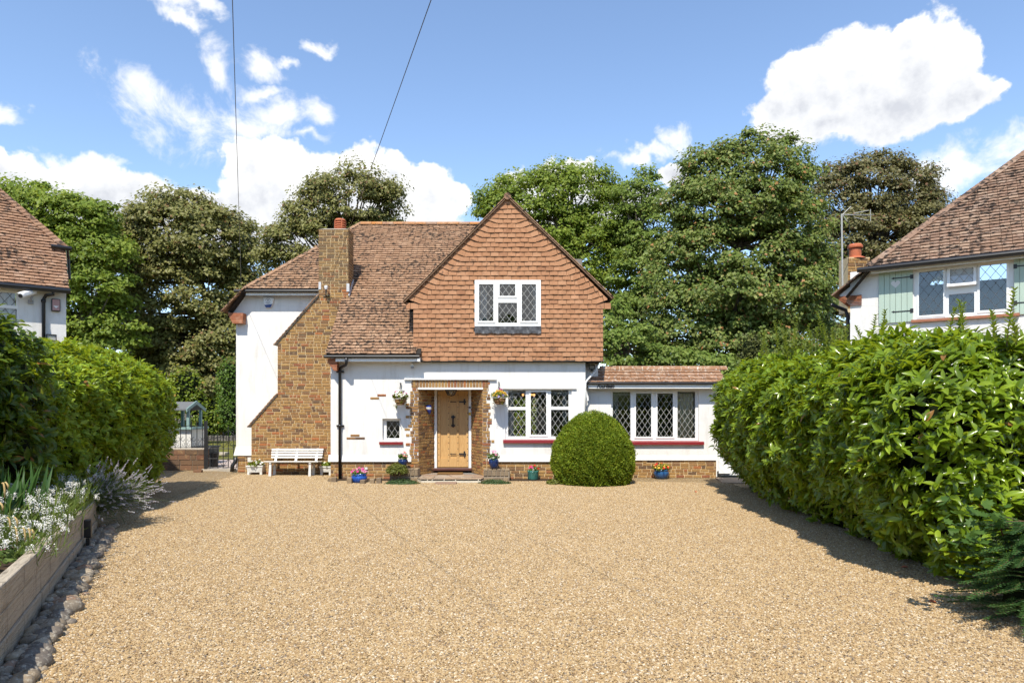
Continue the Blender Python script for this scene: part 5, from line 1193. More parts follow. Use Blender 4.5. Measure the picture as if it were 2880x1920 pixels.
# ------------------------------------------------------------------ bench
DB = 17.45; bx0, bx1 = WX(745, DB), WX(903, DB + .35); bn = thing('garden_bench', 'white slatted bench against the brick chimney', 'bench', ((bx0 + bx1) / 2, DB + .2, 0))
zs = WZ(1298, DB)
for i in range(5):
    m1 = MB(); m1.box(bx0 - .04, bx1 + .02, DB + .005 + i * .082, DB + .072 + i * .082, zs - .012 - .006 * i, zs + .012 - .006 * i); m1.build('seat_slat', MT['plastic_white'], bn, bevel=.006)
zb0 = WZ(1289, DB + .42); zb1 = WZ(1260, DB + .5)
for i in range(4):
    t = i / 4; z = zb0 + (zb1 - zb0) * (t + .125); y = DB + .42 + .09 * (t + .12); m1 = MB(); m1.obox(((bx0 + bx1) / 2 + .01, y, z), ((1, 0, 0), (0, .35, 1), (0, -1, .35)), ((bx1 - bx0) / 2 + .0 + .004 * i, .024, .011)); m1.build('back_slat', MT['plastic_white'], bn, bevel=.005)
for x in (bx0 + .12, bx1 - .2):
    for y, top in ((DB + .03, zs - .015), (DB + .36, zs - .02)):
        m1 = MB(); m1.add([(x - .035, y - .03, 0), (x + .035, y - .03, 0), (x + .035, y + .03, 0), (x - .035, y + .03, 0), (x - .028, y - .025 + .04, top), (x + .028, y - .025 + .04, top), (x + .028, y + .06, top), (x - .028, y + .06, top)], [(0, 3, 2, 1), (4, 5, 6, 7), (0, 1, 5, 4), (1, 2, 6, 5), (2, 3, 7, 6), (3, 0, 4, 7)]); m1.build('leg', MT['plastic_white'], bn, bevel=.006)
    m1 = MB(); m1.bar((x, DB + .02, zs - .035), (x, DB + .4, zs - .05), .05, .04); m1.build('seat_bearer', MT['plastic_white'], bn)
for x in (bx0 + .14, (bx0 + bx1) / 2, bx1 - .14):
    m1 = MB(); m1.bar((x, DB + .36, zs - .06), (x, DB + .545, zb1 - .01), .06, .02, up=(0, 1, 0)); m1.build('back_post', MT['plastic_white'], bn)

# ------------------------------------------------------------------ potted plants
def sprig(P0, rad, hgt, nsh, per, ll, mat, parent, name='foliage', r=None, flat=.6):
    r = r or rng; a = r.uniform(0, 2 * math.pi, nsh); q = np.sqrt(r.uniform(0, 1, nsh)) * rad; z = hgt * (1 - (q / rad) ** 2 * flat) * r.uniform(.35, 1, nsh)
    P = np.stack([np.cos(a) * q, np.sin(a) * q, z], 1) + np.asarray(P0); ax = np.stack([np.cos(a) * q / rad, np.sin(a) * q / rad, np.full(nsh, .9)], 1) + r.normal(0, .25, (nsh, 3))
    p, d, nn = rosettes(P, ax, per, (25, 90), r); return leaves(name, p, d, nn, ll * r.uniform(.7, 1.2, len(p)), LAUREL_FAR, MT[mat], parent)
def blooms(P0, rad, hgt, num, size, mat, parent, r=None, name='flower', flat=.6, front=0.):
    """Each bloom is a part: a ring of petals."""
    r = r or rng
    for i in range(num):
        a = r.uniform(0, 2 * math.pi); q = math.sqrt(r.uniform(0, 1)) * rad; z = hgt * (1 - (q / rad) ** 2 * flat) * r.uniform(.8, 1.1)
        c0 = np.asarray(P0) + np.array([math.cos(a) * q, math.sin(a) * q - front, z]); ax = nrm(np.array([math.cos(a) * q / rad * .6, math.sin(a) * q / rad * .6 - .6, .8]) + r.normal(0, .2, 3))
        p, d, nn = rosettes(c0[None], ax[None], 7, (55, 85), r); p[:] = c0; leaves(name, p, d, nn, size * r.uniform(.8, 1.1, 7), (PETAL[0] * np.array([1, 1.3, 1]), PETAL[1]), MT[mat], parent)
def pot_profile(kind, r, h):
    if kind == 'wide': return [(r * .62, 0), (r * .8, h * .15), (r * .98, h * .5), (r * .95, h * .72), (r * .84, h * .84), (r * .92, h * .9), (r * .94, h * .98), (r * .86, h), (r * .80, h * .92), (r * .78, h * .8)]
    if kind == 'drum': return [(r * .9, 0), (r * .94, h * .2), (r * .96, h * .22), (r * .95, h * .8), (r * 1.0, h * .86), (r * 1.02, h), (r * .92, h), (r * .9, h * .85)]
    return [(r * .6, 0), (r * .72, h * .2), (r * .95, h * .6), (r * .92, h * .82), (r * .8, h * .9), (r * .9, h), (r * .8, h), (r * .76, h * .9)]
def potted(x, yb, wpx, hpx, kind, mat, label, z0=None, D=None, lean=None, name='plant_pot'):
    D = D or 1.77 * F / (yb - HY); D += .5 * wpx * D / F if z0 is None else 0; c0 = np.array([WX(x, D), D, 0. if z0 is None else z0]); r_p = wpx * D / F / 2; h_p = hpx * D / F
    th = thing(name, label, 'plant pot', c0, 'potted flowers along the house front'); m1 = MB(); m1.lathe(pot_profile(kind, r_p, h_p), c0, 28, axis=lean); m1.build('pot', MT[mat], th, smooth=True)
    m1 = MB(); m1.lathe([(r_p * .78, h_p * .86), (.01, h_p * .9)], c0, 16, axis=lean); m1.build('compost', MT['soil'], th)
    top = c0 + (nrm(lean) if lean is not None else zc) * h_p * .9; return th, top, r_p, h_p
th, tp, r_, h_ = potted(1010, 1360, 46, 26, 'wide', 'blue_glaze', 'wide bright blue glazed pot of pink flowers near the downpipe')
sprig(tp, r_ * .95, .12, 60, 6, .05, 'shrub_green', th); blooms(tp, r_ * .95, .13, 22, .035, 'petal_pink', th); blooms(tp, r_ * .9, .17, 8, .035, 'petal_magenta', th)
th, tp, r_, h_ = potted(1860, 1348, 44, 27, 'wide', 'slate_blue_glaze', 'round dark blue pot of red and yellow flowers under the extension')
sprig(tp, r_ * 1.05, .16, 80, 6, .055, 'shrub_lime', th); blooms(tp, r_ * 1.0, .18, 10, .04, 'petal_red', th); blooms(tp, r_ * 1.1, .15, 14, .035, 'petal_yellow', th)
th, tp, r_, h_ = potted(1499.5, 1352, 33, 28, 'drum', 'green_glaze', 'straight sided green glazed pot of red flowers beside the clipped bush')
sprig(tp, r_ * .95, .12, 50, 6, .045, 'shrub_green', th); blooms(tp, r_ * .9, .14, 9, .035, 'petal_red', th); blooms(tp, r_ * .9, .12, 4, .03, 'petal_white', th); blooms(tp, r_ * .9, .14, 5, .035, 'petal_magenta', th)
th, tp, r_, h_ = potted(1133, 1308, 31, 18, 'urn', 'navy_glaze', 'navy blue pot of pink flowers on the low wall left of the door', z0=WZ(1308.5, 16.45), D=16.45)
sprig(tp, r_ * 1.0, .17, 60, 6, .05, 'shrub_green', th); blooms(tp, r_ * .95, .19, 9, .032, 'petal_coral', th); blooms(tp, r_, .17, 5, .03, 'petal_pink', th)
th, tp, r_, h_ = potted(1391, 1316, 31, 27, 'urn', 'navy_glaze', 'tall navy blue pot of pink flowers on the low wall right of the door', z0=WZ(1316, 16.45), D=16.45, lean=(-.14, 0, 1))
sprig(tp, r_ * 1.05, .19, 70, 6, .05, 'shrub_green', th); blooms(tp, r_ * .95, .21, 9, .032, 'petal_pink', th); blooms(tp, r_ * 1.1, .12, 5, .03, 'petal_white', th)
for (x0, x1, y0, y1, yb, lab, fm_) in ((692, 738, 1309, 1328, 1336, 'white footed planter of white flowers left of the bench', 'petal_white'), (898, 933, 1311, 1327, 1336, 'white footed planter of pale flowers right of the bench', 'petal_cream')):
    D = 1.77 * F / (yb - HY); a, b = WX(x0, D), WX(x1, D); zt_, zb_ = WZ(y0, D), WZ(y1, D); th = thing('planter', lab, 'planter', ((a + b) / 2, D + .15, 0), 'white planters beside the bench'); i = .025
    m1 = MB(); m1.add([(a + i, D + i, zb_), (b - i, D + i, zb_), (b - i, D + .3 - i, zb_), (a + i, D + .3 - i, zb_), (a, D, zt_), (b, D, zt_), (b, D + .3, zt_), (a, D + .3, zt_), (a + .03, D + .03, zt_), (b - .03, D + .03, zt_), (b - .03, D + .27, zt_), (a + .03, D + .27, zt_), (a + .03, D + .03, zt_ - .04), (b - .03, D + .03, zt_ - .04), (b - .03, D + .27, zt_ - .04), (a + .03, D + .27, zt_ - .04)],
        [(0, 3, 2, 1), (0, 1, 5, 4), (1, 2, 6, 5), (2, 3, 7, 6), (3, 0, 4, 7), (4, 5, 9, 8), (5, 6, 10, 9), (6, 7, 11, 10), (7, 4, 8, 11), (8, 9, 13, 12), (9, 10, 14, 13), (10, 11, 15, 14), (11, 8, 12, 15)]); m1.build('trough', MT['plastic_white'], th)
    m1 = MB(); m1.box(a - .008, b + .008, D - .008, D + .012, zt_ - .03, zt_ + .006); m1.build('rim', MT['plastic_white'], th)
    m1 = MB(); m1.quad((a + .02, D + .02, zt_ - .03), (b - .02, D + .02, zt_ - .03), (b - .02, D + .28, zt_ - .03), (a + .02, D + .28, zt_ - .03)); m1.build('compost', MT['soil'], th)
    for fx in (a + .05, b - .05):
        for fy_ in (D + .05, D + .25): m1 = MB(); m1.box(fx - .03, fx + .03, fy_ - .03, fy_ + .03, 0, zb_ + .002); m1.build('foot', MT['plastic_white'], th)
    c0 = np.array([(a + b) / 2, D + .15, zt_ - .03]); sprig(c0, (b - a) / 2, .15, 70, 6, .055, 'shrub_lime', th); blooms(c0, (b - a) / 2 * .95, .17, 14 if fm_ == 'petal_white' else 6, .035, fm_, th)

# hanging baskets
def basket(x, yr, wpx, hpx, D, label, cols, hook, trail):
    c0 = W(x, yr, D); r_b = wpx * D / F / 2; h_b = hpx * D / F; th = thing('hanging_basket', label, 'hanging basket', c0, 'hanging baskets either side of the door')
    m1 = MB(); m1.lathe([(r_b * .45, -h_b), (r_b * .7, -h_b * .8), (r_b * .92, -h_b * .35), (r_b, 0), (r_b * .95, .01), (r_b * .9, -.02)], c0, 24); m1.build('basket', MT['wicker'], th, smooth=True)
    for k in range(3): m1 = MB(); m1.lathe([(r_b * (.98 - .06 * k * k), -.015 - k * .06), (r_b * (1.02 - .06 * k * k), -.005 - k * .06), (r_b * (.98 - .06 * k * k), .01 - k * .06)], c0, 24); m1.build('woven_band', MT['wicker'], th)
    hk = W(hook[0], hook[1], DF - .03); m1 = MB(); hb = W(hook[0], hook[2], DF - .02)
    m1.tube([hb, hk, hk + np.array([0, -.12, .03]), np.array([c0[0], D, hk[2] - .02])], .009, 6); m1.tube([W(hook[0] - .3, hook[1] - 4, DF - .03), hk], [.004, .02], 6); m1.build('wall_bracket', MT['iron'], th)
    m1 = MB()
    for k in range(3): a = k * 2.1 + .4; m1.tube([c0 + np.array([math.cos(a) * r_b * .9, math.sin(a) * r_b * .9, 0]), np.array([c0[0], D, hk[2] - .03])], .003, 4)
    m1.build('chain', MT['iron'], th)
    sprig(c0, r_b * 1.25, .2, 90, 6, .06, 'shrub_lime', th)
    for mt_, num, rad, hh in cols: blooms(c0, r_b * rad, hh, num, .04, mt_, th)
    n_ = trail; a = rng.uniform(0, 2 * math.pi, n_); P = np.stack([np.cos(a) * r_b * 1.1, np.sin(a) * r_b * 1.1, rng.uniform(-.2, .05, n_)], 1) + c0; p, d, nn = rosettes(P, np.stack([np.cos(a), np.sin(a), -1.2 + 0 * a], 1), 4); leaves('trailing_foliage', p, d, nn, .045, LAUREL_FAR, MT['shrub_lime'], th)
basket(1126, 1123, 33, 15, DF - .3, 'hanging basket of white and yellow flowers left of the door', [('petal_white', 26, 1.35, .26), ('petal_cream', 10, 1.3, .2), ('petal_orange', 6, 1.0, .12), ('petal_pink', 8, 1.4, .2)], (1127.5, 1080, 1094), 25)
basket(1404.5, 1120, 37, 17, DF - .3, 'hanging basket of orange and violet flowers right of the door', [('petal_orange', 16, 1.0, .2), ('petal_yellow', 12, 1.2, .16), ('petal_violet', 14, 1.5, .1), ('petal_magenta', 4, .35, .3)], (1403, 1077, 1100), 14)
# low plants at the porch
def mound(name, label, x, y, wpx, hpx, D, mat, n_sh, ll, depth=.3, cat='plant'):
    c0 = np.array([WX(x, D), D, WZ(y, D)]); rx, h_m = wpx * D / F / 2, hpx * D / F; a = rng.uniform(0, 2 * math.pi, n_sh); q = np.sqrt(rng.uniform(0, 1, n_sh)); z = h_m * np.sqrt(np.maximum(0, 1 - q ** 2)) * rng.uniform(.5, 1.05, n_sh)
    P = c0 + np.stack([np.cos(a) * q * rx, np.sin(a) * q * depth, z], 1); ax = np.stack([np.cos(a) * q, np.sin(a) * q, 0 * a + .8], 1); p, d, nn = rosettes(P, ax, 6)
    o = leaves(name, p - c0, d, nn, ll * rng.uniform(.7, 1.2, len(p)), LAUREL_FAR, MT[mat]); o.location = tuple(c0); tag(o, label, cat); return o
mound('thyme_mat', 'flat green mat plant in the gravel left of the doorstep', 1131, 1365, 108, 16, 15.75, 'thyme_leaf', 560, .04, .22)
mound('thyme_mat', 'flat green mat plant in the gravel right of the doorstep', 1392, 1364, 96, 15, 15.8, 'thyme_leaf', 520, .035, .22)
mound('golden_shrub', 'small golden green shrub on the low wall left of the door', 1117, 1330, 60, 26, 16.1, 'gold_shrub_leaf', 420, .05, .22)
mound('grass_tuft', 'small pale plant at the foot of the clipped bush', 1560, 1362, 46, 14, 15.7, 'gold_shrub_leaf', 200, .05, .15)

# ------------------------------------------------------------------ side gate by the extension
sg = thing('side_gate', 'white boarded side gate with black hinge beside the hedge', 'gate', (5.6, DX + .1, 0)); pgt = Plane(0, DX + .08); g0, g1 = WX(2015, DX), 6.35
m1 = MB(); pgt.box(m1, g0, g0 + .075, .02, 1.85, -.06, .0); m1.build('post', MT['white_paint'], sg)
m1 = MB(); pgt.box(m1, g0 + .085, g1, .06, 1.8, -.04, -.022); m1.build('backing', MT['white_paint'], sg)
for i in range(-12, 12):      # diagonal boards
    poly = [(g0 + .09, i * .15 + 1.0), (g1, i * .15 + 1.0 - (g1 - g0 - .09)), (g1, i * .15 + 1.142 - (g1 - g0 - .09)), (g0 + .09, i * .15 + 1.142)]
    poly = clip(clip(poly, 0, 1, 1.8), 0, -1, -.06)
    if len(poly) >= 3: m1 = MB(); m1.prism([pgt.P(u, z, -.012) for u, z in poly], (0, .01, 0)); m1.build('board', MT['white_paint'], sg)
a = pgt.hit(2019, 1332.5); b = pgt.hit(2052, 1332.5); m1 = MB(); pgt.box(m1, a[0], b[0], a[1] - .014, a[1] + .014, -.012, .003); pgt.box(m1, a[0] - .02, a[0] + .02, a[1] - .075, a[1] + .075, -.012, .006); m1.build('hinge', MT['iron'], sg)
m1 = MB(); m1.prism([(WX(2010, 17.1), 17.05, -.01), (WX(2032, 15.9), 15.9, -.01), (6.4, 15.7, -.01), (6.4, 17.1, -.01)], (0, 0, .03)); tag(m1.build('stone_path', MT['crazy_paving']), 'stone slab path at the white side gate', 'path', kind='structure')

# ------------------------------------------------------------------ garden wall, railing, gate, shelter behind
DW_ = 19.2; pgw = Plane(0, DW_); gx = WX(574, DW_); gwl = thing('garden_wall', 'low block wall with iron railing left of the garden gate', 'wall', (gx - 1.5, DW_, 0)); zt_ = WZ(1264, DW_)
m1 = MB(); m1.box(-13, gx, DW_ + .003, DW_ + .3, -.05, zt_); m1.build('core', MT['mortar_grey'], gwl)
emit(bricks(pgw, 0, zt_, lambda z: [(-12.9, gx)], course=zt_ / 4, L=.34, headers=.3, proud=.014, joint=.014, seed=91), 'block', MT['garden_brick'], gwl, 60, 'blockwork')
emit(bricks(Plane(gx, DW_, 0, 1), 0, zt_, lambda z: [(0, .3)], course=zt_ / 4, L=.3, proud=.014, seed=92), 'block', MT['garden_brick'], gwl, 10, 'blockwork')
m1 = MB(); m1.box(-13, gx + .02, DW_ - .02, DW_ + .32, zt_ + .001, zt_ + .035); m1.build('coping', MT['cement'], gwl)
def scroll(c0, r, s=1, turn=1.6, u=(1, 0, 0)):
    u = np.asarray(u, float); return [c0 + u * (s * r * (1 - .5 * t / turn) * math.cos(math.pi / 2 + t * math.pi)) + zc * (r * (1 - .5 * t / turn) * math.sin(math.pi / 2 + t * math.pi)) for t in np.linspace(0, turn, 14)]
rl = thing('iron_railing', 'black scrolled iron railing on top of the garden wall', 'railing', (gx - 1.5, DW_ + .15, zt_)); ry = DW_ + .16
for i in range(18):
    x = gx - .12 - i * .155; h_ = 1.22 + .12 * math.sin(i * .52 + .6); m1 = MB(); m1.tube([(x, ry, zt_ + .03), (x, ry, h_)], .011, 5); m1.lathe([(.014, 0), (.012, .02), (.001, .06)], (x, ry, h_), 6); m1.build('bar', MT['iron'], rl)
    if i % 2 == 0:
        for s in (1, -1):
            m1 = MB(); m1.tube(scroll(np.array([x + s * .075, ry, .86]), .065, s), .006, 5); m1.tube(scroll(np.array([x + s * .075, ry, .72]), .055, -s), .006, 5); m1.build('scroll', MT['iron'], rl)
m1 = MB(); m1.tube([(gx - .12 - i * .155, ry, 1.16 + .10 * math.sin(i * .52 + .6)) for i in range(18)], .009, 5); m1.tube([(gx - .05, ry, zt_ + .07), (gx - 2.8, ry, zt_ + .07)], .009, 5); m1.build('rail', MT['iron'], rl)
ig = thing('garden_gate', 'black iron garden gate with scrolls beside the white wing', 'gate', (WX(620, 19), 19.0, 0)); gy = 19.05
m1 = MB(); a = WX(579, gy); m1.box(a - .035, a + .035, gy - .035, gy + .035, 0, WZ(1183, gy)); m1.build('post', MT['iron'], ig)
gb = [WX(400 + x / 5.6, gy) for x in (1035, 1115, 1190, 1275, 1355, 1440, 1490)]; tops = [1230, 1226, 1224, 1219, 1203, 1215, 1224]
for x, t in zip(gb, tops): m1 = MB(); m1.tube([(x, gy, .08), (x, gy, WZ(t, gy))], .012, 5); m1.lathe([(.013, 0), (.012, .02), (.001, .06)], (x, gy, WZ(t, gy)), 6); m1.build('bar', MT['iron'], ig)
m1 = MB()
for z in (.10, .34, .62): m1.tube([(gb[0], gy, z), (gb[-1], gy, z)], .009, 5)
m1.tube([(x, gy, WZ(t, gy) - .06) for x, t in zip(gb, tops)], .009, 5); m1.build('rail', MT['iron'], ig)
for x in gb[1:-1:2]:
    for s in (1, -1):
        for z in (.94, .80): m1 = MB(); m1.tube(scroll(np.array([x + s * .07, gy, z]), .055, s if z > .9 else -s), .006, 5); m1.build('scroll', MT['iron'], ig)
        m1 = MB(); m1.tube([(x, gy, .64), (x + s * .14, gy, .78)], .006, 5); m1.tube([(x, gy, .12), (x + s * .14, gy, .32)], .006, 5); m1.build('brace', MT['iron'], ig)
m1 = MB(); m1.box(gx + .02, WX(664, 19.3), 19.0, 19.3, -.02, .05); tag(m1.build('gate_sill', MT['cement'], origin=(gx, 19.1, 0)), 'pale concrete sill under the iron gate', 'sill')
gs = thing('garden_shelter', 'mint green garden bar with grey felt roof behind the railing', 'shelter', (WX(480, 20.4), 20.6, 0)); Ds = 20.3; sx0, sx1 = WX(380, Ds), WX(537, Ds); sz = WZ(1208, Ds)
m1 = MB(); m1.box(sx0, sx1, Ds, Ds + .9, 0, sz); m1.build('counter_body', MT['plastic_white'], gs)
m1 = MB(); m1.box(sx0 - .05, sx1 + .09, Ds - .1, Ds + 1.0, sz, sz + .07); m1.build('counter_top', MT['mint_paint'], gs, bevel=.01)
pz = WZ(1152, Ds)
for x in (470, 522): 
    for y in (Ds + .05, Ds + .85): a = WX(x, Ds); m1 = MB(); m1.box(a, a + .075, y, y + .075, sz + .07, pz); m1.build('post', MT['mint_paint'], gs)
m1 = MB(); rz = WZ(1131, Ds + .45) ; a, b = WX(420, Ds), WX(529, Ds)
m1.prism([(a, Ds - .1, pz - .02), (a, Ds - .1, pz + .02), (a, Ds + .5, rz + .02), (a, Ds + 1.1, pz + .02), (a, Ds + 1.1, pz - .02), (a, Ds + .5, rz - .03)], (b - a, 0, 0)); m1.build('roof', MT['grey_felt'], gs)
m1 = MB(); m1.prism([(b + .003, Ds - .13, pz - .06), (b + .003, Ds - .13, pz + .03), (b + .003, Ds + .5, rz + .05), (b + .003, Ds + 1.12, pz + .03), (b + .003, Ds + 1.12, pz - .06), (b + .003, Ds + .5, rz - .06)], (.03, 0, 0)); m1.build('bargeboard', MT['mint_paint'], gs)
m1 = MB(); m1.box(sx0, WX(470, Ds), Ds + .3, Ds + .34, sz + .07, pz); m1.build('side_panel', MT['mint_paint'], gs)
wb = thing('wheelie_bin', 'black dustbin behind the garden wall end', 'bin', (WX(590, 20), 20.0, 0)); a, b = WX(577, 20), WX(594, 20); m1 = MB()
m1.add([(a - .3, 20.0, 0), (b - .02, 20.0, 0), (b - .02, 20.5, 0), (a - .3, 20.5, 0), (a - .35, 19.95, .58), (b, 19.95, .58), (b, 20.55, .58), (a - .35, 20.55, .58)], [(0, 3, 2, 1), (0, 1, 5, 4), (1, 2, 6, 5), (2, 3, 7, 6), (3, 0, 4, 7), (4, 5, 6, 7)]); m1.build('body', MT['wheelie'], wb)
m1 = MB(); m1.box(a - .38, b + .03, 19.92, 20.6, .581, .63); m1.build('lid', MT['wheelie'], wb, bevel=.015)
m1 = MB(); c0 = W(601, 1312, 20.2); m1.lathe([(.10, 0), (.15, .42), (.16, .42), (.16, .44), (.14, .44)], (c0[0], 20.2, 0), 16); tag(m1.build('bucket', MT['wheelie'], smooth=True, origin=(c0[0], 20.2, 0)), 'dark tapered bucket seen through the garden gate', 'bucket')
sbn = thing('stone_seat', 'pale stone slab bench on the lawn seen through the gate', 'bench', (WX(612, 24), 24.4, 0)); a, b = WX(593, 24.4), WX(636, 24.4); zq = WZ(1272, 24.4); m1 = MB(); m1.box(a, b, 24.3, 24.7, zq - .09, zq); m1.build('slab', MT['cement'], sbn, bevel=.01)
for q in (a + .05, b - .16): m1 = MB(); m1.box(q, q + .11, 24.36, 24.64, 0, zq - .091); m1.build('support', MT['cement'], sbn)
c0 = np.array([WX(557, 18.6), 18.6, 0.]); m1 = MB(); m1.box(c0[0] - .11, c0[0] + .11, 18.55, 18.66, 0, .065); tag(m1.build('loose_brick', MT['garden_brick'], bevel=.006, origin=tuple(c0)), 'loose reddish brick lying on the gravel by the gate', 'brick')
rng = np.random.default_rng(4)
# low log edging at the end of the lawn
le = thing('log_edging', 'upright log edging at the far side of the lawn', 'edging', (-12, 36, 0))
for i in range(30): x = -16.4 + i * .16; m1 = MB(); m1.lathe([(.075, 0), (.075, .26 + rng.uniform(-.02, .02)), (.06, .28)], (x, 36.0, 0), 8); m1.build('log', MT['weathered_board'], le)
# ------------------------------------------------------------------ trees
def fib_dirs(n):
    i = np.arange(n) + .5; ph = np.arccos(1 - 2 * i / n); th = math.pi * (1 + 5 ** .5) * i
    return np.stack([np.cos(th) * np.sin(ph), np.sin(th) * np.sin(ph), np.cos(ph)], 1)
def tree(name, label, D, lob, trunk_x, mat, seed, density=1.0, leaf=.2, clump=.75, layered=.75, base=None, group='trees behind the house', depth=.75, trunk_r=.28, show=.4):
    """lob = crown lobes (x, y, rx, ry) as measured on the 2352-wide view; they become ellipsoids D metres away."""
    r = np.random.default_rng(seed); k = 2880 / 2352; s = D / F
    cs = [(np.array([(x * k - CX) * s, D + r.uniform(-1, 1) * rx * k * s * .25, CAMH + (HY - y * k) * s]), np.array([rx * k * s, rx * k * s * depth, ry * k * s])) for x, y, rx, ry in lob]
    tx = (trunk_x * k - CX) * s; th = thing(name, label, 'tree', (tx, D, 0), group)
    cc, cn = [], []
    for c0, rad in cs:
        area = (rad[0] * rad[2] + rad[0] * rad[1] + rad[1] * rad[2]) * 4.2; n = max(8, int(area / (clump * clump) * 1.05 * density)); d = fib_dirs(n) + r.normal(0, .22, (n, 3)); d = unit(d)
        rr_ = r.uniform(.5, 1.06, (n, 1)) ** .75; p = c0 + d * rad * rr_
        gp = np.sin(p[:, 0] * 1.9 + seed) * np.sin(p[:, 2] * 2.3 + seed * 2.1) + .7 * np.sin(p[:, 0] * 3.7 + p[:, 2] * 2.9 + seed); keep = (gp > -1.0) | (r.random(n) < .4)      # holes in the crown
        for c1, r1 in cs:      # thin out what lies deep inside another lobe
            if c1 is c0: continue
            q = (((p - c1) / r1) ** 2).sum(1); keep &= (q > .45) | (r.random(n) < .15)
        keep &= (d[:, 1] < .45) | (r.random(n) < .08)
        cc.append(p[keep]); cn.append(d[keep])
    cc, cn = np.concatenate(cc), np.concatenate(cn); nc = len(cc)
    per = int(110 * (clump / .75) ** 2 * (.2 / leaf) ** 2 * 1.7)
    cr = clump * r.uniform(.45, 1.2, nc); P = np.repeat(cc, per, 0); C = np.repeat(cr, per)[:, None]; N = np.repeat(cn, per, 0)
    d = rand_dirs(len(P), r); d[:, 2] = np.abs(d[:, 2]) * .95 - .28; d = unit(d)
    P = P + d * C * np.array([1, 1, layered]) * r.uniform(.3, 1.1, (len(P), 1))
    face = unit(d * .55 + N * .35 + np.array([0, -.3, .6]) + r.normal(0, .42, d.shape)); tip = unit(np.cross(face, rand_dirs(len(P), r)) + d * .4 + np.array([0, 0, -.35]))
    leaves('crown', P, tip, face, leaf * .74 * r.uniform(.5, 1.4, len(P)), TREE_LEAF, MT[mat], th, smooth=False)
    # trunk, limbs and the branches that show in the gaps
    m = MB(); top = max(cs, key=lambda q: q[0][2]); b0 = np.array([tx, D, 0.]); t1 = np.array([tx + r.uniform(-.3, .3), D, top[0][2] * .62]); tp_ = top[0] + np.array([0, 0, top[1][2] * .3])
    m.tube([b0, b0 * .5 + t1 * .5 + np.array([r.uniform(-.15, .15), 0, 0]), t1, tp_], [trunk_r, trunk_r * .8, trunk_r * .55, .05], 9); m.build('trunk', MT['bark'], th, smooth=True)
    m = MB()
    for i in r.permutation(nc)[:int(nc * show)]:
        e = cc[i]; f = r.uniform(.25, .8); s0 = b0 + (t1 - b0) * (.55 + .45 * f) if e[2] < t1[2] * 1.2 else t1 + (tp_ - t1) * f * .8
        if np.linalg.norm(e - s0) < .4: continue
        md = s0 * .45 + e * .55 + np.array([0, 0, -.12 * np.linalg.norm(e - s0)]) + r.normal(0, .12, 3); m.tube([s0, md, e], [.10, .05, .014], 5, caps=False)
    if m.n: m.build('branches', MT['bark'], th)
    return th

tree('sycamore_tree', 'bright green layered tree beside the left house roof', 34, [(40, 500, 120, 80), (130, 490, 105, 45), (200, 500, 75, 40), (150, 570, 130, 55), (210, 590, 95, 45), (230, 660, 85, 60), (230, 760, 90, 60), (180, 800, 90, 50), (60, 600, 120, 120), (60, 760, 120, 110)], 190, 'bright_green', 1, 1.05, .23, .9, .6, trunk_r=.3)
tree('copper_sycamore', 'bronze leaved sycamore left of the white wing', 39, [(430, 570, 160, 95), (370, 560, 95, 90), (500, 560, 95, 85), (420, 500, 95, 48), (525, 650, 62, 80), (420, 690, 190, 105), (330, 740, 100, 80), (300, 650, 70, 70), (480, 790, 140, 80), (400, 850, 140, 60)], 470, 'copper_leaf', 2, 1.0, .23, .92, .8, trunk_r=.34)
tree('copper_sycamore', 'bronze leaved sycamore rising behind the brick chimney', 36, [(800, 470, 100, 78), (740, 500, 75, 60), (860, 480, 70, 66), (690, 560, 85, 62), (652, 600, 52, 38), (770, 580, 115, 80), (870, 560, 60, 70)], 780, 'copper_leaf', 3, 1.0, .19, .75, .8)
tree('lime_tree', 'light green tree right behind the tiled gable', 38, [(1230, 470, 125, 80), (1310, 450, 110, 68), (1180, 490, 80, 60), (1390, 510, 75, 70), (1330, 590, 130, 90), (1420, 640, 75, 90), (1450, 560, 50, 60)], 1330, 'bright_green', 4, 1.0, .2, .8, .8)
tree('slender_tree', 'slender green tree between the two larger green trees', 36, [(1475, 450, 52, 62), (1480, 530, 55, 70), (1465, 640, 62, 90), (1480, 740, 75, 80), (1450, 800, 80, 50)], 1475, 'sycamore_green', 5, .9, .19, .7, .5, trunk_r=.16)
tree('sycamore_tree', 'largest dark green sycamore behind the low extension', 31, [(1740, 390, 110, 85), (1650, 400, 85, 60), (1810, 420, 60, 60), (1690, 490, 165, 75), (1580, 480, 60, 70), (1820, 520, 85, 70), (1700, 590, 190, 80), (1560, 620, 75, 85), (1850, 610, 85, 80), (1710, 690, 180, 75), (1580, 740, 100, 80), (1830, 720, 100, 80), (1700, 800, 150, 60), (1560, 815, 80, 50), (1870, 790, 90, 60)], 1690, 'sycamore_keys', 6, 1.0, .19, .72, .8, trunk_r=.36)
tree('copper_beech', 'dark maroon tree behind the right house roof', 39, [(2000, 440, 100, 90), (2080, 450, 85, 85), (1930, 460, 75, 80), (2120, 520, 65, 80), (2000, 560, 130, 90), (1930, 640, 80, 80), (2060, 620, 100, 80), (1960, 720, 90, 80), (2150, 490, 40, 40)], 2000, 'maroon_leaf', 7, 1.0, .2, .8, .8)
tree('under_tree', 'low dark green tree below the slender tree', 27, [(1440, 800, 80, 60), (1530, 835, 80, 45), (1620, 850, 80, 40), (1400, 740, 45, 70)], 1470, 'sycamore_green', 8, .8, .18, .62, .55, trunk_r=.13)
tree('copper_sycamore', 'low bronze branches above the garden shelter', 37.5, [(400, 870, 90, 55), (470, 870, 80, 60), (520, 860, 45, 70), (480, 920, 45, 35)], 466, 'copper_leaf', 9, .9, .23, .85, .6, trunk_r=.3)

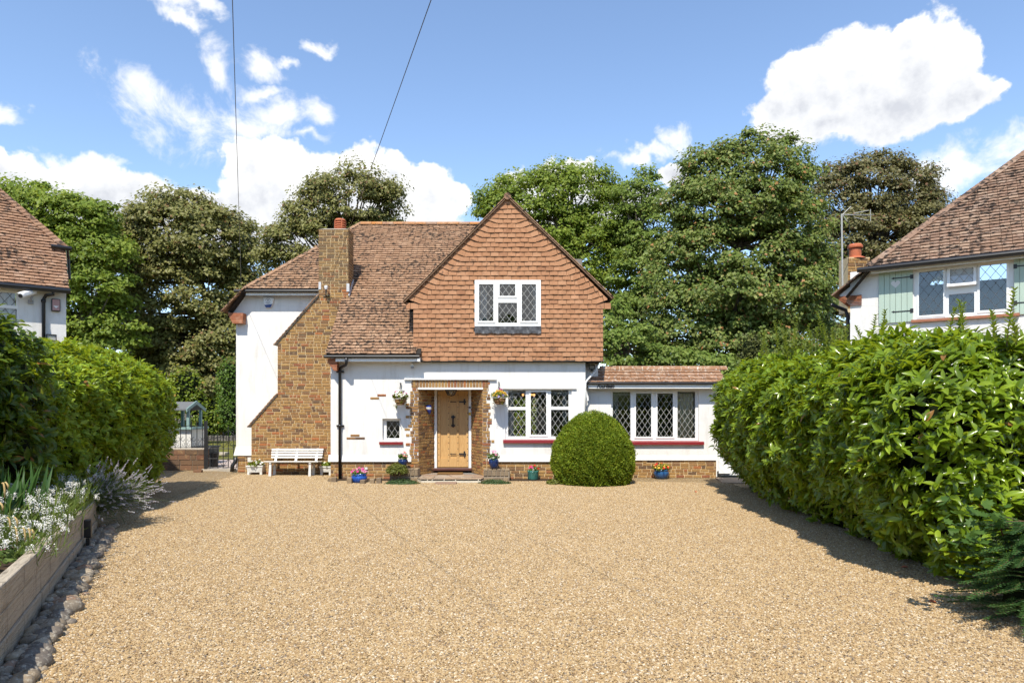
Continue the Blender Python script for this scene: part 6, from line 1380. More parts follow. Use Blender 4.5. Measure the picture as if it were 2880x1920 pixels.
def bush(name, label, D, lob, mat, seed, leaf=.09, clump=.3, dens=1.0, cat='shrub', tmpl=TREE_LEAF, grp='shrubs round the back lawn'):
    r = np.random.default_rng(seed); k = 2880 / 2352; s = D / F; P, Nn = [], []; first = None
    th = None; core = MB()
    for x, y, rx, ry in lob:
        c0 = np.array([(x * k - CX) * s, D, CAMH + (HY - y * k) * s]); rad = np.array([rx * k * s, rx * k * s * .8, ry * k * s])
        if th is None: th = thing(name, label, cat, (c0[0], D, 0), grp)
        n = int((rad[0] * rad[2] * 9) / (leaf * leaf) * 1.4 * dens); d = rand_dirs(n, r); d[:, 1] = np.where(r.random(n) < .8, -np.abs(d[:, 1]), d[:, 1])
        lump = 1 + .16 * np.sin(d[:, 0] * 9 + x) * np.sin(d[:, 2] * 8 + y) + .1 * np.sin(d[:, 0] * 21 + 2) * np.cos(d[:, 2] * 19)
        P.append(c0 + d * rad * (lump * r.uniform(.78, 1.04, n))[:, None]); Nn.append(d)
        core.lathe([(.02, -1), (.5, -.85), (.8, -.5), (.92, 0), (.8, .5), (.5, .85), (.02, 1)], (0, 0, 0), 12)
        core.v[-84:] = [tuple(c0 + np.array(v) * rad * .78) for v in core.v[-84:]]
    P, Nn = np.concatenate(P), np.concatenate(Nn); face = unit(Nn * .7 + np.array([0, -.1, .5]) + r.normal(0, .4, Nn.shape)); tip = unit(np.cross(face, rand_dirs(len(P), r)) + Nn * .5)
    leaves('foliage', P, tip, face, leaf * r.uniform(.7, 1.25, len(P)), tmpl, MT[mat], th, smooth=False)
    core.build('dark_core', MT['core'], th); return th  # solid dark filler behind the leaves, standing in for shaded depth
bush('lime_shrub', 'yellow green shrub between the hedge and the copper sycamore', 33, [(430, 890, 38, 50), (400, 930, 30, 40), (452, 930, 25, 40)], 'shrub_lime', 21, .14)
bush('evergreen_shrub', 'tall mid green shrub close to the white wing', 31, [(528, 880, 30, 60), (530, 945, 32, 45)], 'shrub_green', 22, .1)
bush('lime_shrub', 'rounded yellow green shrub behind the garden gate', 36.5, [(505, 945, 40, 42), (480, 975, 36, 28)], 'shrub_lime', 23, .14)
bush('grey_shrub', 'low grey green shrub on the far side of the lawn', 37.5, [(470, 978, 34, 26), (530, 985, 40, 24), (430, 985, 34, 26)], 'shrub_green', 24, .13)
bush('sunny_shrub', 'bright yellow green bush seen through the front window', 29, [(1190, 930, 40, 40), (1215, 965, 45, 40), (1240, 925, 40, 42), (1200, 990, 60, 35)], 'shrub_lime', 25, .11)
bush('golden_conifer', 'small golden conifer peeping over the right hedge', 19.5, [(1725, 815, 36, 48), (1740, 845, 40, 40)], 'conifer_gold', 26, .06, grp='shrubs by the right hedge')

# ------------------------------------------------------------------ clipped yew
bc = np.array([WX(1668, 15.95), 15.95, 0.]); BR = 111 * 15.95 / F; BH = WZ(1161, 15.95); ty = thing('clipped_yew', 'egg shaped clipped yew bush in front of the house', 'bush', bc)
def egg(t):     # radius at relative height
    return BR * float(np.interp(t, [0, .06, .2, .34, .49, .63, .77, .86, .93, .97, 1], [.86, .9, .985, 1, .955, .85, .68, .54, .37, .22, .0]))
hz_ = np.linspace(0, 1, 200); er = np.array([egg(t) for t in hz_]); n = 62000; t = rng.choice(hz_, n, p=(er + .12) / (er + .12).sum()); a = rng.uniform(math.pi * .9, math.pi * 2.1, n); rr_ = np.interp(t, hz_, er)
lump = 1 + .03 * np.sin(a * 7 + t * 9) * np.sin(t * 13 + 1) + .016 * np.sin(a * 23 + t * 30); lump = lump + np.where(rng.random(n) < .012, rng.uniform(.02, .09, n), 0)
sl_ = -np.gradient(er, hz_ * BH); nz = np.interp(t, hz_, sl_); Nn = unit(np.stack([np.cos(a), np.sin(a), np.clip(nz, -1, 4)], 1)); P = bc + np.stack([np.cos(a) * rr_ * lump, np.sin(a) * rr_ * lump, t * BH + .02], 1) + Nn * rng.uniform(-.10, .04, (n, 1))
tip = unit(Nn * .7 + rng.normal(0, .55, (n, 3)) + np.array([0, 0, .25])); leaves('foliage', P, tip, unit(Nn + rng.normal(0, .6, (n, 3))), .05 * rng.uniform(.6, 1.2, n), (TREE_LEAF[0] * np.array([1, .55, 1]), TREE_LEAF[1]), MT['yew_leaf'], ty, smooth=False)
m = MB(); m.lathe([(max(.02, egg(q) - .07), q * BH * .97) for q in np.linspace(0, 1, 16)], bc, 26); m.build('dark_core', MT['core'], ty)  # dark solid in place of the yew's shaded inside

# ------------------------------------------------------------------ laurel hedges
def hedge(name, label, path, half, height, mat, seed, shoots, per, ll, tmpl, face_side=-1, base_in=.4, top_round=.5, ends=(False, True), wob=.1, near=None, core_in=.22, spread=(35, 85), droop=0.):
    """A clipped hedge along a path of (x, y); leaves stand in rosettes on its face, top and end."""
    r = np.random.default_rng(seed); path = np.array(path, float); seg = np.linalg.norm(np.diff(path, axis=0), axis=1); cum = np.concatenate([[0], np.cumsum(seg)]); Lh = cum[-1]
    th = thing(name, label, 'hedge', (path[0][0], path[0][1], 0))
    hts = np.array(height, float) if hasattr(height, '__len__') else np.full(len(path), float(height))
    def at(s):
        x = np.interp(s, cum, path[:, 0]); y = np.interp(s, cum, path[:, 1]); i = np.clip(np.searchsorted(cum, s, 'right') - 1, 0, len(seg) - 1); d = np.diff(path, axis=0)[i] / seg[i][..., None]
        return np.stack([x, y], -1), d, np.interp(s, cum, hts)
    def profile(q):           # q 0..1 from face foot over the top to the back: offset across, height
        q = np.asarray(q); f = np.minimum(q / .62, 1); g_ = np.clip((q - .62) / .38, 0, 1)
        zz = np.where(q < .62, f ** .95, 1.0 + 0 * q); off = np.where(q < .62, -1 + base_in / half * np.clip(1 - f / .45, 0, 1) ** 1.6 + top_round / half * np.clip((f - .72) / .28, 0, 1) ** 2.2, -1 + top_round / half + g_ * (2 - top_round / half))
        zz = zz - np.where(q < .62, np.clip((f - .8) / .2, 0, 1) * .02, 0)
        return off, zz
    n = shoots; w_ = np.ones(400); sg = np.linspace(0, Lh, 400)
    if near is not None: pc_, _, _ = at(sg); w_ = 1 / np.clip(np.hypot(pc_[:, 0], pc_[:, 1]), near, None) ** .0
    s = r.choice(sg, n, p=w_ / w_.sum()) + r.uniform(-Lh / 800, Lh / 800, n); s = np.clip(s, 0, Lh); q = r.beta(1, 1, n) * .86 + .0
    ne = int(n * .12); ends_i = np.zeros(n, bool)
    c0, d, H = at(s); off, zz = profile(q); side = np.stack([-d[:, 1], d[:, 0]], 1) * face_side
    P = np.concatenate([c0 + side * (off * half)[:, None], (zz * H)[:, None]], 1)
    e = 1e-3; o2, z2 = profile(q + e); tg = np.stack([(o2 - off) * half, (z2 - zz) * H], 1); tn = tg / (np.linalg.norm(tg, axis=1, keepdims=True) + 1e-9); Nn = unit(np.concatenate([side * (-tn[:, 1])[:, None], tn[:, :1]], 1))
    for far in [q_ for q_ in (0, 1) if ends[q_]]:               # rounded ends
        k = ne; a = r.uniform(-1, 1, k); zz2 = r.uniform(0.02, 1, k); cE, dE, HE = at(np.full(k, Lh if far else 0.)); sideE = np.stack([-dE[:, 1], dE[:, 0]], 1) * face_side; dE = dE if far else -dE; pinch = 1 - base_in / half * np.clip(1 - zz2 / .45, 0, 1) ** 1.6 - top_round / half * np.clip((zz2 - .72) / .28, 0, 1) ** 2.2
        PE = np.concatenate([cE + sideE * (a * half * pinch)[:, None] + dE * (half * (.75 if far else .45) * np.sqrt(np.maximum(0, 1 - a ** 2)) * pinch)[:, None], (zz2 * HE)[:, None]], 1); NE = unit(np.concatenate([sideE * a[:, None] + dE * np.sqrt(np.maximum(0.02, 1 - a ** 2))[:, None], 0 * zz2[:, None] + .15], 1)); P = np.concatenate([P, PE]); Nn = np.concatenate([Nn, NE])
    wv = wob * (np.sin(P[:, 0] * 2.1 + P[:, 1] * 1.7 + P[:, 2] * 2.6) * np.sin(P[:, 1] * 3.1 + P[:, 2] * 1.9 + seed) + .5 * np.sin(P[:, 1] * 6.3 + P[:, 2] * 5.1) * np.sin(P[:, 2] * 7.7 + P[:, 0] * 3))
    P = P + Nn * (wv + r.uniform(-.16, .05, len(P)) - np.where(r.random(len(P)) < .12, -.07, 0))[:, None]; P[:, 2] = np.maximum(P[:, 2], .07)
    ax = unit(Nn * .75 + np.array([0, -.12, .62 - droop]) + r.normal(0, .33, P.shape)); p, dd, nn = rosettes(P, ax, per, spread, r); p[:, 2] = np.maximum(p[:, 2], .04); dd[:, 2] = np.where((p[:, 2] < .14) & (dd[:, 2] < 0), np.abs(dd[:, 2]) * .3, dd[:, 2])
    leaves('foliage', p, dd, nn, ll * r.uniform(.5, 1.25, len(p)), tmpl, MT[mat], th)
    m = MB(); V = []; ss = np.linspace(0, Lh + half * .3, 28); qs = np.linspace(0, 1, 15)
    for si in ss:
        c1, d1, H1 = at(np.array([min(si, Lh)])); sd = np.array([-d1[0, 1], d1[0, 0]]) * face_side; c1 = c1[0] + d1[0] * max(0, si - Lh)
        for qi in qs: o, z = profile(np.array([qi])); V.append((*(c1 + sd * (o[0] * (half - core_in))), max(0.0, z[0] * (H1[0] - core_in))))
    nq = len(qs); m.add(V, [(i * nq + j, i * nq + j + 1, (i + 1) * nq + j + 1, (i + 1) * nq + j) for i in range(len(ss) - 1) for j in range(nq - 1)] + [tuple(range(nq)), tuple(range((len(ss) - 1) * nq, len(ss) * nq))]); m.build('dark_core', MT['core'], th)  # dark block that stops see-through and stands for the hedge's shaded inside
    return th
hr = hedge('laurel_hedge', 'tall glossy laurel hedge along the right side of the drive', [(4.82, 6.75), (4.88, 8.5), (5.08, 11.5), (5.42, 14.9)], .98, [2.42, 2.47, 2.55, 2.6], 'laurel_leaf', 31, 7600, 7, .13, LAUREL, -1, .8, .5, wob=.12, ends=(True, True))
m = MB()
for i in range(15): y = 6.6 + i * .6; m.tube([(4.78 + .035 * i + rng.uniform(-.05, .05), y, 0), (4.8 + .035 * i, y + rng.uniform(-.1, .1), .35)], [.03, .02], 6)
m.build('stems', MT['bark'], hr)
for i in range(9):
    y = 6.3 + i * .85; x = 4.62 + .055 * i; m1 = MB(); m1.box(x - .06, x + .02, y, y + .09, -.02, .1 + .02 * (i % 3)); tag(m1.build('edging_brick', MT['old_stone'], bevel=.008, origin=(x, y, 0)), ['first', 'second', 'third', 'fourth', 'fifth', 'sixth', 'seventh', 'eighth', 'ninth'][i] + ' edging brick under the laurel hedge counted from the fir shrub', 'brick', 'edging bricks under the laurel hedge')
hl = hedge('round_hedge', 'rounded bright green hedge between the flower bed and the iron gate', [(-7.35, 9.0), (-7.58, 11), (-7.98, 14.0)], 1.0, [2.6, 2.74, 2.76], 'hedge_lime', 32, 4700, 7, .115, LAUREL_FAR, 1, .5, .75, wob=.07)
hd = hedge('dark_laurel', 'darker laurel shrub at the near left behind the white flowers', [(-6.6, 4.4), (-6.8, 6.4), (-7.05, 8.5)], 1.1, [2.7, 2.84, 2.86], 'laurel_dark', 33, 2700, 7, .165, LAUREL_FAR, 1, .5, .5, wob=.17)
# young shoots above the right hedge
def shoot(base, hgt, lean, seed, mat, parent, n=12, ll=.075, stemmat='twig'):
    r = np.random.default_rng(seed); b = np.asarray(base, float); t = np.linspace(0, 1, n); pts = b + np.stack([lean[0] * t ** 1.5, lean[1] * t ** 1.5, hgt * t], 1); m = MB(); m.tube(list(pts), list(np.linspace(.006, .002, n)), 4); m.build('stem', MT[stemmat], parent)
    P, Dd, Nn = [], [], []
    for i in range(1, n):
        for j in range(4):
            a = i * 2.4 + j * math.pi / 2 + r.uniform(-.3, .3); d = np.array([math.cos(a) * .8, math.sin(a) * .8, .55 + .5 * t[i]]); P.append(pts[i]); Dd.append(d); Nn.append(np.array([-math.cos(a) * .5, -math.sin(a) * .5, .85]))
    leaves('leaf_spray', np.array(P), unit(np.array(Dd)), unit(np.array(Nn)), ll * r.uniform(.7, 1.1, len(P)) * np.linspace(1.15, .7, len(P)), LAUREL_FAR, MT[mat], parent)
SH = [(2190, 985, 905), (2215, 985, 905), (2240, 985, 930), (2320, 980, 880), (2345, 975, 925), (2298, 985, 925), (2280, 985, 935), (2374, 975, 920), (2330, 985, 915), (2255, 988, 915), (2452, 962, 890), (2480, 950, 878), (2466, 960, 905), (2430, 965, 922), (2210, 990, 935), (2665, 945, 868), (2695, 945, 860), (2712, 945, 850), (2800, 945, 880), (2832, 945, 818), (2858, 945, 905), (2160, 1000, 925), (2140, 1003, 940), (2225, 990, 897), (2360, 985, 930)]
pv = thing('privet_shoots', 'tall young privet shoots standing above the right hedge', 'plant', (5.2, 9.5, 2.3))
for i, (x, yb, yt) in enumerate(SH):
    D = max(5.8, min(13.5, 4.7 / max(.05, (x - CX) / F))); a = W(x, yb + 25, D); h_ = (yb + 25 - yt) * D / F; shoot(a, h_, (rng.uniform(-.12, .12), rng.uniform(-.05, .05)), 100 + i, 'privet_leaf', pv, int(10 + h_ * 12), .085)
# fir and maple at the near right corner
yw = thing('fir_shrub', 'dark fir shrub at the bottom right corner', 'shrub', (4.32, 5.6, 0)); r = np.random.default_rng(41); P, Dd, Nn = [], [], []; m = MB()
for i in range(130):
    b = np.array([4.32 + r.uniform(-.08, .08), 5.6 + r.uniform(-.08, .08), r.uniform(.05, .85)]); fa = math.pi + r.normal(0, 1.25); d = nrm(np.array([math.cos(fa), math.sin(fa), r.uniform(-.12, .3)])); L_ = r.uniform(.4, .78) * (1.1 - .5 * b[2]); e = b + d * L_ + np.array([0, 0, -.06]); m.tube([b, (b + e) / 2 + np.array([0, 0, .03]), e], [.006, .004, .002], 4, caps=False)
    sd = nrm(np.cross(d, (0, 0, 1))); up_ = np.cross(sd, d)
    for k in range(14):          # side twigs in a flat spray
        t = .2 + .8 * k / 14; c0 = b + (e - b) * t + np.array([0, 0, .03 * (1 - abs(2 * t - 1))])
        for s_ in (1, -1):
            tw = nrm(d * .8 + sd * s_ + up_ * .05); l2 = .11 * (1.15 - t)
            for q in range(7):
                p0 = c0 + tw * l2 * q / 7
                for s2 in (1, -1): P.append(p0); Dd.append(tw * .6 + np.cross(tw, up_) * s2); Nn.append(up_)
P, Dd, Nn = map(np.array, (P, Dd, Nn)); leaves('needles', P, unit(Dd), unit(Nn + r.normal(0, .3, Nn.shape)), .024 * r.uniform(.8, 1.2, len(P)), (TREE_LEAF[0] * np.array([1, .32, 1]), TREE_LEAF[1]), MT['fir_leaf'], yw, smooth=False); m.build('twigs', MT['twig'], yw)
m = MB(); m.lathe([(.1, 0), (.26, .15), (.22, .5), (.1, .8), (.02, .9)], (4.34, 5.6, 0), 12); m.build('dark_core', MT['core'], yw)  # solid dark filler standing for the shade within the fir
ang6 = np.linspace(0, 2 * math.pi, 15)[:-1]; MAPLE = [(0, 0, 0)] + [(.5 + (.5 if i % 2 == 0 else .3) * math.cos(a), (.5 if i % 2 == 0 else .3) * math.sin(a), -.05 * (i % 2)) for i, a in enumerate(ang6)]; MAPLE = (np.array(MAPLE) * np.array([1, 1, 1]), [(0, 1 + i, 1 + (i + 1) % 14) for i in range(14)]); MAPLE[0][0] = (.5, 0, .03)
mp = thing('maple_sapling', 'small maple sapling leaves in front of the laurel hedge near right', 'sapling', (4.1, 5.7, 0)); P = []
for i in range(46): P.append(W(r.uniform(2610, 2860), r.uniform(1385, 1530), r.uniform(5.5, 5.75)))
P = np.array(P); leaves('foliage', P, unit(np.array([-.3, -.6, -.1]) + r.normal(0, .5, P.shape)), unit(np.array([-.2, -.55, .8]) + r.normal(0, .25, P.shape)), .11 * r.uniform(.6, 1.1, len(P)), MAPLE, MT['maple_leaf'], mp); m = MB(); m.tube([(4.3, 5.8, 0), (4.2, 5.75, .5), (4.0, 5.65, .9)], [.012, .009, .004], 6); m.build('stem', MT['twig'], mp)

r = np.random.default_rng(71); P, Nn = [], []  # unseen tree mass added behind the camera so the panes reflect something dark
for i in range(9):
    c0 = np.array([-26 + i * 6.5 + r.uniform(-1, 1), -24 + r.uniform(-2, 2), 4.2 + r.uniform(-.5, .8)]); d = rand_dirs(2600, r); P.append(c0 + d * np.array([4.2, 3.2, 4.4]) * r.uniform(.7, 1.03, (2600, 1))); Nn.append(d)
P, Nn = np.concatenate(P), np.concatenate(Nn); o = leaves('added_treeline', P, unit(np.cross(Nn, rand_dirs(len(P), r))), unit(Nn + r.normal(0, .4, Nn.shape)), .55, TREE_LEAF, MT['sycamore_green'], smooth=False); tag(o, 'unseen mass of trees added behind the camera to darken the window reflections', 'trees', kind='stuff')
# ------------------------------------------------------------------ raised bed of sleepers
A0 = np.array([-3.44, 4.59]); A1 = np.array([-5.99, 9.85]); dv = (A1 - A0) / np.linalg.norm(A1 - A0); A00 = A0 - dv * 1.9
pbd = Plane(A1[0], A1[1], -dv[0], -dv[1])     # u runs towards the camera, n faces the drive
if pbd.n[0] < 0: pbd = Plane(A00[0], A00[1], dv[0], dv[1])
LB = float(np.linalg.norm(A1 - A00)); bed = thing('raised_bed', 'raised bed of weathered timber sleepers at the near left', 'planter', ((A00[0] + A1[0]) / 2, (A00[1] + A1[1]) / 2, 0))
near0 = np.dot(A1 - A00, dv)
def ub(d): return d      # distance from the near end along the bed
hT = lambda u: .60 - .155 * max(0., (u - 1.9)) / (LB - 1.9)
flip = np.allclose(pbd.o[:2], A1)
def sleeper(u0, u1, k0, k1, n0, n1, name='sleeper'):
    m = MB(); U = (lambda u: LB - u) if flip else (lambda u: u); V = []
    for n_ in (n1, n0):
        for u in (u0, u1):
            for kk in (k0, k1): V.append(pbd.P(U(u), hT(u) * kk, n_))
    m.add(V, [(0, 2, 3, 1), (4, 5, 7, 6), (0, 1, 5, 4), (2, 6, 7, 3), (1, 3, 7, 5), (0, 4, 6, 2)]); return m.build(name, MT['sleeper_wood'], bed, bevel=.012)
j1 = 4.35
for (a, b, k0, k1, n_) in ((0, LB, -.05, .325, .008), (0, j1, .333, .662, 0.), (j1 + .012, LB, .333, .662, -.006), (0, 5.0, .67, .995, .003), (5.008, LB - .05, .67, .995, .0)): sleeper(a, b, k0, k1, -.10 + n_, n_)
m = MB(); U = (lambda u: LB - u) if flip else (lambda u: u)
m.quad(*[pbd.P(U(u), hT(u) * .9, n_) for u, n_ in ((0, -.1), (LB, -.1), (LB, -2.2), (0, -2.2))]); m.build('soil', MT['soil'], bed)
m = MB(); q = pbd.P(U(LB - .1), 0, -.1); m.add([pbd.P(U(LB), 0, -.1), pbd.P(U(LB), hT(LB) * .98, -.1), pbd.P(U(LB), hT(LB) * .98, -2.0), pbd.P(U(LB), 0, -2.0)], [(0, 1, 2, 3)]); m.build('end_board', MT['sleeper_wood'], bed)
# small black garden light on the bed
u_l = None
gl_ = W(1300 * 0 + 600 / 2.53, 1300 + 560 / 2.53, 8.4)
t_ = ((gl_[:2] - A00) @ dv); m = MB(); c0 = pbd.P(U(t_), .28, .06); lg = thing('bed_light', 'small black spotlight fixed to the timber bed', 'light', (c0[0], c0[1], .1)); m.obox(c0, (dv.tolist() + [0], pbd.n, (0, 0, 1)), (.045, .04, .11)); m.build('housing', MT['black_plastic'], lg, bevel=.01)
m = MB(); m.obox(c0 - zc * .18, (dv.tolist() + [0], pbd.n, (0, 0, 1)), (.03, .02, .06)); m.build('bracket', MT['black_plastic'], lg)

# cobbles along the foot of the bed
ce = thing('cobble_edging', 'row of rounded grey cobbles along the foot of the timber bed', 'edging', (A0[0] + .2, A0[1] + 1, 0)); r = np.random.default_rng(55)
def cobble(c0, a, b, c, rot):
    nu, nv = 12, 8; V = []; ph = r.uniform(0, 6.28, 6); Fc = []
    for i in range(nv + 1):
        t = math.pi * i / nv
        for j in range(nu):
            p = 2 * math.pi * j / nu; l = 1 + .09 * math.sin(2 * p + ph[0]) + .07 * math.sin(3 * p + ph[1] + t) + .05 * math.cos(2 * t + ph[2]) ; e_ = .85
            x, y, z = math.sin(t) ** e_ * math.cos(p) * a * l, math.sin(t) ** e_ * math.sin(p) * b * l, math.cos(t) * c * l
            V.append((c0[0] + x * math.cos(rot) - y * math.sin(rot), c0[1] + x * math.sin(rot) + y * math.cos(rot), c0[2] + z + .15 * x * math.sin(ph[3])))
    for i in range(nv):
        for j in range(nu): Fc.append((i * nu + j, (i + 1) * nu + j, (i + 1) * nu + (j + 1) % nu, i * nu + (j + 1) % nu))
    m = MB(); m.add(V, Fc); m.build('cobble', MT['cobble'], ce, smooth=True)
th_ = math.atan2(dv[1], dv[0]); d_ = .9
while d_ < LB + .05:
    s1 = r.uniform(.065, .115) * (1.0 - .35 * max(0, (d_ - 4) / LB)); p = pbd.P(U(d_), 0, .05 + r.uniform(.1, .15)); cobble(p + zc * s1 * .3, s1 * r.uniform(.9, 1.25), s1 * r.uniform(.75, 1.0), s1 * r.uniform(.5, .7), th_ + r.uniform(-.5, .5) + math.pi / 2)
    for q in range(2): s2 = r.uniform(.035, .06); p = pbd.P(U(d_ + r.uniform(-.05, .07)), 0, .035 + r.uniform(.0, .05)); cobble(p + zc * (s2 * .5 + r.uniform(0, .03)), s2 * 1.2, s2 * .9, s2 * .7, r.uniform(0, 3))
    if r.random() < .3: s2 = r.uniform(.03, .05); p = pbd.P(U(d_ + .05), 0, .24 + r.uniform(0, .06)); cobble(p + zc * s2 * .3, s2 * 1.2, s2, s2 * .6, r.uniform(0, 3))
    d_ += s1 * 1.5

# ------------------------------------------------------------------ planting in the bed
def bedp(x, y, D): return W(x, y, D)
wf = thing('candytuft', 'mass of small white flowers spilling over the timber bed', 'flowers', pbd.P(U(LB - 2.5), .4, -.4)); r = np.random.default_rng(61)
n = 2600; u = r.uniform(LB - 4.6, LB + .05, n); nn_ = -r.beta(1.2, 1.3, n) * 1.25 + .1 * (r.random(n) < .15); base = np.array([pbd.P(U(a), .40, b) for a, b in zip(u, nn_)]); hh = r.uniform(.12, .42, n) * (1 - .25 * (u < LB - 3.4))
P = np.repeat(base, 3, 0) + np.stack([r.normal(0, .03, 3 * n), r.normal(0, .03, 3 * n), np.repeat(hh, 3) * r.uniform(0, .7, 3 * n)], 1); d = unit(np.stack([.25 + r.normal(0, .45, 3 * n), -.1 + r.normal(0, .4, 3 * n), np.full(3 * n, 1.0)], 1)); leaves('foliage', P, d, unit(rand_dirs(3 * n, r)), np.repeat(hh, 3) * r.uniform(.5, .9, 3 * n), STRAW, MT['stem_green'], wf)
sel = r.permutation(n)[:520]; k = 0
hd_p = base[sel] + np.stack([r.uniform(0, .12, len(sel)), r.uniform(-.06, .02, len(sel)), hh[sel] + r.uniform(.02, .1, len(sel))], 1)
for c0 in hd_p[:200]:          # flower heads: flat clusters of small florets
    q = 14; a = r.uniform(0, 6.28, q); rd = np.sqrt(r.uniform(0, 1, q)) * .032; cP = c0 + np.stack([np.cos(a) * rd, np.sin(a) * rd, r.normal(0, .006, q)], 1)
    p, dd, nnn = rosettes(cP, np.tile([0.05, -.25, 1.], (q, 1)) + r.normal(0, .2, (q, 3)), 4, (60, 85), r); leaves('flower_head', p, dd, nnn, .014, PETAL, MT['petal_white'], wf)
q = 10; cP = np.repeat(hd_p[200:], q, 0) + r.normal(0, 1, (q * (len(hd_p) - 200), 3)) * np.array([.018, .018, .006]); p, dd, nnn = rosettes(cP, np.tile([0.05, -.25, 1.], (len(cP), 1)) + r.normal(0, .2, cP.shape), 4, (60, 85), r); o = leaves('flower_heads', p, dd, nnn, .014, PETAL, MT['petal_white'], wf); o['kind'] = 'stuff'

lv = thing('lavender', 'pale lavender arching over the end of the timber bed', 'plant', (-6.3, 10.3, .3)); c0 = np.array([-6.15, 10.15, .32]); n = 320; m = MB(); P, Dd, L_, N2 = [], [], [], []; FP, FD = [], []
for i in range(n):
    a = r.uniform(-1.7, .9); el_ = r.uniform(.15, 1.15); l = r.uniform(.45, .82); d = np.array([math.cos(a) * math.cos(el_), math.sin(a) * math.cos(el_), math.sin(el_)]); b = c0 + np.array([r.normal(0, .16), r.normal(0, .22), r.uniform(-.1, .08)]); e = b + d * l + np.array([0, 0, -.16 * l * math.cos(el_)]); mid = b + d * l * .5 + np.array([0, 0, .02])
    m.tube([b, mid, e], [.003, .0028, .002], 3, caps=False); dd = nrm(e - mid)
    for q in range(9):
        for s in range(3): FP.append(e - dd * .012 * q * 1.1); FD.append(dd * .9 + rand_dirs(1, r)[0] * .8)
    for q in range(6): P.append(b + d * r.uniform(0, .3) + r.normal(0, .05, 3)); Dd.append(d + r.normal(0, .4, 3)); L_.append(r.uniform(.08, .2))
m.build('stalks', MT['lavender_green'], lv)['kind'] = 'stuff'
leaves('foliage', np.array(P), unit(np.array(Dd)), rand_dirs(len(P), r), np.array(L_), BLADE, MT['lavender_green'], lv)
leaves('flower_spikes', np.array(FP), unit(np.array(FD)), rand_dirs(len(FP), r), .016, PETAL, MT['petal_lavender'], lv)['kind'] = 'stuff'
ir = thing('iris', 'clump of upright sword leaves at the left edge', 'plant', W(60, 1400, 7.3)); P, Dd, L_ = [], [], []
for i in range(42): P.append(np.array([WX(r.uniform(5, 85), 7.3), 7.3 + r.uniform(-.3, .3), .42])); Dd.append(np.array([r.normal(.03, .12), r.normal(0, .1), 1.])); L_.append(r.uniform(.45, .78))
leaves('foliage', np.array(P), unit(np.array(Dd)), unit(np.array([0, -1, .1]) + r.normal(0, .3, (len(P), 3))), np.array(L_), leaf_template(6, .075, .12, .3, .35), MT['iris_leaf'], ir)
dg = thing('drooping_grass', 'arching stems with drooping straw coloured tips at the left edge', 'plant', W(0, 1560, 5.9)); m = MB(); st_ = MB()
def C7(x, y): return x / 2.53, 1300 + y / 2.53
for k, (pts) in enumerate((((-40, 470), (30, 462), (130, 465), (215, 475), (232, 485)), ((-30, 420), (30, 395), (70, 388), (115, 395)))):
    st_.tube([W(*C7(*p), 5.9) for p in pts], .004, 4)
for (x, y, dx, l) in ((105, 465, 18, 120), (165, 470, 15, 95), (203, 475, 12, 80), (228, 482, 14, 60), (55, 395, 18, 80), (105, 395, 20, 60), (40, 145, 18, 40), (20, 150, 14, 100), (0, 290, 20, 50)):
    pts = [(x - 10, y), (x, y - 6), (x + dx * .6, y + 8), (x + dx, y + l * .5), (x + dx * .8, y + l)]; m.tube([W(*C7(*p), 5.9) for p in pts], [.004, .006, .0085, .009, .004], 5)
m.build('drooping_tips', MT['dry_stalk'], dg, smooth=True); st_.build('stems', MT['stem_green'], dg)
for i in range(10): pass
pk_ = thing('pink_campion', 'small pink flower over the timber bed at the left', 'flowers', W(22, 1552, 5.9)); blooms(W(20, 1556, 5.9), .06, .05, 7, .028, 'petal_pink', pk_); sprig(W(15, 1590, 5.9), .16, .12, 60, 6, .05, 'stem_green', pk_)
gc = thing('ground_cover', 'low green ground cover filling the timber bed', 'plants', pbd.P(U(LB - 4), .45, -.6)); n = 1300; u = r.uniform(.3, LB - .2, n); v_ = r.uniform(-2.0, -.12, n); P = np.array([pbd.P(U(a), .42 + r.uniform(0, .16), b) for a, b in zip(u, v_)]); p, dd, nnn = rosettes(P, np.tile([.1, -.2, 1.], (n, 1)) + r.normal(0, .4, (n, 3)), 5, (30, 85), r); leaves('foliage', p, dd, nnn, .06 * r.uniform(.6, 1.2, len(p)), TREE_LEAF, MT['stem_green'], gc)
rp = [(W(1310 * 0 + 520, 1345, 10.2))]

# fallen leaves on the drive
for i, (x, y, lab) in enumerate(((2613, 1697, 'curled brown leaf on the sunlit gravel at right'), (2425, 1524, 'brown leaf in the shadow of the laurel hedge'), (2555, 1600, 'dark brown leaf near the fir shrub'), (210, 1500, 'dry leaf beside the cobbles'), (1952, 1384, 'reddish leaf near the side gate'))):
    D = 1.77 * F / (y - HY); c0 = W(x, y, D) + zc * .02; a = i * 1.3; o = leaves('fallen_leaf', np.zeros((1, 3)), np.array([[math.cos(a), math.sin(a), .1]]), np.array([[0, -.2, 1.]]), np.array([.1]), leaf_template(6, .5, .5, .6), MT['terracotta']); o.location = tuple(c0); tag(o, lab, 'leaf', 'fallen leaves on the drive')

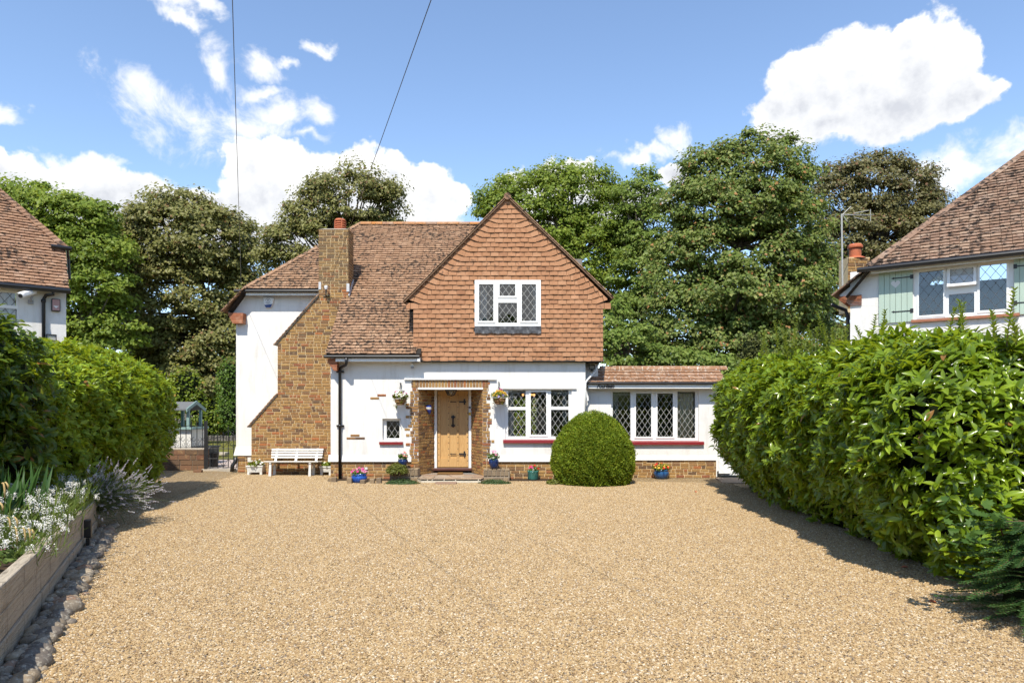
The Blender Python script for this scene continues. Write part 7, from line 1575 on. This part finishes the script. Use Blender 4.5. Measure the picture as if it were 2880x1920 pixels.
# ------------------------------------------------------------------ loose gravel
def clusters():
    out = []
    for v in range(4):
        r = np.random.default_rng(200 + v); m_v, m_f, kk = [], [], 0; ic = [(0, 0, 1), (.9, 0, .3), (.25, .85, .35), (-.75, .5, .3), (-.7, -.55, .32), (.3, -.85, .3), (.75, .55, -.3), (-.3, .85, -.3), (-.9, 0, -.35), (-.2, -.9, -.3), (.7, -.5, -.35), (0, 0, -1)]
        fc = [(0, 1, 2), (0, 2, 3), (0, 3, 4), (0, 4, 5), (0, 5, 1), (1, 6, 2), (2, 7, 3), (3, 8, 4), (4, 9, 5), (5, 10, 1), (6, 7, 2), (7, 8, 3), (8, 9, 4), (9, 10, 5), (10, 6, 1), (11, 7, 6), (11, 8, 7), (11, 9, 8), (11, 10, 9), (11, 6, 10)]
        ic = np.array(ic)
        for i in range(205):
            a = r.uniform(0, 6.28); q = math.sqrt(r.uniform(0, 1)) * .15; s = r.uniform(.0048, .0112) * np.array([r.uniform(.8, 1.5), 1, r.uniform(.5, .85)]); Rm = np.array(Matrix.Rotation(r.uniform(0, 6.28), 3, 'Z') @ Matrix.Rotation(r.normal(0, .35), 3, 'X')); V = (ic * r.uniform(.82, 1.15, (12, 1)) * s) @ Rm.T + np.array([math.cos(a) * q, math.sin(a) * q, r.uniform(-.001, .009)])
            m_v.append(V); m_f += [tuple(j + kk for j in f) for f in fc]; kk += 12
        me = bpy.data.meshes.new('gravel_cluster'); me.from_pydata(np.concatenate(m_v).tolist(), [], m_f); me.materials.append(MT['gravel_stone']); out.append(bpy.data.objects.new('gravel_cluster', me))
    return out
cl = clusters(); gcol = bpy.data.collections.new('gravel_clusters')
for o in cl: gcol.objects.link(o)
gm = MB(); gm.quad((-3.2, 3.6, .002), (4.6, 3.6, .002), (4.9, 13.5, .002), (-6.6, 13.5, .002)); gm.quad((-3.2, 3.6, .002), (-6.6, 13.5, .002), (-6.0, 9.9, .002), (-3.5, 4.7, .002))
gm.quad((-6.6, 13.5, .002), (4.9, 13.5, .002), (5.0, 15.8, .002), (-7.2, 18.0, .002))
go = gm.build('gravel', MT['gravel_bed']); tag(go, 'loose golden gravel stones strewn over the drive', 'gravel', kind='stuff')
ng = bpy.data.node_groups.new('strew_gravel', 'GeometryNodeTree'); ng.interface.new_socket('Geometry', in_out='INPUT', socket_type='NodeSocketGeometry'); ng.interface.new_socket('Geometry', in_out='OUTPUT', socket_type='NodeSocketGeometry')
N_ = ng.nodes; Lk = ng.links; gi, goo = N_.new('NodeGroupInput'), N_.new('NodeGroupOutput'); dpn = N_.new('GeometryNodeDistributePointsOnFaces'); dpn.distribute_method = 'POISSON'; dpn.inputs['Distance Min'].default_value = .085; dpn.inputs['Density Max'].default_value = 400.0; ci = N_.new('GeometryNodeCollectionInfo'); ci.inputs['Collection'].default_value = gcol; ci.inputs['Separate Children'].default_value = True; ci.inputs['Reset Children'].default_value = True
ip = N_.new('GeometryNodeInstanceOnPoints'); ip.inputs['Pick Instance'].default_value = True; rv = N_.new('FunctionNodeRandomValue'); rv.data_type = 'FLOAT_VECTOR'; rv.inputs['Max'].default_value = (0, 0, 6.28); rv.inputs['Min'].default_value = (0, 0, 0)
Lk.new(gi.outputs[0], dpn.inputs['Mesh']); Lk.new(dpn.outputs['Points'], ip.inputs['Points']); Lk.new(ci.outputs[0], ip.inputs['Instance']); Lk.new(rv.outputs['Value'], ip.inputs['Rotation'])
Lk.new(ip.outputs[0], goo.inputs[0]); md = go.modifiers.new('strew', 'NODES'); md.node_group = ng
